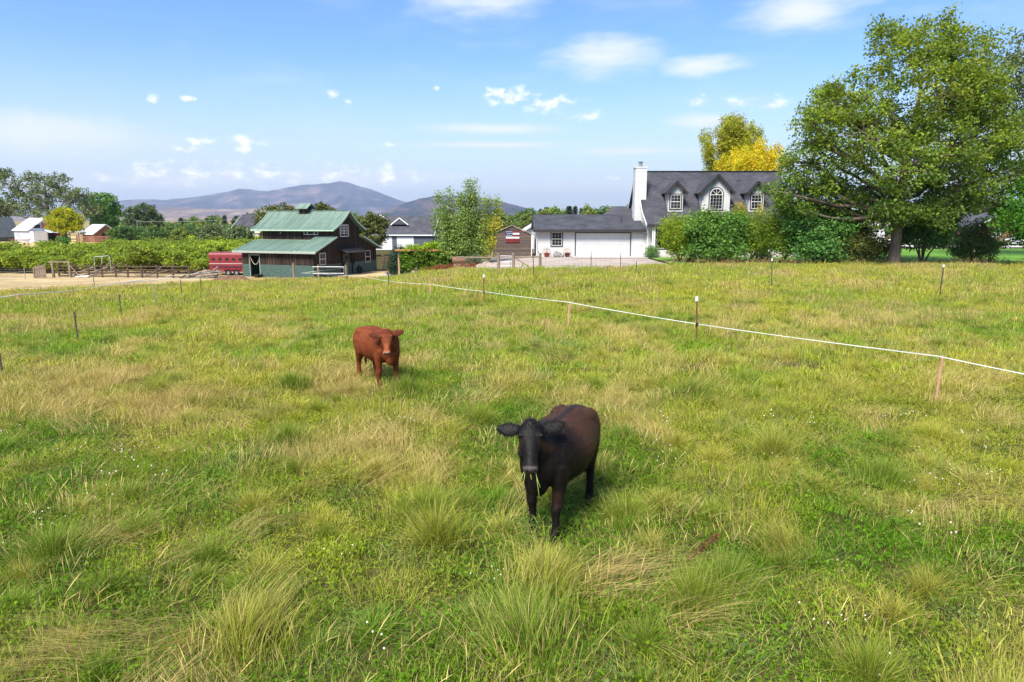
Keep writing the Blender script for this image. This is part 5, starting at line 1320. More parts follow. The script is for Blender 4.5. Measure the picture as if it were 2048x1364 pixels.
# ------------------------------------------------------------------ board fences
def rail_fence(lab, pts, h, rails, name='rail_fence', mat=None, pw=.13, bw=.14, lift=.0, zb=None, both=True):
    mt = mat or M['fence_wood']; o = Vector((pts[0][0], pts[0][1], 0)); t = thing(name, lab, 'fence', tuple(o))
    G = [Vector((p[0], p[1], (float(T(*p)) if zb is None else zb))) for p in pts]
    for i, p in enumerate(G):
        m = MB(); hh = h * random.uniform(.97, 1.08); q = p - o; m.box(q.x - pw / 2, q.x + pw / 2, q.y - pw / 2, q.y + pw / 2, q.z - .3, q.z + hh); m.build('post', mt, t)
    for i in range(len(G) - 1):
        for k in range(rails):
            z = h * (k + .55) / rails; a = G[i] - o + Vector((0, 0, z + random.uniform(-.02, .02))); b = G[i + 1] - o + Vector((0, 0, z + random.uniform(-.02, .02)))
            d = (b - a).normalized(); n_ = Vector((d.y, -d.x, 0)) * (pw / 2 + .02)
            m = MB(); m.beam(a + n_, b + n_ - d * .01, .035, bw); m.build('rail', mt, t)
    return t
rail_fence('dark four rail corral fence below the orchard', [(-45.3, 68.4), (-43.4, 68.2), (-42.0, 67.9), (-40.4, 67.4), (-39.0, 67.3), (-37.7, 67.1), (-36.2, 66.9), (-34.6, 66.7), (-32.9, 66.4), (-31.1, 65.9)], 1.32, 4, bw=.10)
rail_fence('brown board fence running back from the barn corner', [(-15.1, 80), (-13.9, 76.5), (-12.6, 72.5)], 1.75, 6, mat=pmat('red_brown_board', (.19, .10, .06), .9, .2, 3), bw=.12)
rail_fence('reddish board fence seen behind the poplar stems', [(-6.0, 66), (-4.4, 66), (-2.9, 66)], 1.2, 3, mat=pmat('red_brown_board2', (.26, .13, .08), .9, .2, 3), zb=-.75)
rail_fence('white rail fence beyond the lawn at right', [(30 + 4 * i, 80.5) for i in range(14)], 1.15, 3, mat=M['trim_white'], name='white_fence')
rail_fence('wooden corral panels beside the tin shed at far left', [(-111 + 3 * i, 176 - .6 * i) for i in range(7)], 1.7, 5, mat=pmat('corral_brown', (.20, .10, .065), .9, .2, 2), pw=.25, bw=.2)
def corral_door():
    t = thing('plank_gate', 'weathered plank gate standing ajar left of the corral', 'gate', (-46.2, 66.2, -2.40), R(12))
    for i in range(5): MB().box(0.05 + i * .19, .22 + i * .19, -.015, .015, .05, 1.22 + .05 * i).build('plank', M['old_wood'], t)
    m = MB(); m.beam((0, -.03, .35), (1.0, -.03, .4), .03, .1); m.build('cross_board', M['old_wood'], t); m = MB(); m.beam((0, -.03, 1.0), (1.0, -.03, 1.18), .03, .1); m.build('cross_board', M['old_wood'], t)
    m = MB(); m.box(-.12, 0, -.06, .06, -.2, 1.15); m.build('post', M['old_wood'], t)
    t = thing('timber_portal', 'rough timber portal frame beside the plank gate', 'gate', (-45.0, 67.4, -2.42), R(0))
    for x in (-.2, 1.45): MB().box(x - .09, x + .09, -.09, .09, -.2, 1.55).build('post', M['old_wood'], t)
    MB().box(-.5, 1.6, -.1, .1, 1.551, 1.68).build('header', M['old_wood'], t)
    m = MB(); m.beam((1.5, 0, 1.3), (2.7, -.3, .0), .07, .09); m.build('brace', M['old_wood'], t)
corral_door()
def pipe_frame():
    t = thing('pipe_frame', 'white bent pipe frame standing above the corral fence', 'frame', (-43.0, 70.6, -2.42))
    MB().tube([(0, 0, 0), (0, 0, 1.8), (.1, 0, 1.95), (1.5, 0, 2.05), (1.65, 0, 1.9), (1.65, 0, 0)], .02, 6).build('hoop', M['trim_white'], t)
    MB().tube([(.75, 0, .4), (.8, 0, 1.9), (.95, 0, 2.0)], .025, 6).build('brace', M['trim_white'], t)
    o = MB().obox((0, 0, .1), (.6, 0, 0), (0, .3, .02), (0, 0, .03)).build('white_board', M['trim_white']); o.location = (-42.2, 67.2, -2.3); tag(o, 'white board lying at the foot of the corral fence', 'board')
pipe_frame()
# timber heap inside the corral and debris by the trailer
def log_heap(name, lab, loc, n, sx, sy, seed, mat, L=(1.0, 2.4), r=(.05, .14)):
    rs = np.random.default_rng(seed)
    for k in range(n):
        l = rs.uniform(*L); rad = rs.uniform(*r); a = rs.uniform(-.7, .7); el = rs.uniform(-.05, .3) if k % 4 else rs.uniform(.3, .8)
        x, y = loc[0] + rs.uniform(-sx, sx), loc[1] + rs.uniform(-sy, sy); z = loc[2] + rad + rs.uniform(0, .45) * (1 - abs(x - loc[0]) / sx) + max(0, math.sin(el)) * l / 2
        m = MB(); d = Vector((math.cos(a) * math.cos(el), math.sin(a) * math.cos(el), math.sin(el))) * l / 2
        if k % 3: m.tube([-d, d * .1 + Vector((0, 0, .02)), d], [rad, rad * .93, rad * .8], 7)
        else: m.beam(-d, d, rad * 2.2, .05)
        o = m.build(name, mat); o.location = (x, y, z); tag(o, lab.replace('scrap timber', 'upright round pole' if (k % 3 and not k % 4) else 'short round log' if k % 3 and l < 1.6 else 'long round log' if k % 3 else 'flat plank').replace('grey scrap board', ('short grey pole', 'long grey pole')[l > 2.1] if k % 3 else ('short grey board', 'long grey board')[l > 2.1]), 'timber', lab)
log_heap('scrap_timber', 'scrap timber in the brown heap beside the red trailer', (-29.9, 66.6, -2.42), 18, 1.6, .9, 5, M['old_wood'])
log_heap('grey_board', 'grey scrap board lying behind the corral fence', (-40.6, 69.6, -2.42), 16, 4.4, .6, 6, M['old_wood'], (1.4, 3.0), (.04, .09))
# manure heap
def heap(name, lab, cat, loc, rx, ry, h, mat, seed, n=34):
    X, Y = np.meshgrid(np.linspace(-1, 1, n), np.linspace(-1, 1, n)); r = np.sqrt(X ** 2 + Y ** 2)
    Z = h * np.clip(1 - r ** 1.6, -.2, 1) * (.65 + .7 * fbm(X * 2.2 + seed, Y * 2.2 + seed, 3)) + (fbm(X * 9 + seed, Y * 9, 3) - .5) * h * .35
    i = np.arange(n * n).reshape(n, n); f = np.stack([i[:-1, :-1].ravel(), i[:-1, 1:].ravel(), i[1:, 1:].ravel(), i[1:, :-1].ravel()], 1)
    o = link(bpy.data.objects.new(name, np_mesh(name, np.stack([X.ravel() * rx, Y.ravel() * ry, Z.ravel() - .08], 1), f, mat))); o.location = loc; tag(o, lab, cat); return o
M['manure'] = pmat('brown_manure', (.15, .085, .052), 1, .35, 2.5, fine=(14, .4), bump=.8)
heap('manure_heap', 'brown manure heap in front of the red trailer', 'heap', (-24.9, 60.5, float(T(-24.9, 60.5))), 2.2, 1.3, .62, M['manure'], 4)
heap('soil_heap', 'low dark soil bank along the barn wall', 'heap', (-21.6, 63.4, float(T(-21.6, 63.4))), 2.4, .9, .25, M['manure'], 9)
heap('rubble_heap', 'small heap of pale rubble right of the poplar', 'heap', (-1.9, 51.0, float(T(-1.9, 51))), 1.2, .7, .38, pmat('rubble', (.30, .24, .2), 1, .3, 3, fine=(12, .35), bump=.8), 14)

# ------------------------------------------------------------------ red horse trailer
def trailer():
    t = thing('horse_trailer', 'red horse trailer with oval windows parked behind the barn', 'trailer', (-31.0, 70.2, -2.42), R(-2))
    rd = M['red_paint']; Lx, W, z0, z1 = 3.9, 2.0, .42, 2.42
    m = MB(); pr = [(0, 0, z0), (0, W, z0), (0, W, z1 - .22), (0, W - .06, z1 - .08), (0, W - .25, z1), (0, .25, z1), (0, .06, z1 - .08), (0, 0, z1 - .22)]
    m.prism(pr, (Lx, 0, 0)); m.build('body', rd, t)
    m = MB(); m.box(.0, Lx, -.012, -.002, 1.24, 1.31); m.build('stripe', pmat('dull_pink_stripe', (.50, .36, .36), .5, .15, 3), t)
    m = MB(); m.box(.02, Lx - .02, -.02, -.003, z1 - .32, z1 - .27); m.build('roof_trim', pmat('faded_red', (.34, .06, .06), .4, .1, 2), t)
    for x in (.45, 1.15, 1.85, 2.55, 3.25):
        pts = [(x + .2 * math.cos(a), -.016, 1.72 + .14 * math.sin(a)) for a in np.linspace(0, 2 * math.pi, 15)[:-1]]
        fr = MB().prism([(x + (p[0] - x) * 1.22, -.0155, 1.72 + (p[2] - 1.72) * 1.25) for p in pts], (0, .015, 0)).build('window', rd, t)
        MB().prism(pts, (0, -.008, 0)).build('pane', M['glass'], fr)
    for x in (1.9, 2.75):
        w = MB().torus((x, .05, .34), (0, 1, 0), .24, .1, 18, 8).build('wheel', M['black'], t, smooth=True)
        MB().lathe([(.02, -.06), (.16, -.05), (.17, .05), (.02, .06)], 12).build('rim', M['galv'], w).matrix_local = Matrix.Translation((x, .05, .34)) @ Matrix.Rotation(math.pi / 2, 4, 'X')
    m = MB(); m.box(1.45, 3.2, -.1, .12, .68, .76); m.build('fender', rd, t)
    m = MB(); m.tube([(-1.3, W / 2, .5), (0, .3, .5)], .05, 6); m.tube([(-1.3, W / 2, .5), (0, W - .3, .5)], .05, 6); m.build('hitch_frame', M['metal_dark'], t)
    m = MB(); m.tube([(-1.1, W / 2, 0), (-1.1, W / 2, .85)], .045, 6); m.build('jack', M['galv'], t)
    m = MB(); m.tube([(.3, -.05, 1.0), (3.7, -.05, .95)], .03, 5); m.build('side_rail', M['metal_dark'], t)
trailer()

# ------------------------------------------------------------------ vine pergola
def pergola():
    z = float(T(-7, 58)); t = thing('vine_pergola', 'long pergola thick with green vine and orange top rail', 'pergola', (-9.6, 58.2, z - .0))
    for x in (0.0, 1.6, 3.2, 4.6): MB().box(x - .07, x + .07, -.07, .07, -.4, 1.79).build('post', M['pale_wood'], t)
    MB().box(-.25, 4.8, -.40, -.06, 1.80, 1.93).build('top_rail', pmat('orange_stained_wood', (.36, .17, .055), .85, .3, 1.2, stretch=(1, 1, 1), fine=(20, .25)), t)
    MB().box(-.2, 5.2, .1, .2, 1.78, 1.92).build('back_rail', M['old_wood'], t)
    rs = np.random.default_rng(31); n = 560
    c = np.stack([rs.uniform(.25, 6.0, n), rs.normal(0, .28, n) + .05, rs.uniform(.1, 1.75, n)], 1)
    ntop = 150; c2 = np.stack([rs.uniform(.6, 6.5, ntop), rs.normal(.25, .35, ntop), rs.uniform(1.75, 2.2, ntop)], 1)
    c2[:, 2] += np.where((c2[:, 0] > 2.2) & (c2[:, 0] < 3.4), .25, 0)
    c = np.concatenate([c, c2]); tn = W1[rs.integers(0, 4, len(c))] * rs.uniform(.8, 1.2, (len(c), 1)); tn[n:] *= np.array([1.9, 1.6, 1.0])
    tn[:n] *= (.85 + .5 * (rs.random((n, 1)) < .2))
    link(bpy.data.objects.new('vine', leaves('vine', c, tn, 22, (.17, .12, .15), .15, .13, leafmat('vine_leaf', (.14, .24, .022), .42), rs, .3, .2, origin=(2.6, 2, 0))), t)
    for x in (.9, 2.4, 4.0):
        m = MB(); limb(m, (x, .1, -.2), (x + .2, .1, 1.8), .05, .03, rs); m.build('vine_stem', M['twig'], t)
    return t
pergola()
o = MB().tube([(-.75, 0, 0), (0, 0, .02), (.7, .1, 0)], [.26, .28, .25], 12).build('log', pmat('brown_log', (.20, .115, .075), .95, .3, 4, fine=(20, .3), bump=.5), smooth=True); o.location = (-3.9, 53.6, float(T(-3.9, 53.6)) + .62); tag(o, 'thick brown log raised beside the poplar stems', 'log')
m = MB()
for k in range(4): m.box(-.6 + .4 * k - .06, -.6 + .4 * k + .06, -.2, .2, -.7, -.24)
o2 = MB().box(-.65, .65, -.2, .2, 0, .36).build('log_rest', M['old_wood']); o2.location = (-3.9, 53.6, float(T(-3.9, 53.6))); tag(o2, 'weathered timber block under the raised log', 'block')
# reddish weeds along the yard edge
def weeds(name, lab, pts, seed, mat, n=500, h=.4):
    rs = np.random.default_rng(seed); c = []
    for (x0, y0, x1, y1, k) in pts:
        t = rs.random(k); x = x0 + (x1 - x0) * t + rs.normal(0, .1, k); y = y0 + (y1 - y0) * t + rs.normal(0, .25, k); c.append(np.stack([x, y, T(x, y) + rs.uniform(.05, h, k)], 1))
    c = np.concatenate(c); tn = np.array([[1, 1, 1], [1.2, .9, .8], [.8, 1.1, 1]])[rs.integers(0, 3, len(c))]
    o = link(bpy.data.objects.new(name, leaves(name, c, tn, 9, (.08, .08, .12), .16, .03, mat, rs))); tag(o, lab, 'weeds', kind='stuff'); return o
weeds('red_weeds', 'reddish dry weeds along the edge of the gravel yard', [(-7.2, 56.6, -4.2, 54.6, 260), (-4.4, 52.0, -2.6, 49.5, 90)], 33, leafmat('russet_weed', (.30, .11, .06), .3))
weeds('straw_weeds', 'straw coloured weeds along the shrub row', [(11.5, 50.4, 30, 50.3, 420), (30, 50.2, 40, 50.3, 160)], 34, leafmat('straw_weed', (.33, .24, .11), .3), h=.45)

# ------------------------------------------------------------------ wagon wheels with pots, stone
def wheel_pot(lab, x, y, col, rim, seed):
    t = thing('wagon_wheel_planter', lab, 'planter', (x, y, .06))
    w = MB().torus((0, .28, .36), (0, 1, .12), .34, .022, 24, 6).build('wheel', rim, t)
    for k in range(8):
        a = math.pi * k / 8 * 2; MB().tube([(0, .28, .36), (.33 * math.cos(a), .28 - .04 * math.sin(a), .36 + .33 * math.sin(a))], .011, 5).build('spoke', rim, w)
    p = MB().lathe([(.02, 0), (.17, 0), (.24, .30), (.27, .31), (.27, .37), (.23, .37), (.22, .30), (.02, .29)], 16).build('pot', col, t, smooth=True)
    rs = np.random.default_rng(seed); m = MB()
    for k in range(12):
        a = rs.uniform(0, 6.28); m.tube([(0.1 * math.cos(a), .1 * math.sin(a), .28), (.16 * math.cos(a), .16 * math.sin(a), .6), (.22 * math.cos(a), .2 * math.sin(a), rs.uniform(.7, 1.15))], [.008, .006, .003], 4)
    m.build('dry_stems', pmat('dry_stem', (.42, .33, .22), .9, .2, 5), t, kind='stuff'); return t
wheel_pot('red pot with grey wagon wheel left of the garage window', 3.05, 60.3, pmat('terracotta_red', (.30, .06, .045), .6, .15, 5), M['galv'], 1)
wheel_pot('brown pot with tan wagon wheel between garage window and door', 4.85, 60.3, pmat('dark_terracotta', (.15, .05, .045), .6, .15, 5), M['pale_wood'], 2)
rk = MB(); rk.ball((0, 0, .2), (.42, .25, .28), 9, 6); rk.ball((-.12, 0, .3), (.22, .2, .3), 9, 6); rk.ball((.3, 0, .12), (.3, .2, .16), 8, 5)
o = rk.mesh('stone', pmat('grey_stone', (.24, .23, .22), .95, .3, 4, fine=(18, .25), bump=.6), True); o = link(bpy.data.objects.new('stone', o)); o.location = (3.98, 60.2, .04); tag(o, 'grey boulder between the two wagon wheel planters', 'rock')

# ------------------------------------------------------------------ utility poles and wires
def upole(lab, x, y, z, h, arm):
    t = thing('utility_pole', lab, 'utility pole', (x, y, z)); m = MB(); m.tube([(0, 0, -.5), (0, 0, h)], [.16, .11], 7); m.build('pole', M['old_wood'], t)
    if arm: MB().box(-1.6, 1.6, -.07, .07, h - .7, h - .5).build('cross_arm', M['old_wood'], t)
    for xx in ((-1.3, 0, 1.3) if arm else (0,)): MB().lathe([(.06, h - .5 if arm else h), (.08, h - .3 if arm else h + .2), (.02, h - .2 if arm else h + .3)], 7, (xx, 0, 0)).build('insulator', M['galv'], t)
    return t
upole('pale utility pole at the far end of the orchard', -92, 170, -2.4, 5.2, False)
upole('utility pole with cross arm left of the barn roof', -73.6, 190, -2.4, 6.2, True)
def wire(lab, a, b, sag, r=.03):
    a = Vector(a); b = Vector(b); pts = []
    for k in range(25): t = k / 24; p = a.lerp(b, t); p.z -= sag * 4 * t * (1 - t); pts.append(p)
    o = MB().tube(pts, r, 4, cap=False).build('power_line', pmat('wire_grey', (.30, .30, .30), .6, .1, 1) if 'wire_grey' not in bpy.data.materials else bpy.data.materials['wire_grey']); tag(o, lab, 'wire')
wire('power line running right from the pale pole to the crossarm pole', (-92, 170, 2.9), (-73.6, 190, 3.6), .35, .045)
wire('power line passing behind the barn roof from the crossarm pole', (-73.6, 190, 3.6), (-22, 215, 3.4), .8, .045)
wire('lower service wire between the two poles', (-92, 170, .3), (-72.6, 190, -.6), .3, .03)
# ------------------------------------------------------------------ cars beyond the lawn, farm machinery far left
def car(lab, loc, rz, mat):
    t = thing('parked_car', lab, 'car', loc, rz)
    pf = [(-2.2, .35), (-2.2, .8), (-2.05, .95), (-1.2, 1.02), (-.55, 1.45), (.9, 1.48), (1.55, 1.02), (2.1, .95), (2.25, .75), (2.25, .35)]
    MB().prism([(p[0], -.85, p[1]) for p in pf], (0, 1.7, 0)).build('body', mat, t)
    for a, b, c, d in ((-1.0, -.52, 0.15, 0.15), (.25, .25, .95, 1.38)):
        MB().prism([(a, -.856, 1.05), (b, -.856, 1.40), (c, -.856, 1.40), (d, -.856, 1.05)], (0, .004, 0)).build('window', M['glass'], t)
    for x in (-1.4, 1.4):
        for y in (-.8, .8):
            w = MB().torus((x, y, .33), (0, 1, 0), .23, .1, 16, 7).build('wheel', M['black'], t, smooth=True)
            MB().lathe([(.02, -.05), (.15, -.04), (.15, .04), (.02, .05)], 10).build('rim', M['galv'], w).matrix_local = Matrix.Translation((x, y, .33)) @ Matrix.Rotation(math.pi / 2, 4, 'X')
    return t
car('silver car parked on the road at the far right', (64.5, 86.2, .07), 0, pmat('silver_paint', (.55, .57, .60), .25, .05, 1, metallic=.5, coat=.5))
car('white car parked at the left edge by the grey cottage', (-131.5, 172, -2.42), R(10), pmat('white_car_paint', (.75, .76, .78), .25, .05, 1, coat=.5))
def rake():
    t = thing('hay_rake', 'rusty hay rake standing left of the old tin barn', 'farm machine', (-122.5, 168.5, -2.42), R(-15)); rs_ = pmat('machine_rust', (.22, .07, .04), .9, .3, 2)
    MB().tube([(0, 0, .9), (6.2, 0, .9)], .08, 6).build('beam', rs_, t)
    for x in (.2, 6.0): MB().torus((x, 0, .6), (1, 0, 0), .58, .05, 20, 5).build('wheel', rs_, t)
    for k in range(12): MB().tube([(.5 + k * .47, 0, .9), (.5 + k * .47, -.5, .6), (.5 + k * .47, -.3, .08)], .03, 4).build('tine', rs_, t)
rake()

# ------------------------------------------------------------------ cattle
def ring_loft(mb, rings, n=20):
    """rings: (centre, side_vec, up_vec, r_side, r_up, r_down)"""
    vs = []
    for (c, s_, u, rs_, ru, rd) in rings:
        c = Vector(c); s_ = Vector(s_); u = Vector(u)
        for k in range(n):
            a = 2 * math.pi * k / n; ca, sa = math.cos(a), math.sin(a)
            vs.append(c + s_ * rs_ * ca + u * (ru if sa > 0 else rd) * sa)
    fs = [(i * n + k, i * n + (k + 1) % n, (i + 1) * n + (k + 1) % n, (i + 1) * n + k) for i in range(len(rings) - 1) for k in range(n)]
    fs.append(tuple(range(n - 1, -1, -1))); m = (len(rings) - 1) * n; fs.append(tuple(range(m, m + n)))
    mb.add(vs, fs)
def chain(mb, pts, n=14):
    """pts: (x,y,z, r_x(front-back), r_y(side))"""
    rings = []
    for i, p in enumerate(pts): rings.append(((p[0], p[1], p[2]), (0, 1, 0), (1, 0, 0), p[4], p[3], p[3]))
    ring_loft(mb, rings, n)
HS = .86
def build_cow(name, label, loc, yaw, scale, head_yaw, head_roll, poll, pitch, fl, fr, hl, hr, colour_fn, mats, fat=1.0, z_sink=0.0):
    C = thing(name, label, 'cow', (loc[0], loc[1], loc[2]), yaw)
    C.scale = (scale,) * 3
    mb = MB(); Yv, Zv = (0, 1, 0), (0, 0, 1)
    tor = [(-.69, .90, .05, .06, .08), (-.66, .885, .13, .12, .16), (-.60, .85, .205, .195, .24), (-.50, .825, .25, .235, .29), (-.38, .80, .268 * fat, .265, .30), (-.22, .775, .295 * fat, .285, .315), (-.04, .765, .318 * fat, .295, .335),
           (.12, .77, .305 * fat, .305, .33), (.26, .785, .268 * fat, .31, .315), (.38, .80, .225, .31, .30), (.48, .80, .185, .28, .28), (.56, .785, .14, .22, .24), (.62, .76, .08, .12, .15)]
    ring_loft(mb, [((x, 0, z), Yv, Zv, ry, ru, rd) for (x, z, ry, ru, rd) in tor], 24)
    # hip bones, tail head, shoulder blades, brisket
    for s_ in (-1, 1):
        mb.ball((-.42, s_ * .15, .97), (.15, .09, .08), 12, 8)
        mb.ball((.33, s_ * .165, .80), (.14, .09, .24), 12, 8)
        mb.ball((-.50, s_ * .15, .80), (.19, .115, .25), 14, 9)
    mb.ball((.50, 0, .60), (.13, .095, .15), 12, 8); mb.ball((.30, 0, 1.03), (.2, .07, .07), 12, 7)
    # neck to poll
    hy = head_yaw; px, py, pz = poll
    ax = Vector((math.cos(hy) * math.cos(pitch), math.sin(hy) * math.cos(pitch), -math.sin(pitch)))
    hs = Vector((-math.sin(hy), math.cos(hy), 0)); hs = (Matrix.Rotation(head_roll, 3, ax) @ hs); hu = hs.cross(ax) * -1
    hu = ax.cross(hs); 
    if hu.z < 0: hu = -hu
    P = Vector(poll); nk = [Vector((.34, 0, .86)), Vector((.48, py * .22, .93)), Vector((.60 * .5 + px * .5, py * .6, .98 * .45 + pz * .5)), P - ax * .03 + Vector((-.06 * math.cos(hy), -.06 * math.sin(hy), -.10))]
    rr = [(.19, .23, .28), (.165, .19, .26), (.125, .14, .19), (.098, .11, .14)]
    for i in range(4):
        pass
    rings = []
    for i, c in enumerate(nk):
        d = (nk[min(i + 1, 3)] - nk[max(i - 1, 0)]).normalized(); sd_ = Vector((0, 0, 1)).cross(d).normalized(); up_ = d.cross(sd_)
        rings.append((c, sd_, up_, rr[i][0], rr[i][1], rr[i][2]))
    ring_loft(mb, rings, 20)
    # head along ax; hu points to the front of the face
    hd = [(-.055, .05, .04, .05), (-.03, .098, .07, .085), (.03, .124, .085, .11), (.10, .130, .085, .125), (.16, .119, .08, .125), (.23, .095, .075, .115), (.30, .077, .07, .10), (.36, .074, .068, .085), (.41, .083, .07, .075), (.45, .082, .06, .065), (.48, .058, .035, .045)]
    ring_loft(mb, [(P + ax * t * HS, hs, hu, a * HS, b * HS, c * HS) for (t, a, b, c) in hd], 20)
    # jaw, poll crown, brow ridges
    def hb(t, s_, u, r): c = P + (ax * t + hs * s_ + hu * u) * HS; mb.ball(tuple(c), tuple(q * HS for q in r), 12, 8)
    hb(-.03, 0, .02, (.07, .07, .06)); hb(.26, 0, -.07, (.06, .06, .06)); hb(.42, 0, .015, (.075, .075, .05))
    for s_ in (-1, 1):
        hb(.095, s_ * .088, .035, (.05, .05, .04)); hb(.19, s_ * .065, -.06, (.06, .06, .06)); hb(.43, s_ * .045, .035, (.04, .04, .035))
    # ears
    for s_ in (-1, 1):
        d = (hs * s_ * 1.0 - ax * .02 + Vector((0, 0, .26 if s_ * 1 > 0 else .02)) - hu * .12).normalized(); wv = (ax - d * ax.dot(d)).normalized(); tv = d.cross(wv)
        b0 = P + (hs * s_ * .085 + ax * .015 - hu * .02) * HS
        rg = [(0, .030, .024), (.04, .046, .022), (.09, .066, .018), (.14, .070, .017), (.185, .056, .016), (.222, .034, .014), (.24, .014, .010)]
        ring_loft(mb, [(b0 + d * t + wv * (.012 * math.sin(t * 12)), wv, tv, a, b, b) for (t, a, b) in rg], 14)
    # legs: front (x, y, z offsets at the hoof), hind
    for s_, o in ((1, fl), (-1, fr)):
        y = s_ * .155; dx = o
        chain(mb, [(.36, y, .74, .15, .085), (.355 + dx * .12, y, .62, .12, .085), (.35 + dx * .3, y * .98, .50, .082, .066), (.365 + dx * .55, y * .95, .38, .058, .05), (.375 + dx * .66, y * .93, .315, .058, .052), (.37 + dx * .76, y * .92, .25, .043, .04), (.365 + dx * .9, y * .92, .15, .036, .034), (.37 + dx, y * .92, .095, .043, .042), (.385 + dx, y * .92, .05, .045, .043), (.40 + dx, y * .92, .0, .058, .052)])
    for s_, o in ((1, hl), (-1, hr)):
        y = s_ * .165; dx = o
        chain(mb, [(-.46, y, .84, .2, .10), (-.43, y * 1.02, .70, .185, .11), (-.43 + dx * .2, y * 1.0, .58, .145, .095), (-.49 + dx * .4, y * .95, .47, .09, .066), (-.545 + dx * .55, y * .92, .39, .066, .05), (-.555 + dx * .65, y * .9, .33, .055, .044), (-.54 + dx * .8, y * .9, .22, .042, .038), (-.525 + dx * .95, y * .9, .11, .044, .042), (-.51 + dx, y * .9, .05, .046, .044), (-.495 + dx, y * .9, 0, .058, .052)])
    # udder or belly button
    mb.ball((-.30, 0, .50), (.12, .09, .07), 10, 6)
    # tail
    mb.tube([(-.66, 0, .96), (-.72, .01, .92), (-.735, .03, .78), (-.73, .045, .60), (-.72, .05, .45)], [.04, .034, .026, .022, .02], 8)
    mb.ball((-.715, .05, .37), (.03, .03, .11), 8, 6)
    src = mb.mesh(name + '_cage'); tmp = bpy.data.objects.new('tmp_cage', src); COL.objects.link(tmp)
    r = tmp.modifiers.new('r', 'REMESH'); r.mode = 'VOXEL'; r.voxel_size = .0125; r.use_smooth_shade = True
    sm_ = tmp.modifiers.new('s', 'SMOOTH'); sm_.factor = .5; sm_.iterations = 9
    dg = bpy.context.evaluated_depsgraph_get(); dg.update(); ev = tmp.evaluated_get(dg); me = bpy.data.meshes.new_from_object(ev)
    bpy.data.objects.remove(tmp); me.name = 'body'
    n = len(me.vertices); co = np.zeros(n * 3, np.float32); me.vertices.foreach_get('co', co); co = co.reshape(-1, 3)
    fr_ = np.array([list(ax), list(hs), list(hu)]); hl_ = ((co - np.array(poll)) @ fr_.T) / HS       # head coordinates
    col = colour_fn(co, hl_)
    a = me.attributes.new('coat', 'FLOAT_COLOR', 'POINT'); a.data.foreach_set('color', np.concatenate([col, np.ones((n, 1))], 1).astype(np.float32).ravel())
    me.materials.clear(); me.materials.append(mats['coat']); me.polygons.foreach_set('use_smooth', np.ones(len(me.polygons), bool))
    body = link(bpy.data.objects.new('body', me), C)
    for s_ in (-1, 1):
        e = MB().ball(tuple(P + (ax * .108 + hs * s_ * .106 + hu * .058) * HS), .019, 12, 8).build('eye', mats['eye'], C, smooth=True)
        c = P + (ax * .462 + hs * s_ * .036 + hu * .052) * HS; nn = MB(); nn.ball((0, 0, 0), (.019, .013, .014), 10, 6); no = nn.build('nostril', mats['eye'], C, smooth=True); no.location = c
    # short coat: fine hair lying along the body, a tuft on the poll and ear fringes
    rs = np.random.default_rng(int(abs(loc[0]) * 100) + 3)
    nv = np.zeros(n * 3, np.float32); me.vertices.foreach_get('normal', nv); nv = nv.reshape(-1, 3)
    k = 52000; pick = rs.integers(0, n, k); p = co[pick] + rs.normal(size=(k, 3)) * .006; nm = nv[pick]; hc = hl_[pick]
    flow = np.where((hc[:, :1] > -.02) & (np.abs(hc[:, 1:2]) < .2) & (hc[:, :1] < .5) & (p[:, 2:3] > poll[2] - .55) & (p[:, :1] > .4), np.array([list(ax)]), np.array([[-.75, 0, -.55]]))
    d = flow - nm * np.sum(flow * nm, 1, keepdims=True) + rs.normal(size=(k, 3)) * .28; d /= np.linalg.norm(d, axis=1, keepdims=True)
    L = rs.uniform(.010, .022, (k, 1)); tuft = ((hc[:, 0] < .03) & (hc[:, 2] > .0) & (np.abs(hc[:, 1]) < .1) & (p[:, 0] > .4))[:, None]
    ear = ((np.abs(hc[:, 1]) > .13) & (np.abs(hc[:, 0]) < .14) & (p[:, 2] > poll[2] - .2))[:, None]
    muzz = ((hc[:, 0] > .40) & (p[:, 2] < poll[2] - .2) & (np.abs(hc[:, 1]) < .12) & (np.abs(hc[:, 2]) < .14))[:, None]
    L = np.where(tuft, L * 1.5, np.where(ear, L * 1.1, L)) * np.where(muzz, .3, 1)
    lift = np.where(tuft | ear, .5, .10)
    tip = p + (d + nm * lift) * L; sdv = np.cross(d, nm); sdv /= np.maximum(1e-6, np.linalg.norm(sdv, axis=1, keepdims=True))
    w = .0017; v = np.stack([p - sdv * w, p + sdv * w, tip], 1).reshape(-1, 3); f = np.arange(3 * k).reshape(k, 3)
    hcol = col[pick] * rs.uniform(.7, 1.2, (k, 1)); hcol = np.concatenate([hcol, np.ones((k, 1))], 1)
    hm = np_mesh('hair', v, f, mats['hair'], {'coat': np.repeat(hcol, 3, 0)})
    h = link(bpy.data.objects.new('hair', hm), C); h['kind'] = 'stuff'
    return C, P, ax, hs, hu
def n3(co, s, seed): return fbm(co[:, 0] * s + seed, co[:, 1] * s * .8 + co[:, 2] * s * 1.3 + seed, 4)
def mixc(a, b, w): return a * (1 - w[:, None]) + np.array(b) * w[:, None]
def head_mask(co, h): return sstep((h[:, 0] + .08) / .06) * (np.abs(h[:, 1]) < .40) * (np.abs(h[:, 2]) < .19) * (co[:, 0] > .36)
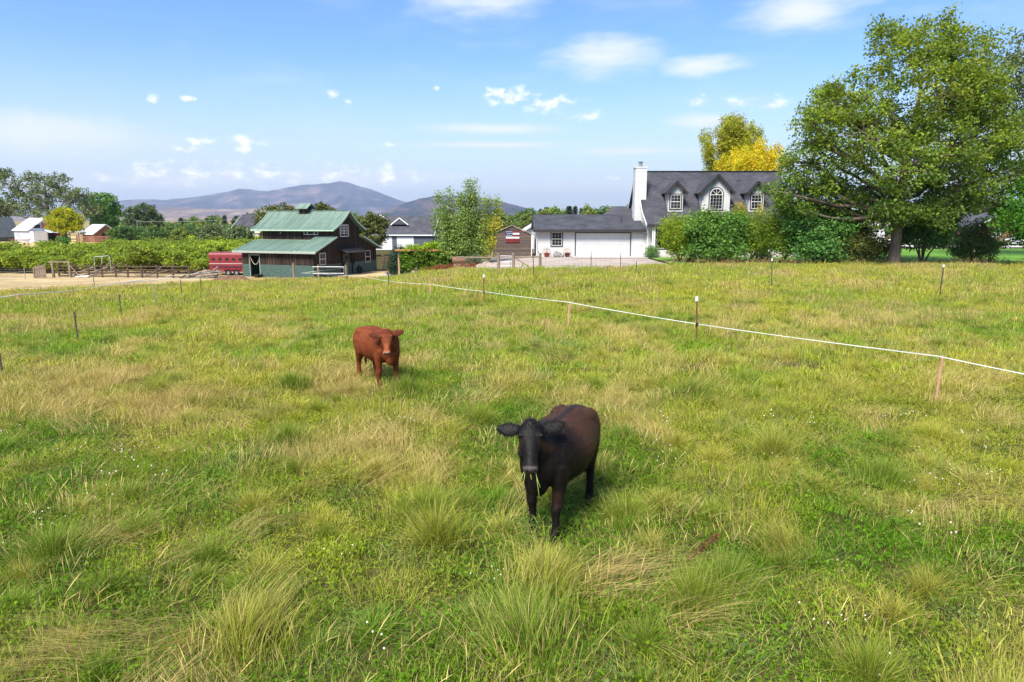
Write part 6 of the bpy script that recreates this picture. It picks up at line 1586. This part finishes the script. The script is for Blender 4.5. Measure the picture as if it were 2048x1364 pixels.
def black_coat(co, h):
    n = n3(co, 5, 1.7); n2_ = n3(co, 13, 5.1)
    c = np.tile(np.array([.0105, .0072, .0066]), (len(co), 1))
    flank = sstep((co[:, 2] - .55) / .3) * sstep((.36 - co[:, 0]) / .4) * (.35 + .65 * sstep((n - .38) / .25))
    c = mixc(c, (.064, .027, .011), np.clip(flank * (.5 + .6 * n2_), 0, 1))
    sh = sstep((co[:, 0] - .2) / .15) * sstep((.62 - np.abs(co[:, 2] - .55)) / .3) * sstep((n - .5) / .15)
    c = mixc(c, (.04, .015, .008), np.clip(sh * .45, 0, 1))
    spine = sstep((.055 - np.abs(co[:, 1])) / .05) * sstep((co[:, 2] - .98) / .06); c = mixc(c, (.012, .010, .010), spine * .8)
    leg = sstep((.42 - co[:, 2]) / .12); c = mixc(c, (.009, .007, .007), leg * .85)
    hm = head_mask(co, h); c = mixc(c, (.0075, .0065, .0065), hm)
    mz = hm * sstep((h[:, 0] - .415) / .03) * sstep((h[:, 2] + .01) / .03); c = mixc(c, (.085, .068, .066), mz)
    cheek = hm * sstep((h[:, 0] - .12) / .05) * sstep((.26 - h[:, 0]) / .06) * sstep((np.abs(h[:, 1]) - .075) / .02); c = mixc(c, (.05, .022, .013), cheek * .6)
    return c
def red_coat(co, h):
    n = n3(co, 5, 3.3); n2_ = n3(co, 14, 8.8)
    c = np.tile(np.array([.155, .036, .012]), (len(co), 1)); c = mixc(c, (.205, .055, .018), sstep((n - .4) / .25) * .7); c = c * (.82 + .36 * n2_)[:, None]
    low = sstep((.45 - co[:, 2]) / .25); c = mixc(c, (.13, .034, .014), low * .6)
    hm = head_mask(co, h)
    ear = hm * sstep((np.abs(h[:, 1]) - .15) / .03); c = mixc(c, (.07, .018, .010), ear * .8)
    br = hm * sstep((h[:, 2] - .04) / .03) * sstep((h[:, 0] - .22) / .08); c = mixc(c, (.34, .10, .045), br * .6)
    mz = hm * sstep((h[:, 0] - .425) / .025) * sstep((h[:, 2] + .0) / .03); c = mixc(c, (.42, .22, .17), mz * .8)
    tuft = hm * sstep((.03 - h[:, 0]) / .04); c = mixc(c, (.10, .026, .012), tuft * .7)
    hoof = sstep((.05 - co[:, 2]) / .02); c = mixc(c, (.04, .03, .025), hoof)
    return c
eye_m = pmat('dark_eye', (.008, .006, .005), .25, .1, 9, spec=.3)
BLACK = dict(coat=attrmat('black_brown_hide', 'coat', .55, .14, sheen=.0), hair=attrmat('black_brown_hair', 'coat', .5, .14), eye=eye_m)
RED = dict(coat=attrmat('red_hide', 'coat', .7, .12), hair=attrmat('red_hair', 'coat', .6, .12), eye=eye_m)
bc, bP, bax, bhs, bhu = build_cow('black_cow', 'black cow with rusty brown flanks facing the camera, grass in mouth', (.50, 7.05, .0), R(-114), 1.10, R(22), R(0), (.64, -.03, 1.145), R(57), .09, -.07, -.05, .05, black_coat, BLACK, 1.08)
rc_, rP, rax, rhs, rhu = build_cow('red_cow', 'reddish brown young cow standing behind and left of the black cow', (-2.66, 13.35, .0), R(-54), 1.06, R(-27), R(3), (.65, -.13, 1.08), R(58), .08, -.10, .06, -.06, red_coat, RED, .97)
# grass hanging from the black cow's mouth
def mouth_grass():
    g = MB(); Mx = Matrix.Translation(bc.location) @ Matrix.Rotation(R(-114), 4, 'Z') @ Matrix.Scale(1.10, 4)
    base = Mx @ (bP + bax * .475 * HS - bhu * .01)
    rt = (Mx.to_3x3() @ bhs).normalized()
    for (o, L, dx) in ((.055, .24, .03), (.045, .14, .05), (-.06, .07, -.05), (-.05, .12, -.02), (.0, .06, .01)):
        p = base + rt * o; g.tube([p + Vector((0, .02, .01)), p + Vector((dx * .4, -.012, -L * .4)), p + Vector((dx, -.015, -L))], [.0035, .004, .002], 5)
    o = g.build('grass_blades', pmat('fresh_grass_blade', (.26, .36, .07), .6, .2, 20)); tag(o, 'green grass blades hanging from the black cow mouth', 'grass', kind='stuff')
mouth_grass()

# ------------------------------------------------------------------ meadow grass
def grass_mat():
    m = bpy.data.materials.new('meadow_grass'); m.use_nodes = True
    N, L = m.node_tree.nodes, m.node_tree.links; b = N['Principled BSDF']; out = N['Material Output']
    b.inputs['Roughness'].default_value = .55; b.inputs['Specular IOR Level'].default_value = .12
    ti = N.new('ShaderNodeAttribute'); ti.attribute_type = 'INSTANCER'; ti.attribute_name = 'tint'
    sh = N.new('ShaderNodeAttribute'); sh.attribute_name = 'shade'
    sp = N.new('ShaderNodeSeparateColor'); L.new(sh.outputs['Color'], sp.inputs[0])
    dry = N.new('ShaderNodeMix'); dry.data_type = 'RGBA'; L.new(sp.outputs[1], dry.inputs[0]); L.new(ti.outputs['Color'], dry.inputs[6]); dry.inputs[7].default_value = (.52, .40, .16, 1)
    sc = N.new('ShaderNodeVectorMath'); sc.operation = 'SCALE'; L.new(dry.outputs[2], sc.inputs[0]); L.new(sp.outputs[0], sc.inputs['Scale'])
    L.new(sc.outputs[0], b.inputs['Base Color'])
    tr = N.new('ShaderNodeBsdfTranslucent'); mu = N.new('ShaderNodeMix'); mu.data_type = 'RGBA'; mu.blend_type = 'MULTIPLY'; mu.inputs[0].default_value = 1
    L.new(sc.outputs[0], mu.inputs[6]); mu.inputs[7].default_value = (1.15, 1.15, .6, 1); L.new(mu.outputs[2], tr.inputs[0])
    ms = N.new('ShaderNodeMixShader'); ms.inputs[0].default_value = .35; L.new(b.outputs[0], ms.inputs[1]); L.new(tr.outputs[0], ms.inputs[2]); L.new(ms.outputs[0], out.inputs[0])
    return m
M['grass'] = grass_mat()
def blade_mesh(name, n, rad, h0, h1, w, lean, rs, dry=.1, dry_tip=.3, common=None, seed_head=0.0, gauss=False, bend=1.0, segs=3, clover=0):
    """curved tapering blades; shade = (brightness, dryness, height)"""
    r = np.abs(rs.normal(0, rad * .55, n)) if gauss else rad * np.sqrt(rs.random(n)); a = rs.uniform(0, 2 * np.pi, n)
    bx, by = r * np.cos(a), r * np.sin(a)
    h = rs.uniform(h0, h1, n) * (1 - .25 * (r / max(rad, 1e-3)).clip(0, 1))
    az = np.where(rs.random(n) < .6, a + rs.normal(0, .5, n), rs.uniform(0, 2 * np.pi, n))
    ln = np.abs(rs.normal(0, lean, n)) + (lean * .7 * (r / max(rad, 1e-3)) if gauss else 0)
    dx, dy = np.cos(az) * ln, np.sin(az) * ln
    if common is not None: dx, dy = dx * .5 + common[0] * rs.uniform(.6, 1.3, n), dy * .5 + common[1] * rs.uniform(.6, 1.3, n)
    fa = rs.uniform(0, 2 * np.pi, n); sx, sy = np.cos(fa), np.sin(fa)
    ts = np.linspace(0, 1, segs + 1); V = []; S = []
    br = rs.uniform(.42, 1.5, n); dr = np.where(rs.random(n) < dry, rs.uniform(.6, 1, n), rs.uniform(0, .18, n))
    wd = w * rs.uniform(.7, 1.3, n)
    for t in ts:
        q = t ** (1 + .7 * bend)
        cx, cy = bx + dx * h * q, by + dy * h * q; tot = np.sqrt(dx ** 2 + dy ** 2)
        cz = h * (t - .33 * bend * np.clip(tot, 0, 1.6) * t ** 2)
        ww = wd * (1 - t) ** .6 * .5 if t < 1 else wd * 0
        if seed_head and t > .6: ww = np.full(n, seed_head) * (1 if t < 1 else .25)
        V.append(np.stack([cx - sx * ww, cy - sy * ww, cz - .02], 1)); V.append(np.stack([cx + sx * ww, cy + sy * ww, cz - .02], 1))
        d = np.clip(dr + dry_tip * max(0, t - .5), 0, 1); s_ = np.stack([br, d, np.full(n, t), np.ones(n)], 1); S += [s_, s_]
    K = 2 * (segs + 1); co = np.stack(V, 1).reshape(-1, 3); sh = np.stack(S, 1).reshape(-1, 4)
    base = (np.arange(n) * K)[:, None]; F = []
    for i in range(segs): F.append(np.stack([base[:, 0] + 2 * i, base[:, 0] + 2 * i + 1, base[:, 0] + 2 * i + 3, base[:, 0] + 2 * i + 2], 1))
    f = np.concatenate(F)
    if clover:
        m = clover; cr = rad * np.sqrt(rs.random(m)); ca = rs.uniform(0, 6.28, m); c = np.stack([cr * np.cos(ca), cr * np.sin(ca), rs.uniform(.02, h1 * .75, m)], 1)
        nr = rs.normal(size=(m, 3)) * .45 + np.array([0, 0, 1.0]); nr /= np.linalg.norm(nr, axis=1, keepdims=True)
        t_ = np.cross(nr, rs.normal(size=(m, 3))); t_ /= np.linalg.norm(t_, axis=1, keepdims=True); b_ = np.cross(nr, t_); l = rs.uniform(.010, .019, (m, 1))
        vv = np.stack([c - t_ * l, c + b_ * l * .8, c + t_ * l, c - b_ * l * .8], 1).reshape(-1, 3); ff = np.arange(4 * m).reshape(m, 4) + len(co)
        s_ = np.stack([rs.uniform(.4, .75, m), np.zeros(m), np.zeros(m), np.ones(m)], 1)
        co = np.concatenate([co, vv]); f = np.concatenate([f, ff]); sh = np.concatenate([sh, np.repeat(s_, 4, 0)])
    return np_mesh(name, co, f, M['grass'], {'shade': sh}, smooth=True)
def flower_mesh(rs):
    m = MB()
    for k in range(4):
        a = rs.uniform(0, 6.28); r = rs.uniform(0, .32); h = rs.uniform(.10, .22); x, y = r * math.cos(a), r * math.sin(a)
        m.ball((x, y, h), (.009, .009, .009), 6, 4)
    me = m.mesh('clover_heads', pmat('clover_white', (.70, .66, .58), .8, .15, 30)); return me
def scatter(name, lab, pos, rot, scl, tint, idx, protos, cat='grass'):
    """one object: points carrying rotation, scale, colour; geometry nodes places the tufts"""
    me = bpy.data.meshes.new(name); n = len(pos); me.vertices.add(n); me.vertices.foreach_set('co', np.ascontiguousarray(pos, np.float32).ravel())
    for an, ty, key, arr in (('rot', 'FLOAT_VECTOR', 'vector', rot), ('scl', 'FLOAT_VECTOR', 'vector', scl), ('tint', 'FLOAT_COLOR', 'color', tint)):
        a = me.attributes.new(an, ty, 'POINT'); a.data.foreach_set(key, np.ascontiguousarray(arr, np.float32).ravel())
    a = me.attributes.new('idx', 'INT', 'POINT'); a.data.foreach_set('value', np.ascontiguousarray(idx, np.int32))
    o = link(bpy.data.objects.new(name, me)); tag(o, lab, cat, kind='stuff')
    ng = bpy.data.node_groups.new(name + '_scatter', 'GeometryNodeTree')
    ng.interface.new_socket('Geometry', in_out='INPUT', socket_type='NodeSocketGeometry'); ng.interface.new_socket('Geometry', in_out='OUTPUT', socket_type='NodeSocketGeometry')
    N, L = ng.nodes, ng.links; gi = N.new('NodeGroupInput'); go = N.new('NodeGroupOutput')
    jn = N.new('GeometryNodeJoinGeometry'); objs = []
    for me_ in protos:
        po = bpy.data.objects.new(me_.name, me_); objs.append(po)
    for po in reversed(objs):
        oi = N.new('GeometryNodeObjectInfo'); oi.inputs['Object'].default_value = po; oi.inputs['As Instance'].default_value = True
        L.new(oi.outputs['Geometry'], jn.inputs[0])
    ip = N.new('GeometryNodeInstanceOnPoints'); L.new(gi.outputs[0], ip.inputs['Points']); L.new(jn.outputs[0], ip.inputs['Instance'])
    ip.inputs['Pick Instance'].default_value = True
    def at(nm, ty):
        q = N.new('GeometryNodeInputNamedAttribute'); q.data_type = ty; q.inputs['Name'].default_value = nm; return q.outputs[0]
    L.new(at('idx', 'INT'), ip.inputs['Instance Index'])
    e2r = N.new('FunctionNodeEulerToRotation'); L.new(at('rot', 'FLOAT_VECTOR'), e2r.inputs[0]); L.new(e2r.outputs[0], ip.inputs['Rotation'])
    L.new(at('scl', 'FLOAT_VECTOR'), ip.inputs['Scale']); L.new(ip.outputs[0], go.inputs[0])
    md = o.modifiers.new('scatter', 'NODES'); md.node_group = ng
    return o
LUSH, LIME, YELL, TAN, BLUE = [np.array(c) for c in ((.125, .30, .008), (.32, .425, .010), (.46, .43, .045), (.52, .42, .17), (.19, .30, .09))]
def patch_colour(x, y, rs):
    """broad drifts of green, yellow green and straw over the meadow"""
    n = len(x); d = np.hypot(x, y)
    a = fbm(x * .23 + 5, y * .16 + 9, 4); b = fbm(x * .6 + 40, y * .45 + 3, 4); c = fbm(x * 1.4 + 70, y * 1.1 + 20, 3)
    far = sstep((y - 10) / 26)
    w_y = np.clip(sstep((a - .42) / .22) * .7 + far * .35 + (b - .5) * 1.0, 0, 1)
    w_t = np.clip(sstep((b - .55) / .12) * sstep((a - .42) / .2) * .9 + (c - .62) * 1.2 + far * .06, 0, .85)
    w_g = np.clip(sstep((.56 - a) / .14) + (.52 - c) * 3.2, 0, 1) * (1 - .5 * far)
    w_b = (rs.random(n) < .10) * .7
    col = LIME[None] * (1 - w_g[:, None]) + LUSH[None] * w_g[:, None]
    col = col * (1 - w_y[:, None] * .65) + YELL[None] * w_y[:, None] * .65
    col = col * (1 - w_t[:, None]) + TAN[None] * w_t[:, None]
    col = col * (1 - w_b[:, None]) + BLUE[None] * w_b[:, None]
    return col * rs.uniform(.82, 1.18, (n, 1)), w_t, w_g
COWS = [(.5, 7.05, .55), (-2.66, 13.45, .5)]
def spread(y0, y1, dens, rs, half=.82, extra=2.0, end=True):
    n = int((half * (y1 ** 2 - y0 ** 2) + 2 * extra * (y1 - y0)) * dens * 1.02)
    u = rs.random(n * 2); y = np.sqrt(y0 ** 2 + (y1 ** 2 - y0 ** 2) * u); x = rs.uniform(-1, 1, n * 2) * (half * y + extra)
    x, y = x[:n], y[:n]
    if end: k = y < field_end(x) - rs.random(n) * .6; x, y = x[k], y[k]
    return x, y
def finish(x, y, rs, s0, s1, tilt=.12, zs=(1, 1)):
    n = len(x); z = zg(x, y)
    rot = np.stack([rs.normal(0, tilt, n), rs.normal(0, tilt, n), rs.uniform(0, 6.283, n)], 1); s = rs.uniform(s0, s1, n)
    return np.stack([x, y, z], 1), rot, np.stack([s, s, s * rs.uniform(zs[0], zs[1], n)], 1)
def meadow():
    rs = np.random.default_rng(2024)
    near = [blade_mesh('turf_a', 380, .36, .04, .14, .0062, .85, rs, .16, .3, clover=60), blade_mesh('turf_b', 360, .36, .05, .19, .0056, .75, rs, .2, .4, clover=20),
            blade_mesh('turf_c', 340, .34, .04, .11, .0066, 1.0, rs, .10, .2, clover=150), blade_mesh('turf_d', 340, .36, .08, .26, .0048, .7, rs, .35, .5)]
    # near turf
    gx, gy = np.meshgrid(np.arange(-13.5, 13.5, .275), np.arange(2.4, 14, .275)); x = (gx + rs.uniform(-.14, .14, gx.shape)).ravel(); y = (gy + rs.uniform(-.14, .14, gy.shape)).ravel(); k = np.abs(x) < .84 * y + 1.2; x, y = x[k], y[k]
    p, r, s = finish(x, y, rs, .85, 1.25, .16); s[:, 2] *= .55 + .7 * sstep((fbm(x * 1.1 + 8, y * .9 + 14, 3) - .3) / .4)
    c, wt, wg = patch_colour(x, y, rs); idx = np.where(wg > .55, rs.choice([0, 2], len(x)), np.where(wt > .4, 3, rs.integers(0, 4, len(x))))
    scatter('meadow_turf', 'short mixed turf and clover of the near pasture', p, r, s, np.concatenate([c, np.ones((len(c), 1))], 1), idx, near)
    mid = [blade_mesh('mid_a', 330, .6, .07, .20, .012, .85, rs, .12, .35), blade_mesh('mid_b', 330, .6, .08, .28, .011, .8, rs, .22, .45), blade_mesh('mid_c', 300, .6, .06, .16, .013, 1.0, rs, .08, .25)]
    x, y = spread(13.2, 29, 5.2, rs, .84, 1.5); p, r, s = finish(x, y, rs, .85, 1.25)
    c, wt, wg = patch_colour(x, y, rs); idx = np.where(wg > .5, rs.choice([0, 2], len(x)), np.where(wt > .4, 1, rs.integers(0, 3, len(x))))
    scatter('mid_meadow', 'mixed grass of the middle pasture', p, r, s, np.concatenate([c, np.ones((len(c), 1))], 1), idx, mid)
    far = [blade_mesh('far_a', 260, .95, .09, .24, .024, .8, rs, .14, .35), blade_mesh('far_b', 260, .95, .12, .36, .022, .7, rs, .24, .45), blade_mesh('far_c', 240, .95, .07, .2, .026, .9, rs, .1, .3)]
    x, y = spread(27.5, 66, 2.3, rs, .84, 2.5); p, r, s = finish(x, y, rs, .85, 1.25)
    c, wt, wg = patch_colour(x, y, rs); idx = np.where(wt > .4, 1, rs.integers(0, 3, len(x)))
    scatter('far_meadow', 'tall yellow green grass of the far pasture', p, r, s, np.concatenate([c, np.ones((len(c), 1))], 1), idx, far)
    n = 5200; x = rs.uniform(-52, -13, n); y = field_end(x) + rs.exponential(2.6, n) - .5; k = (fbm(x * .5 + 9, y * .7 + 2, 3) > .43) & (y < 67); x, y = x[k], y[k]
    p, r, s = finish(x, y, rs, .35, .8); s[:, 2] *= .7; c = TAN[None] * rs.uniform(.8, 1.2, (len(x), 1)) * np.array([[1, .95, .8]])
    scatter('dry_verge', 'dry straw grass along the edge of the dirt yard', p, r, s, np.concatenate([c, np.ones((len(c), 1))], 1), rs.integers(0, 3, len(x)), far)
    # tussocks
    tus = [blade_mesh('tussock_a', 560, .17, .26, .46, .0042, .55, rs, .10, .35, gauss=True, bend=1.1, segs=4), blade_mesh('tussock_b', 520, .20, .22, .40, .0045, .7, rs, .18, .4, gauss=True, bend=1.2, segs=4),
           blade_mesh('tussock_c', 260, .16, .25, .44, .0085, .6, rs, .05, .15, gauss=True, bend=1.2, segs=4), blade_mesh('tussock_d', 360, .2, .25, .44, .0044, .8, rs, .75, .5, gauss=True, bend=1.1, segs=4)]
    x, y = spread(2.6, 36, 2.0, rs, .84, 1.2); k = fbm(x * .5 + 12, y * .4 + 77, 3) + rs.normal(0, .08, len(x)) > .46; x, y = x[k], y[k]
    for cx, cy, rr in COWS:
        k = np.hypot(x - cx, y - cy) > rr; x, y = x[k], y[k]
    p, r, s = finish(x, y, rs, .6, 1.15, .14, (.6, .95)); c, wt, wg = patch_colour(x, y, rs); pick = rs.random(len(x))[:, None]; c = np.where(pick < .42, c * .2 + np.array([.13, .235, .010]) * .8, np.where(pick < .62, c, c * .3 + np.array([.46, .42, .07]) * .7))
    far_s = 1 + np.clip((y - 10) / 20, 0, 1)[:, None] * np.array([[.35, .35, .1]]); s = s * far_s
    idx = np.where(wt > .45, 3, rs.choice([0, 0, 1, 1, 2], len(x)))
    scatter('tussock_grass', 'dense arching tussocks scattered over the pasture', p, r, s, np.concatenate([c, np.ones((len(c), 1))], 1), idx, tus)
    bigp = [blade_mesh('big_tussock_a', 1300, .22, .2, .42, .0036, .42, rs, .10, .3, gauss=True, bend=1.2, segs=4), blade_mesh('big_tussock_b', 1100, .26, .18, .40, .0038, .6, rs, .2, .4, gauss=True, common=(.3, .1), bend=1.2, segs=4)]
    # big tussocks that stand out in the foreground
    big = np.array([(-2.05, 4.75), (.10, 4.75), (1.55, 5.3), (-.75, 6.4), (-.95, 7.0), (1.9, 5.6), (2.7, 6.3), (2.55, 4.4), (-3.3, 9.6), (-4.4, 6.1), (-.55, 10.6), (1.0, 8.6), (1.25, 7.0), (3.6, 9.0), (-5.5, 11.5), (-6.6, 12.4), (-2.0, 12.5), (4.6, 8.0), (3.3, 12.3), (-4.3, 13.0), (3.2, 3.9), (.3, 5.6)])
    x, y = big[:, 0], big[:, 1]; p, r, s = finish(x, y, rs, 1.2, 1.75, .14); s[:, 2] *= .85; c = np.array([[.15, .27, .014], [.20, .30, .016], [.27, .32, .03]])[rs.integers(0, 3, len(x))]
    scatter('foreground_tussock', 'large fine bladed grass tussocks in the foreground', p, r, s, np.concatenate([c, np.ones((len(c), 1))], 1), rs.integers(0, 2, len(x)), bigp)
    # dry stalks with seed heads, lodged straw
    st = [blade_mesh('stalk_a', 22, .22, .22, .46, .0032, .35, rs, 1.0, .2, seed_head=.0035, bend=.6, segs=4), blade_mesh('stalk_b', 16, .25, .2, .42, .003, .6, rs, 1.0, .2, common=(.5, .2), seed_head=.004, bend=.7, segs=4),
          blade_mesh('straw_c', 90, .26, .3, .55, .0036, .4, rs, .92, .2, common=(1.25, .3), bend=.9, segs=4)]
    x, y = spread(2.6, 24, 5.5, rs, .84, 1.2); b = fbm(x * .6 + 40, y * .45 + 3, 4) + rs.normal(0, .07, len(x)); k = b > .49; x, y = x[k], y[k]
    for cx, cy, rr in COWS:
        k = np.hypot(x - cx, y - cy) > rr * .75; x, y = x[k], y[k]
    p, r, s = finish(x, y, rs, .75, 1.15, .12); r[:, 2] = rs.normal(.4, 1.1, len(x)); c = TAN[None] * rs.uniform(.75, 1.12, (len(x), 1)) * np.array([[1, .97, .9]])
    idx = rs.choice([0, 0, 1, 1, 2], len(x))
    scatter('dry_stalks', 'dry straw coloured seed stalks rising from the pasture', p, r, s, np.concatenate([c, np.ones((len(c), 1))], 1), idx, st)
    # thatch: fallen blades lying across the turf
    th = [blade_mesh('thatch_a', 46, .34, .05, .13, .004, .8, rs, .8, .3, common=(1.8, .4), bend=.45, segs=3), blade_mesh('thatch_b', 46, .36, .05, .15, .0038, 1.2, rs, .55, .3, common=(1.2, -.8), bend=.5, segs=3)]
    x, y = spread(2.6, 16, 4.5, rs, .84, 1.2); k = fbm(x * .9 + 21, y * .8 + 5, 3) > .42; x, y = x[k], y[k]
    p, r, s = finish(x, y, rs, .8, 1.3, .12); p[:, 2] += rs.uniform(.03, .13, len(x)); c, wt, wg = patch_colour(x, y, rs); c = c * .5 + YELL[None] * .5
    scatter('fallen_grass', 'fallen yellowing blades lying across the turf', p, r, s, np.concatenate([c, np.ones((len(c), 1))], 1), rs.integers(0, 2, len(x)), th)
    lx = np.array([(-3.05, 4.55), (-2.75, 4.75), (-3.3, 4.8), (-2.5, 4.95), (-2.9, 5.05), (-3.5, 4.45), (.75, 5.95), (.9, 5.75), (1.1, 5.95), (.65, 5.6), (1.35, 5.25), (1.45, 5.05), (-4.0, 11), (-3.8, 11.3), (-5.6, 13.2)])
    p, r, s = finish(lx[:, 0], lx[:, 1], rs, .9, 1.3, .08); r[:, 2] = np.where(lx[:, 0] < -2, R(205), R(-40)) + rs.normal(0, .25, len(lx)); c = TAN[None] * rs.uniform(.85, 1.1, (len(lx), 1))
    scatter('lodged_straw', 'swaths of flattened straw coloured grass', p, r, s, np.concatenate([c, np.ones((len(c), 1))], 1), np.full(len(lx), 2), st)
    xx, yy = spread(20, 50, .8, rs, .84, 2); b = fbm(xx * .6 + 40, yy * .45 + 3, 4); k = b > .47; xx, yy = xx[k], yy[k]
    stf = [blade_mesh('far_stalk', 60, .5, .3, .55, .012, .4, rs, .9, .2, bend=.6)]
    p, r, s = finish(xx, yy, rs, .8, 1.2); c = TAN[None] * rs.uniform(.8, 1.1, (len(xx), 1))
    scatter('far_stalks', 'pale seed stalks over the far pasture', p, r, s, np.concatenate([c, np.ones((len(c), 1))], 1), np.zeros(len(xx)), stf)
    x, y = spread(2.6, 11, 3.0, rs, .84, 1); k = (fbm(x * .8 + 3, y * .7 + 55, 3) > .46) & (rs.random(len(x)) < .4); x, y = x[k], y[k]
    p, r, s = finish(x, y, rs, .7, 1.1, .05)
    scatter('clover_flower', 'white clover heads dotted through the near turf', p, r, s, np.ones((len(x), 4)), rs.integers(0, 2, len(x)), [flower_mesh(rs), flower_mesh(rs)], 'clover')
meadow()
# rusty dock seed head right of the black cow
def dock():
    t = thing('dock_stem', 'rusty red dock seed stem lying in the grass right of the black cow', 'weed', (1.78, 5.95, .1)); rs = np.random.default_rng(4)
    m = MB(); m.tube([(-.16, -.06, .03), (0, 0, .12), (.17, .08, .24)], [.006, .005, .003], 5); m.build('stem', pmat('dock_red', (.13, .05, .03), .9, .2, 9), t)
    u = rs.random(60); c = np.stack([-.14 + .30 * u, -.05 + .12 * u, .05 + .18 * u], 1)
    link(bpy.data.objects.new('seed_head', leaves('seed_head', c, np.ones((60, 3)), 4, (.02, .02, .025), .03, .009, leafmat('dock_seed', (.14, .045, .025), .1), rs)), t)
dock()
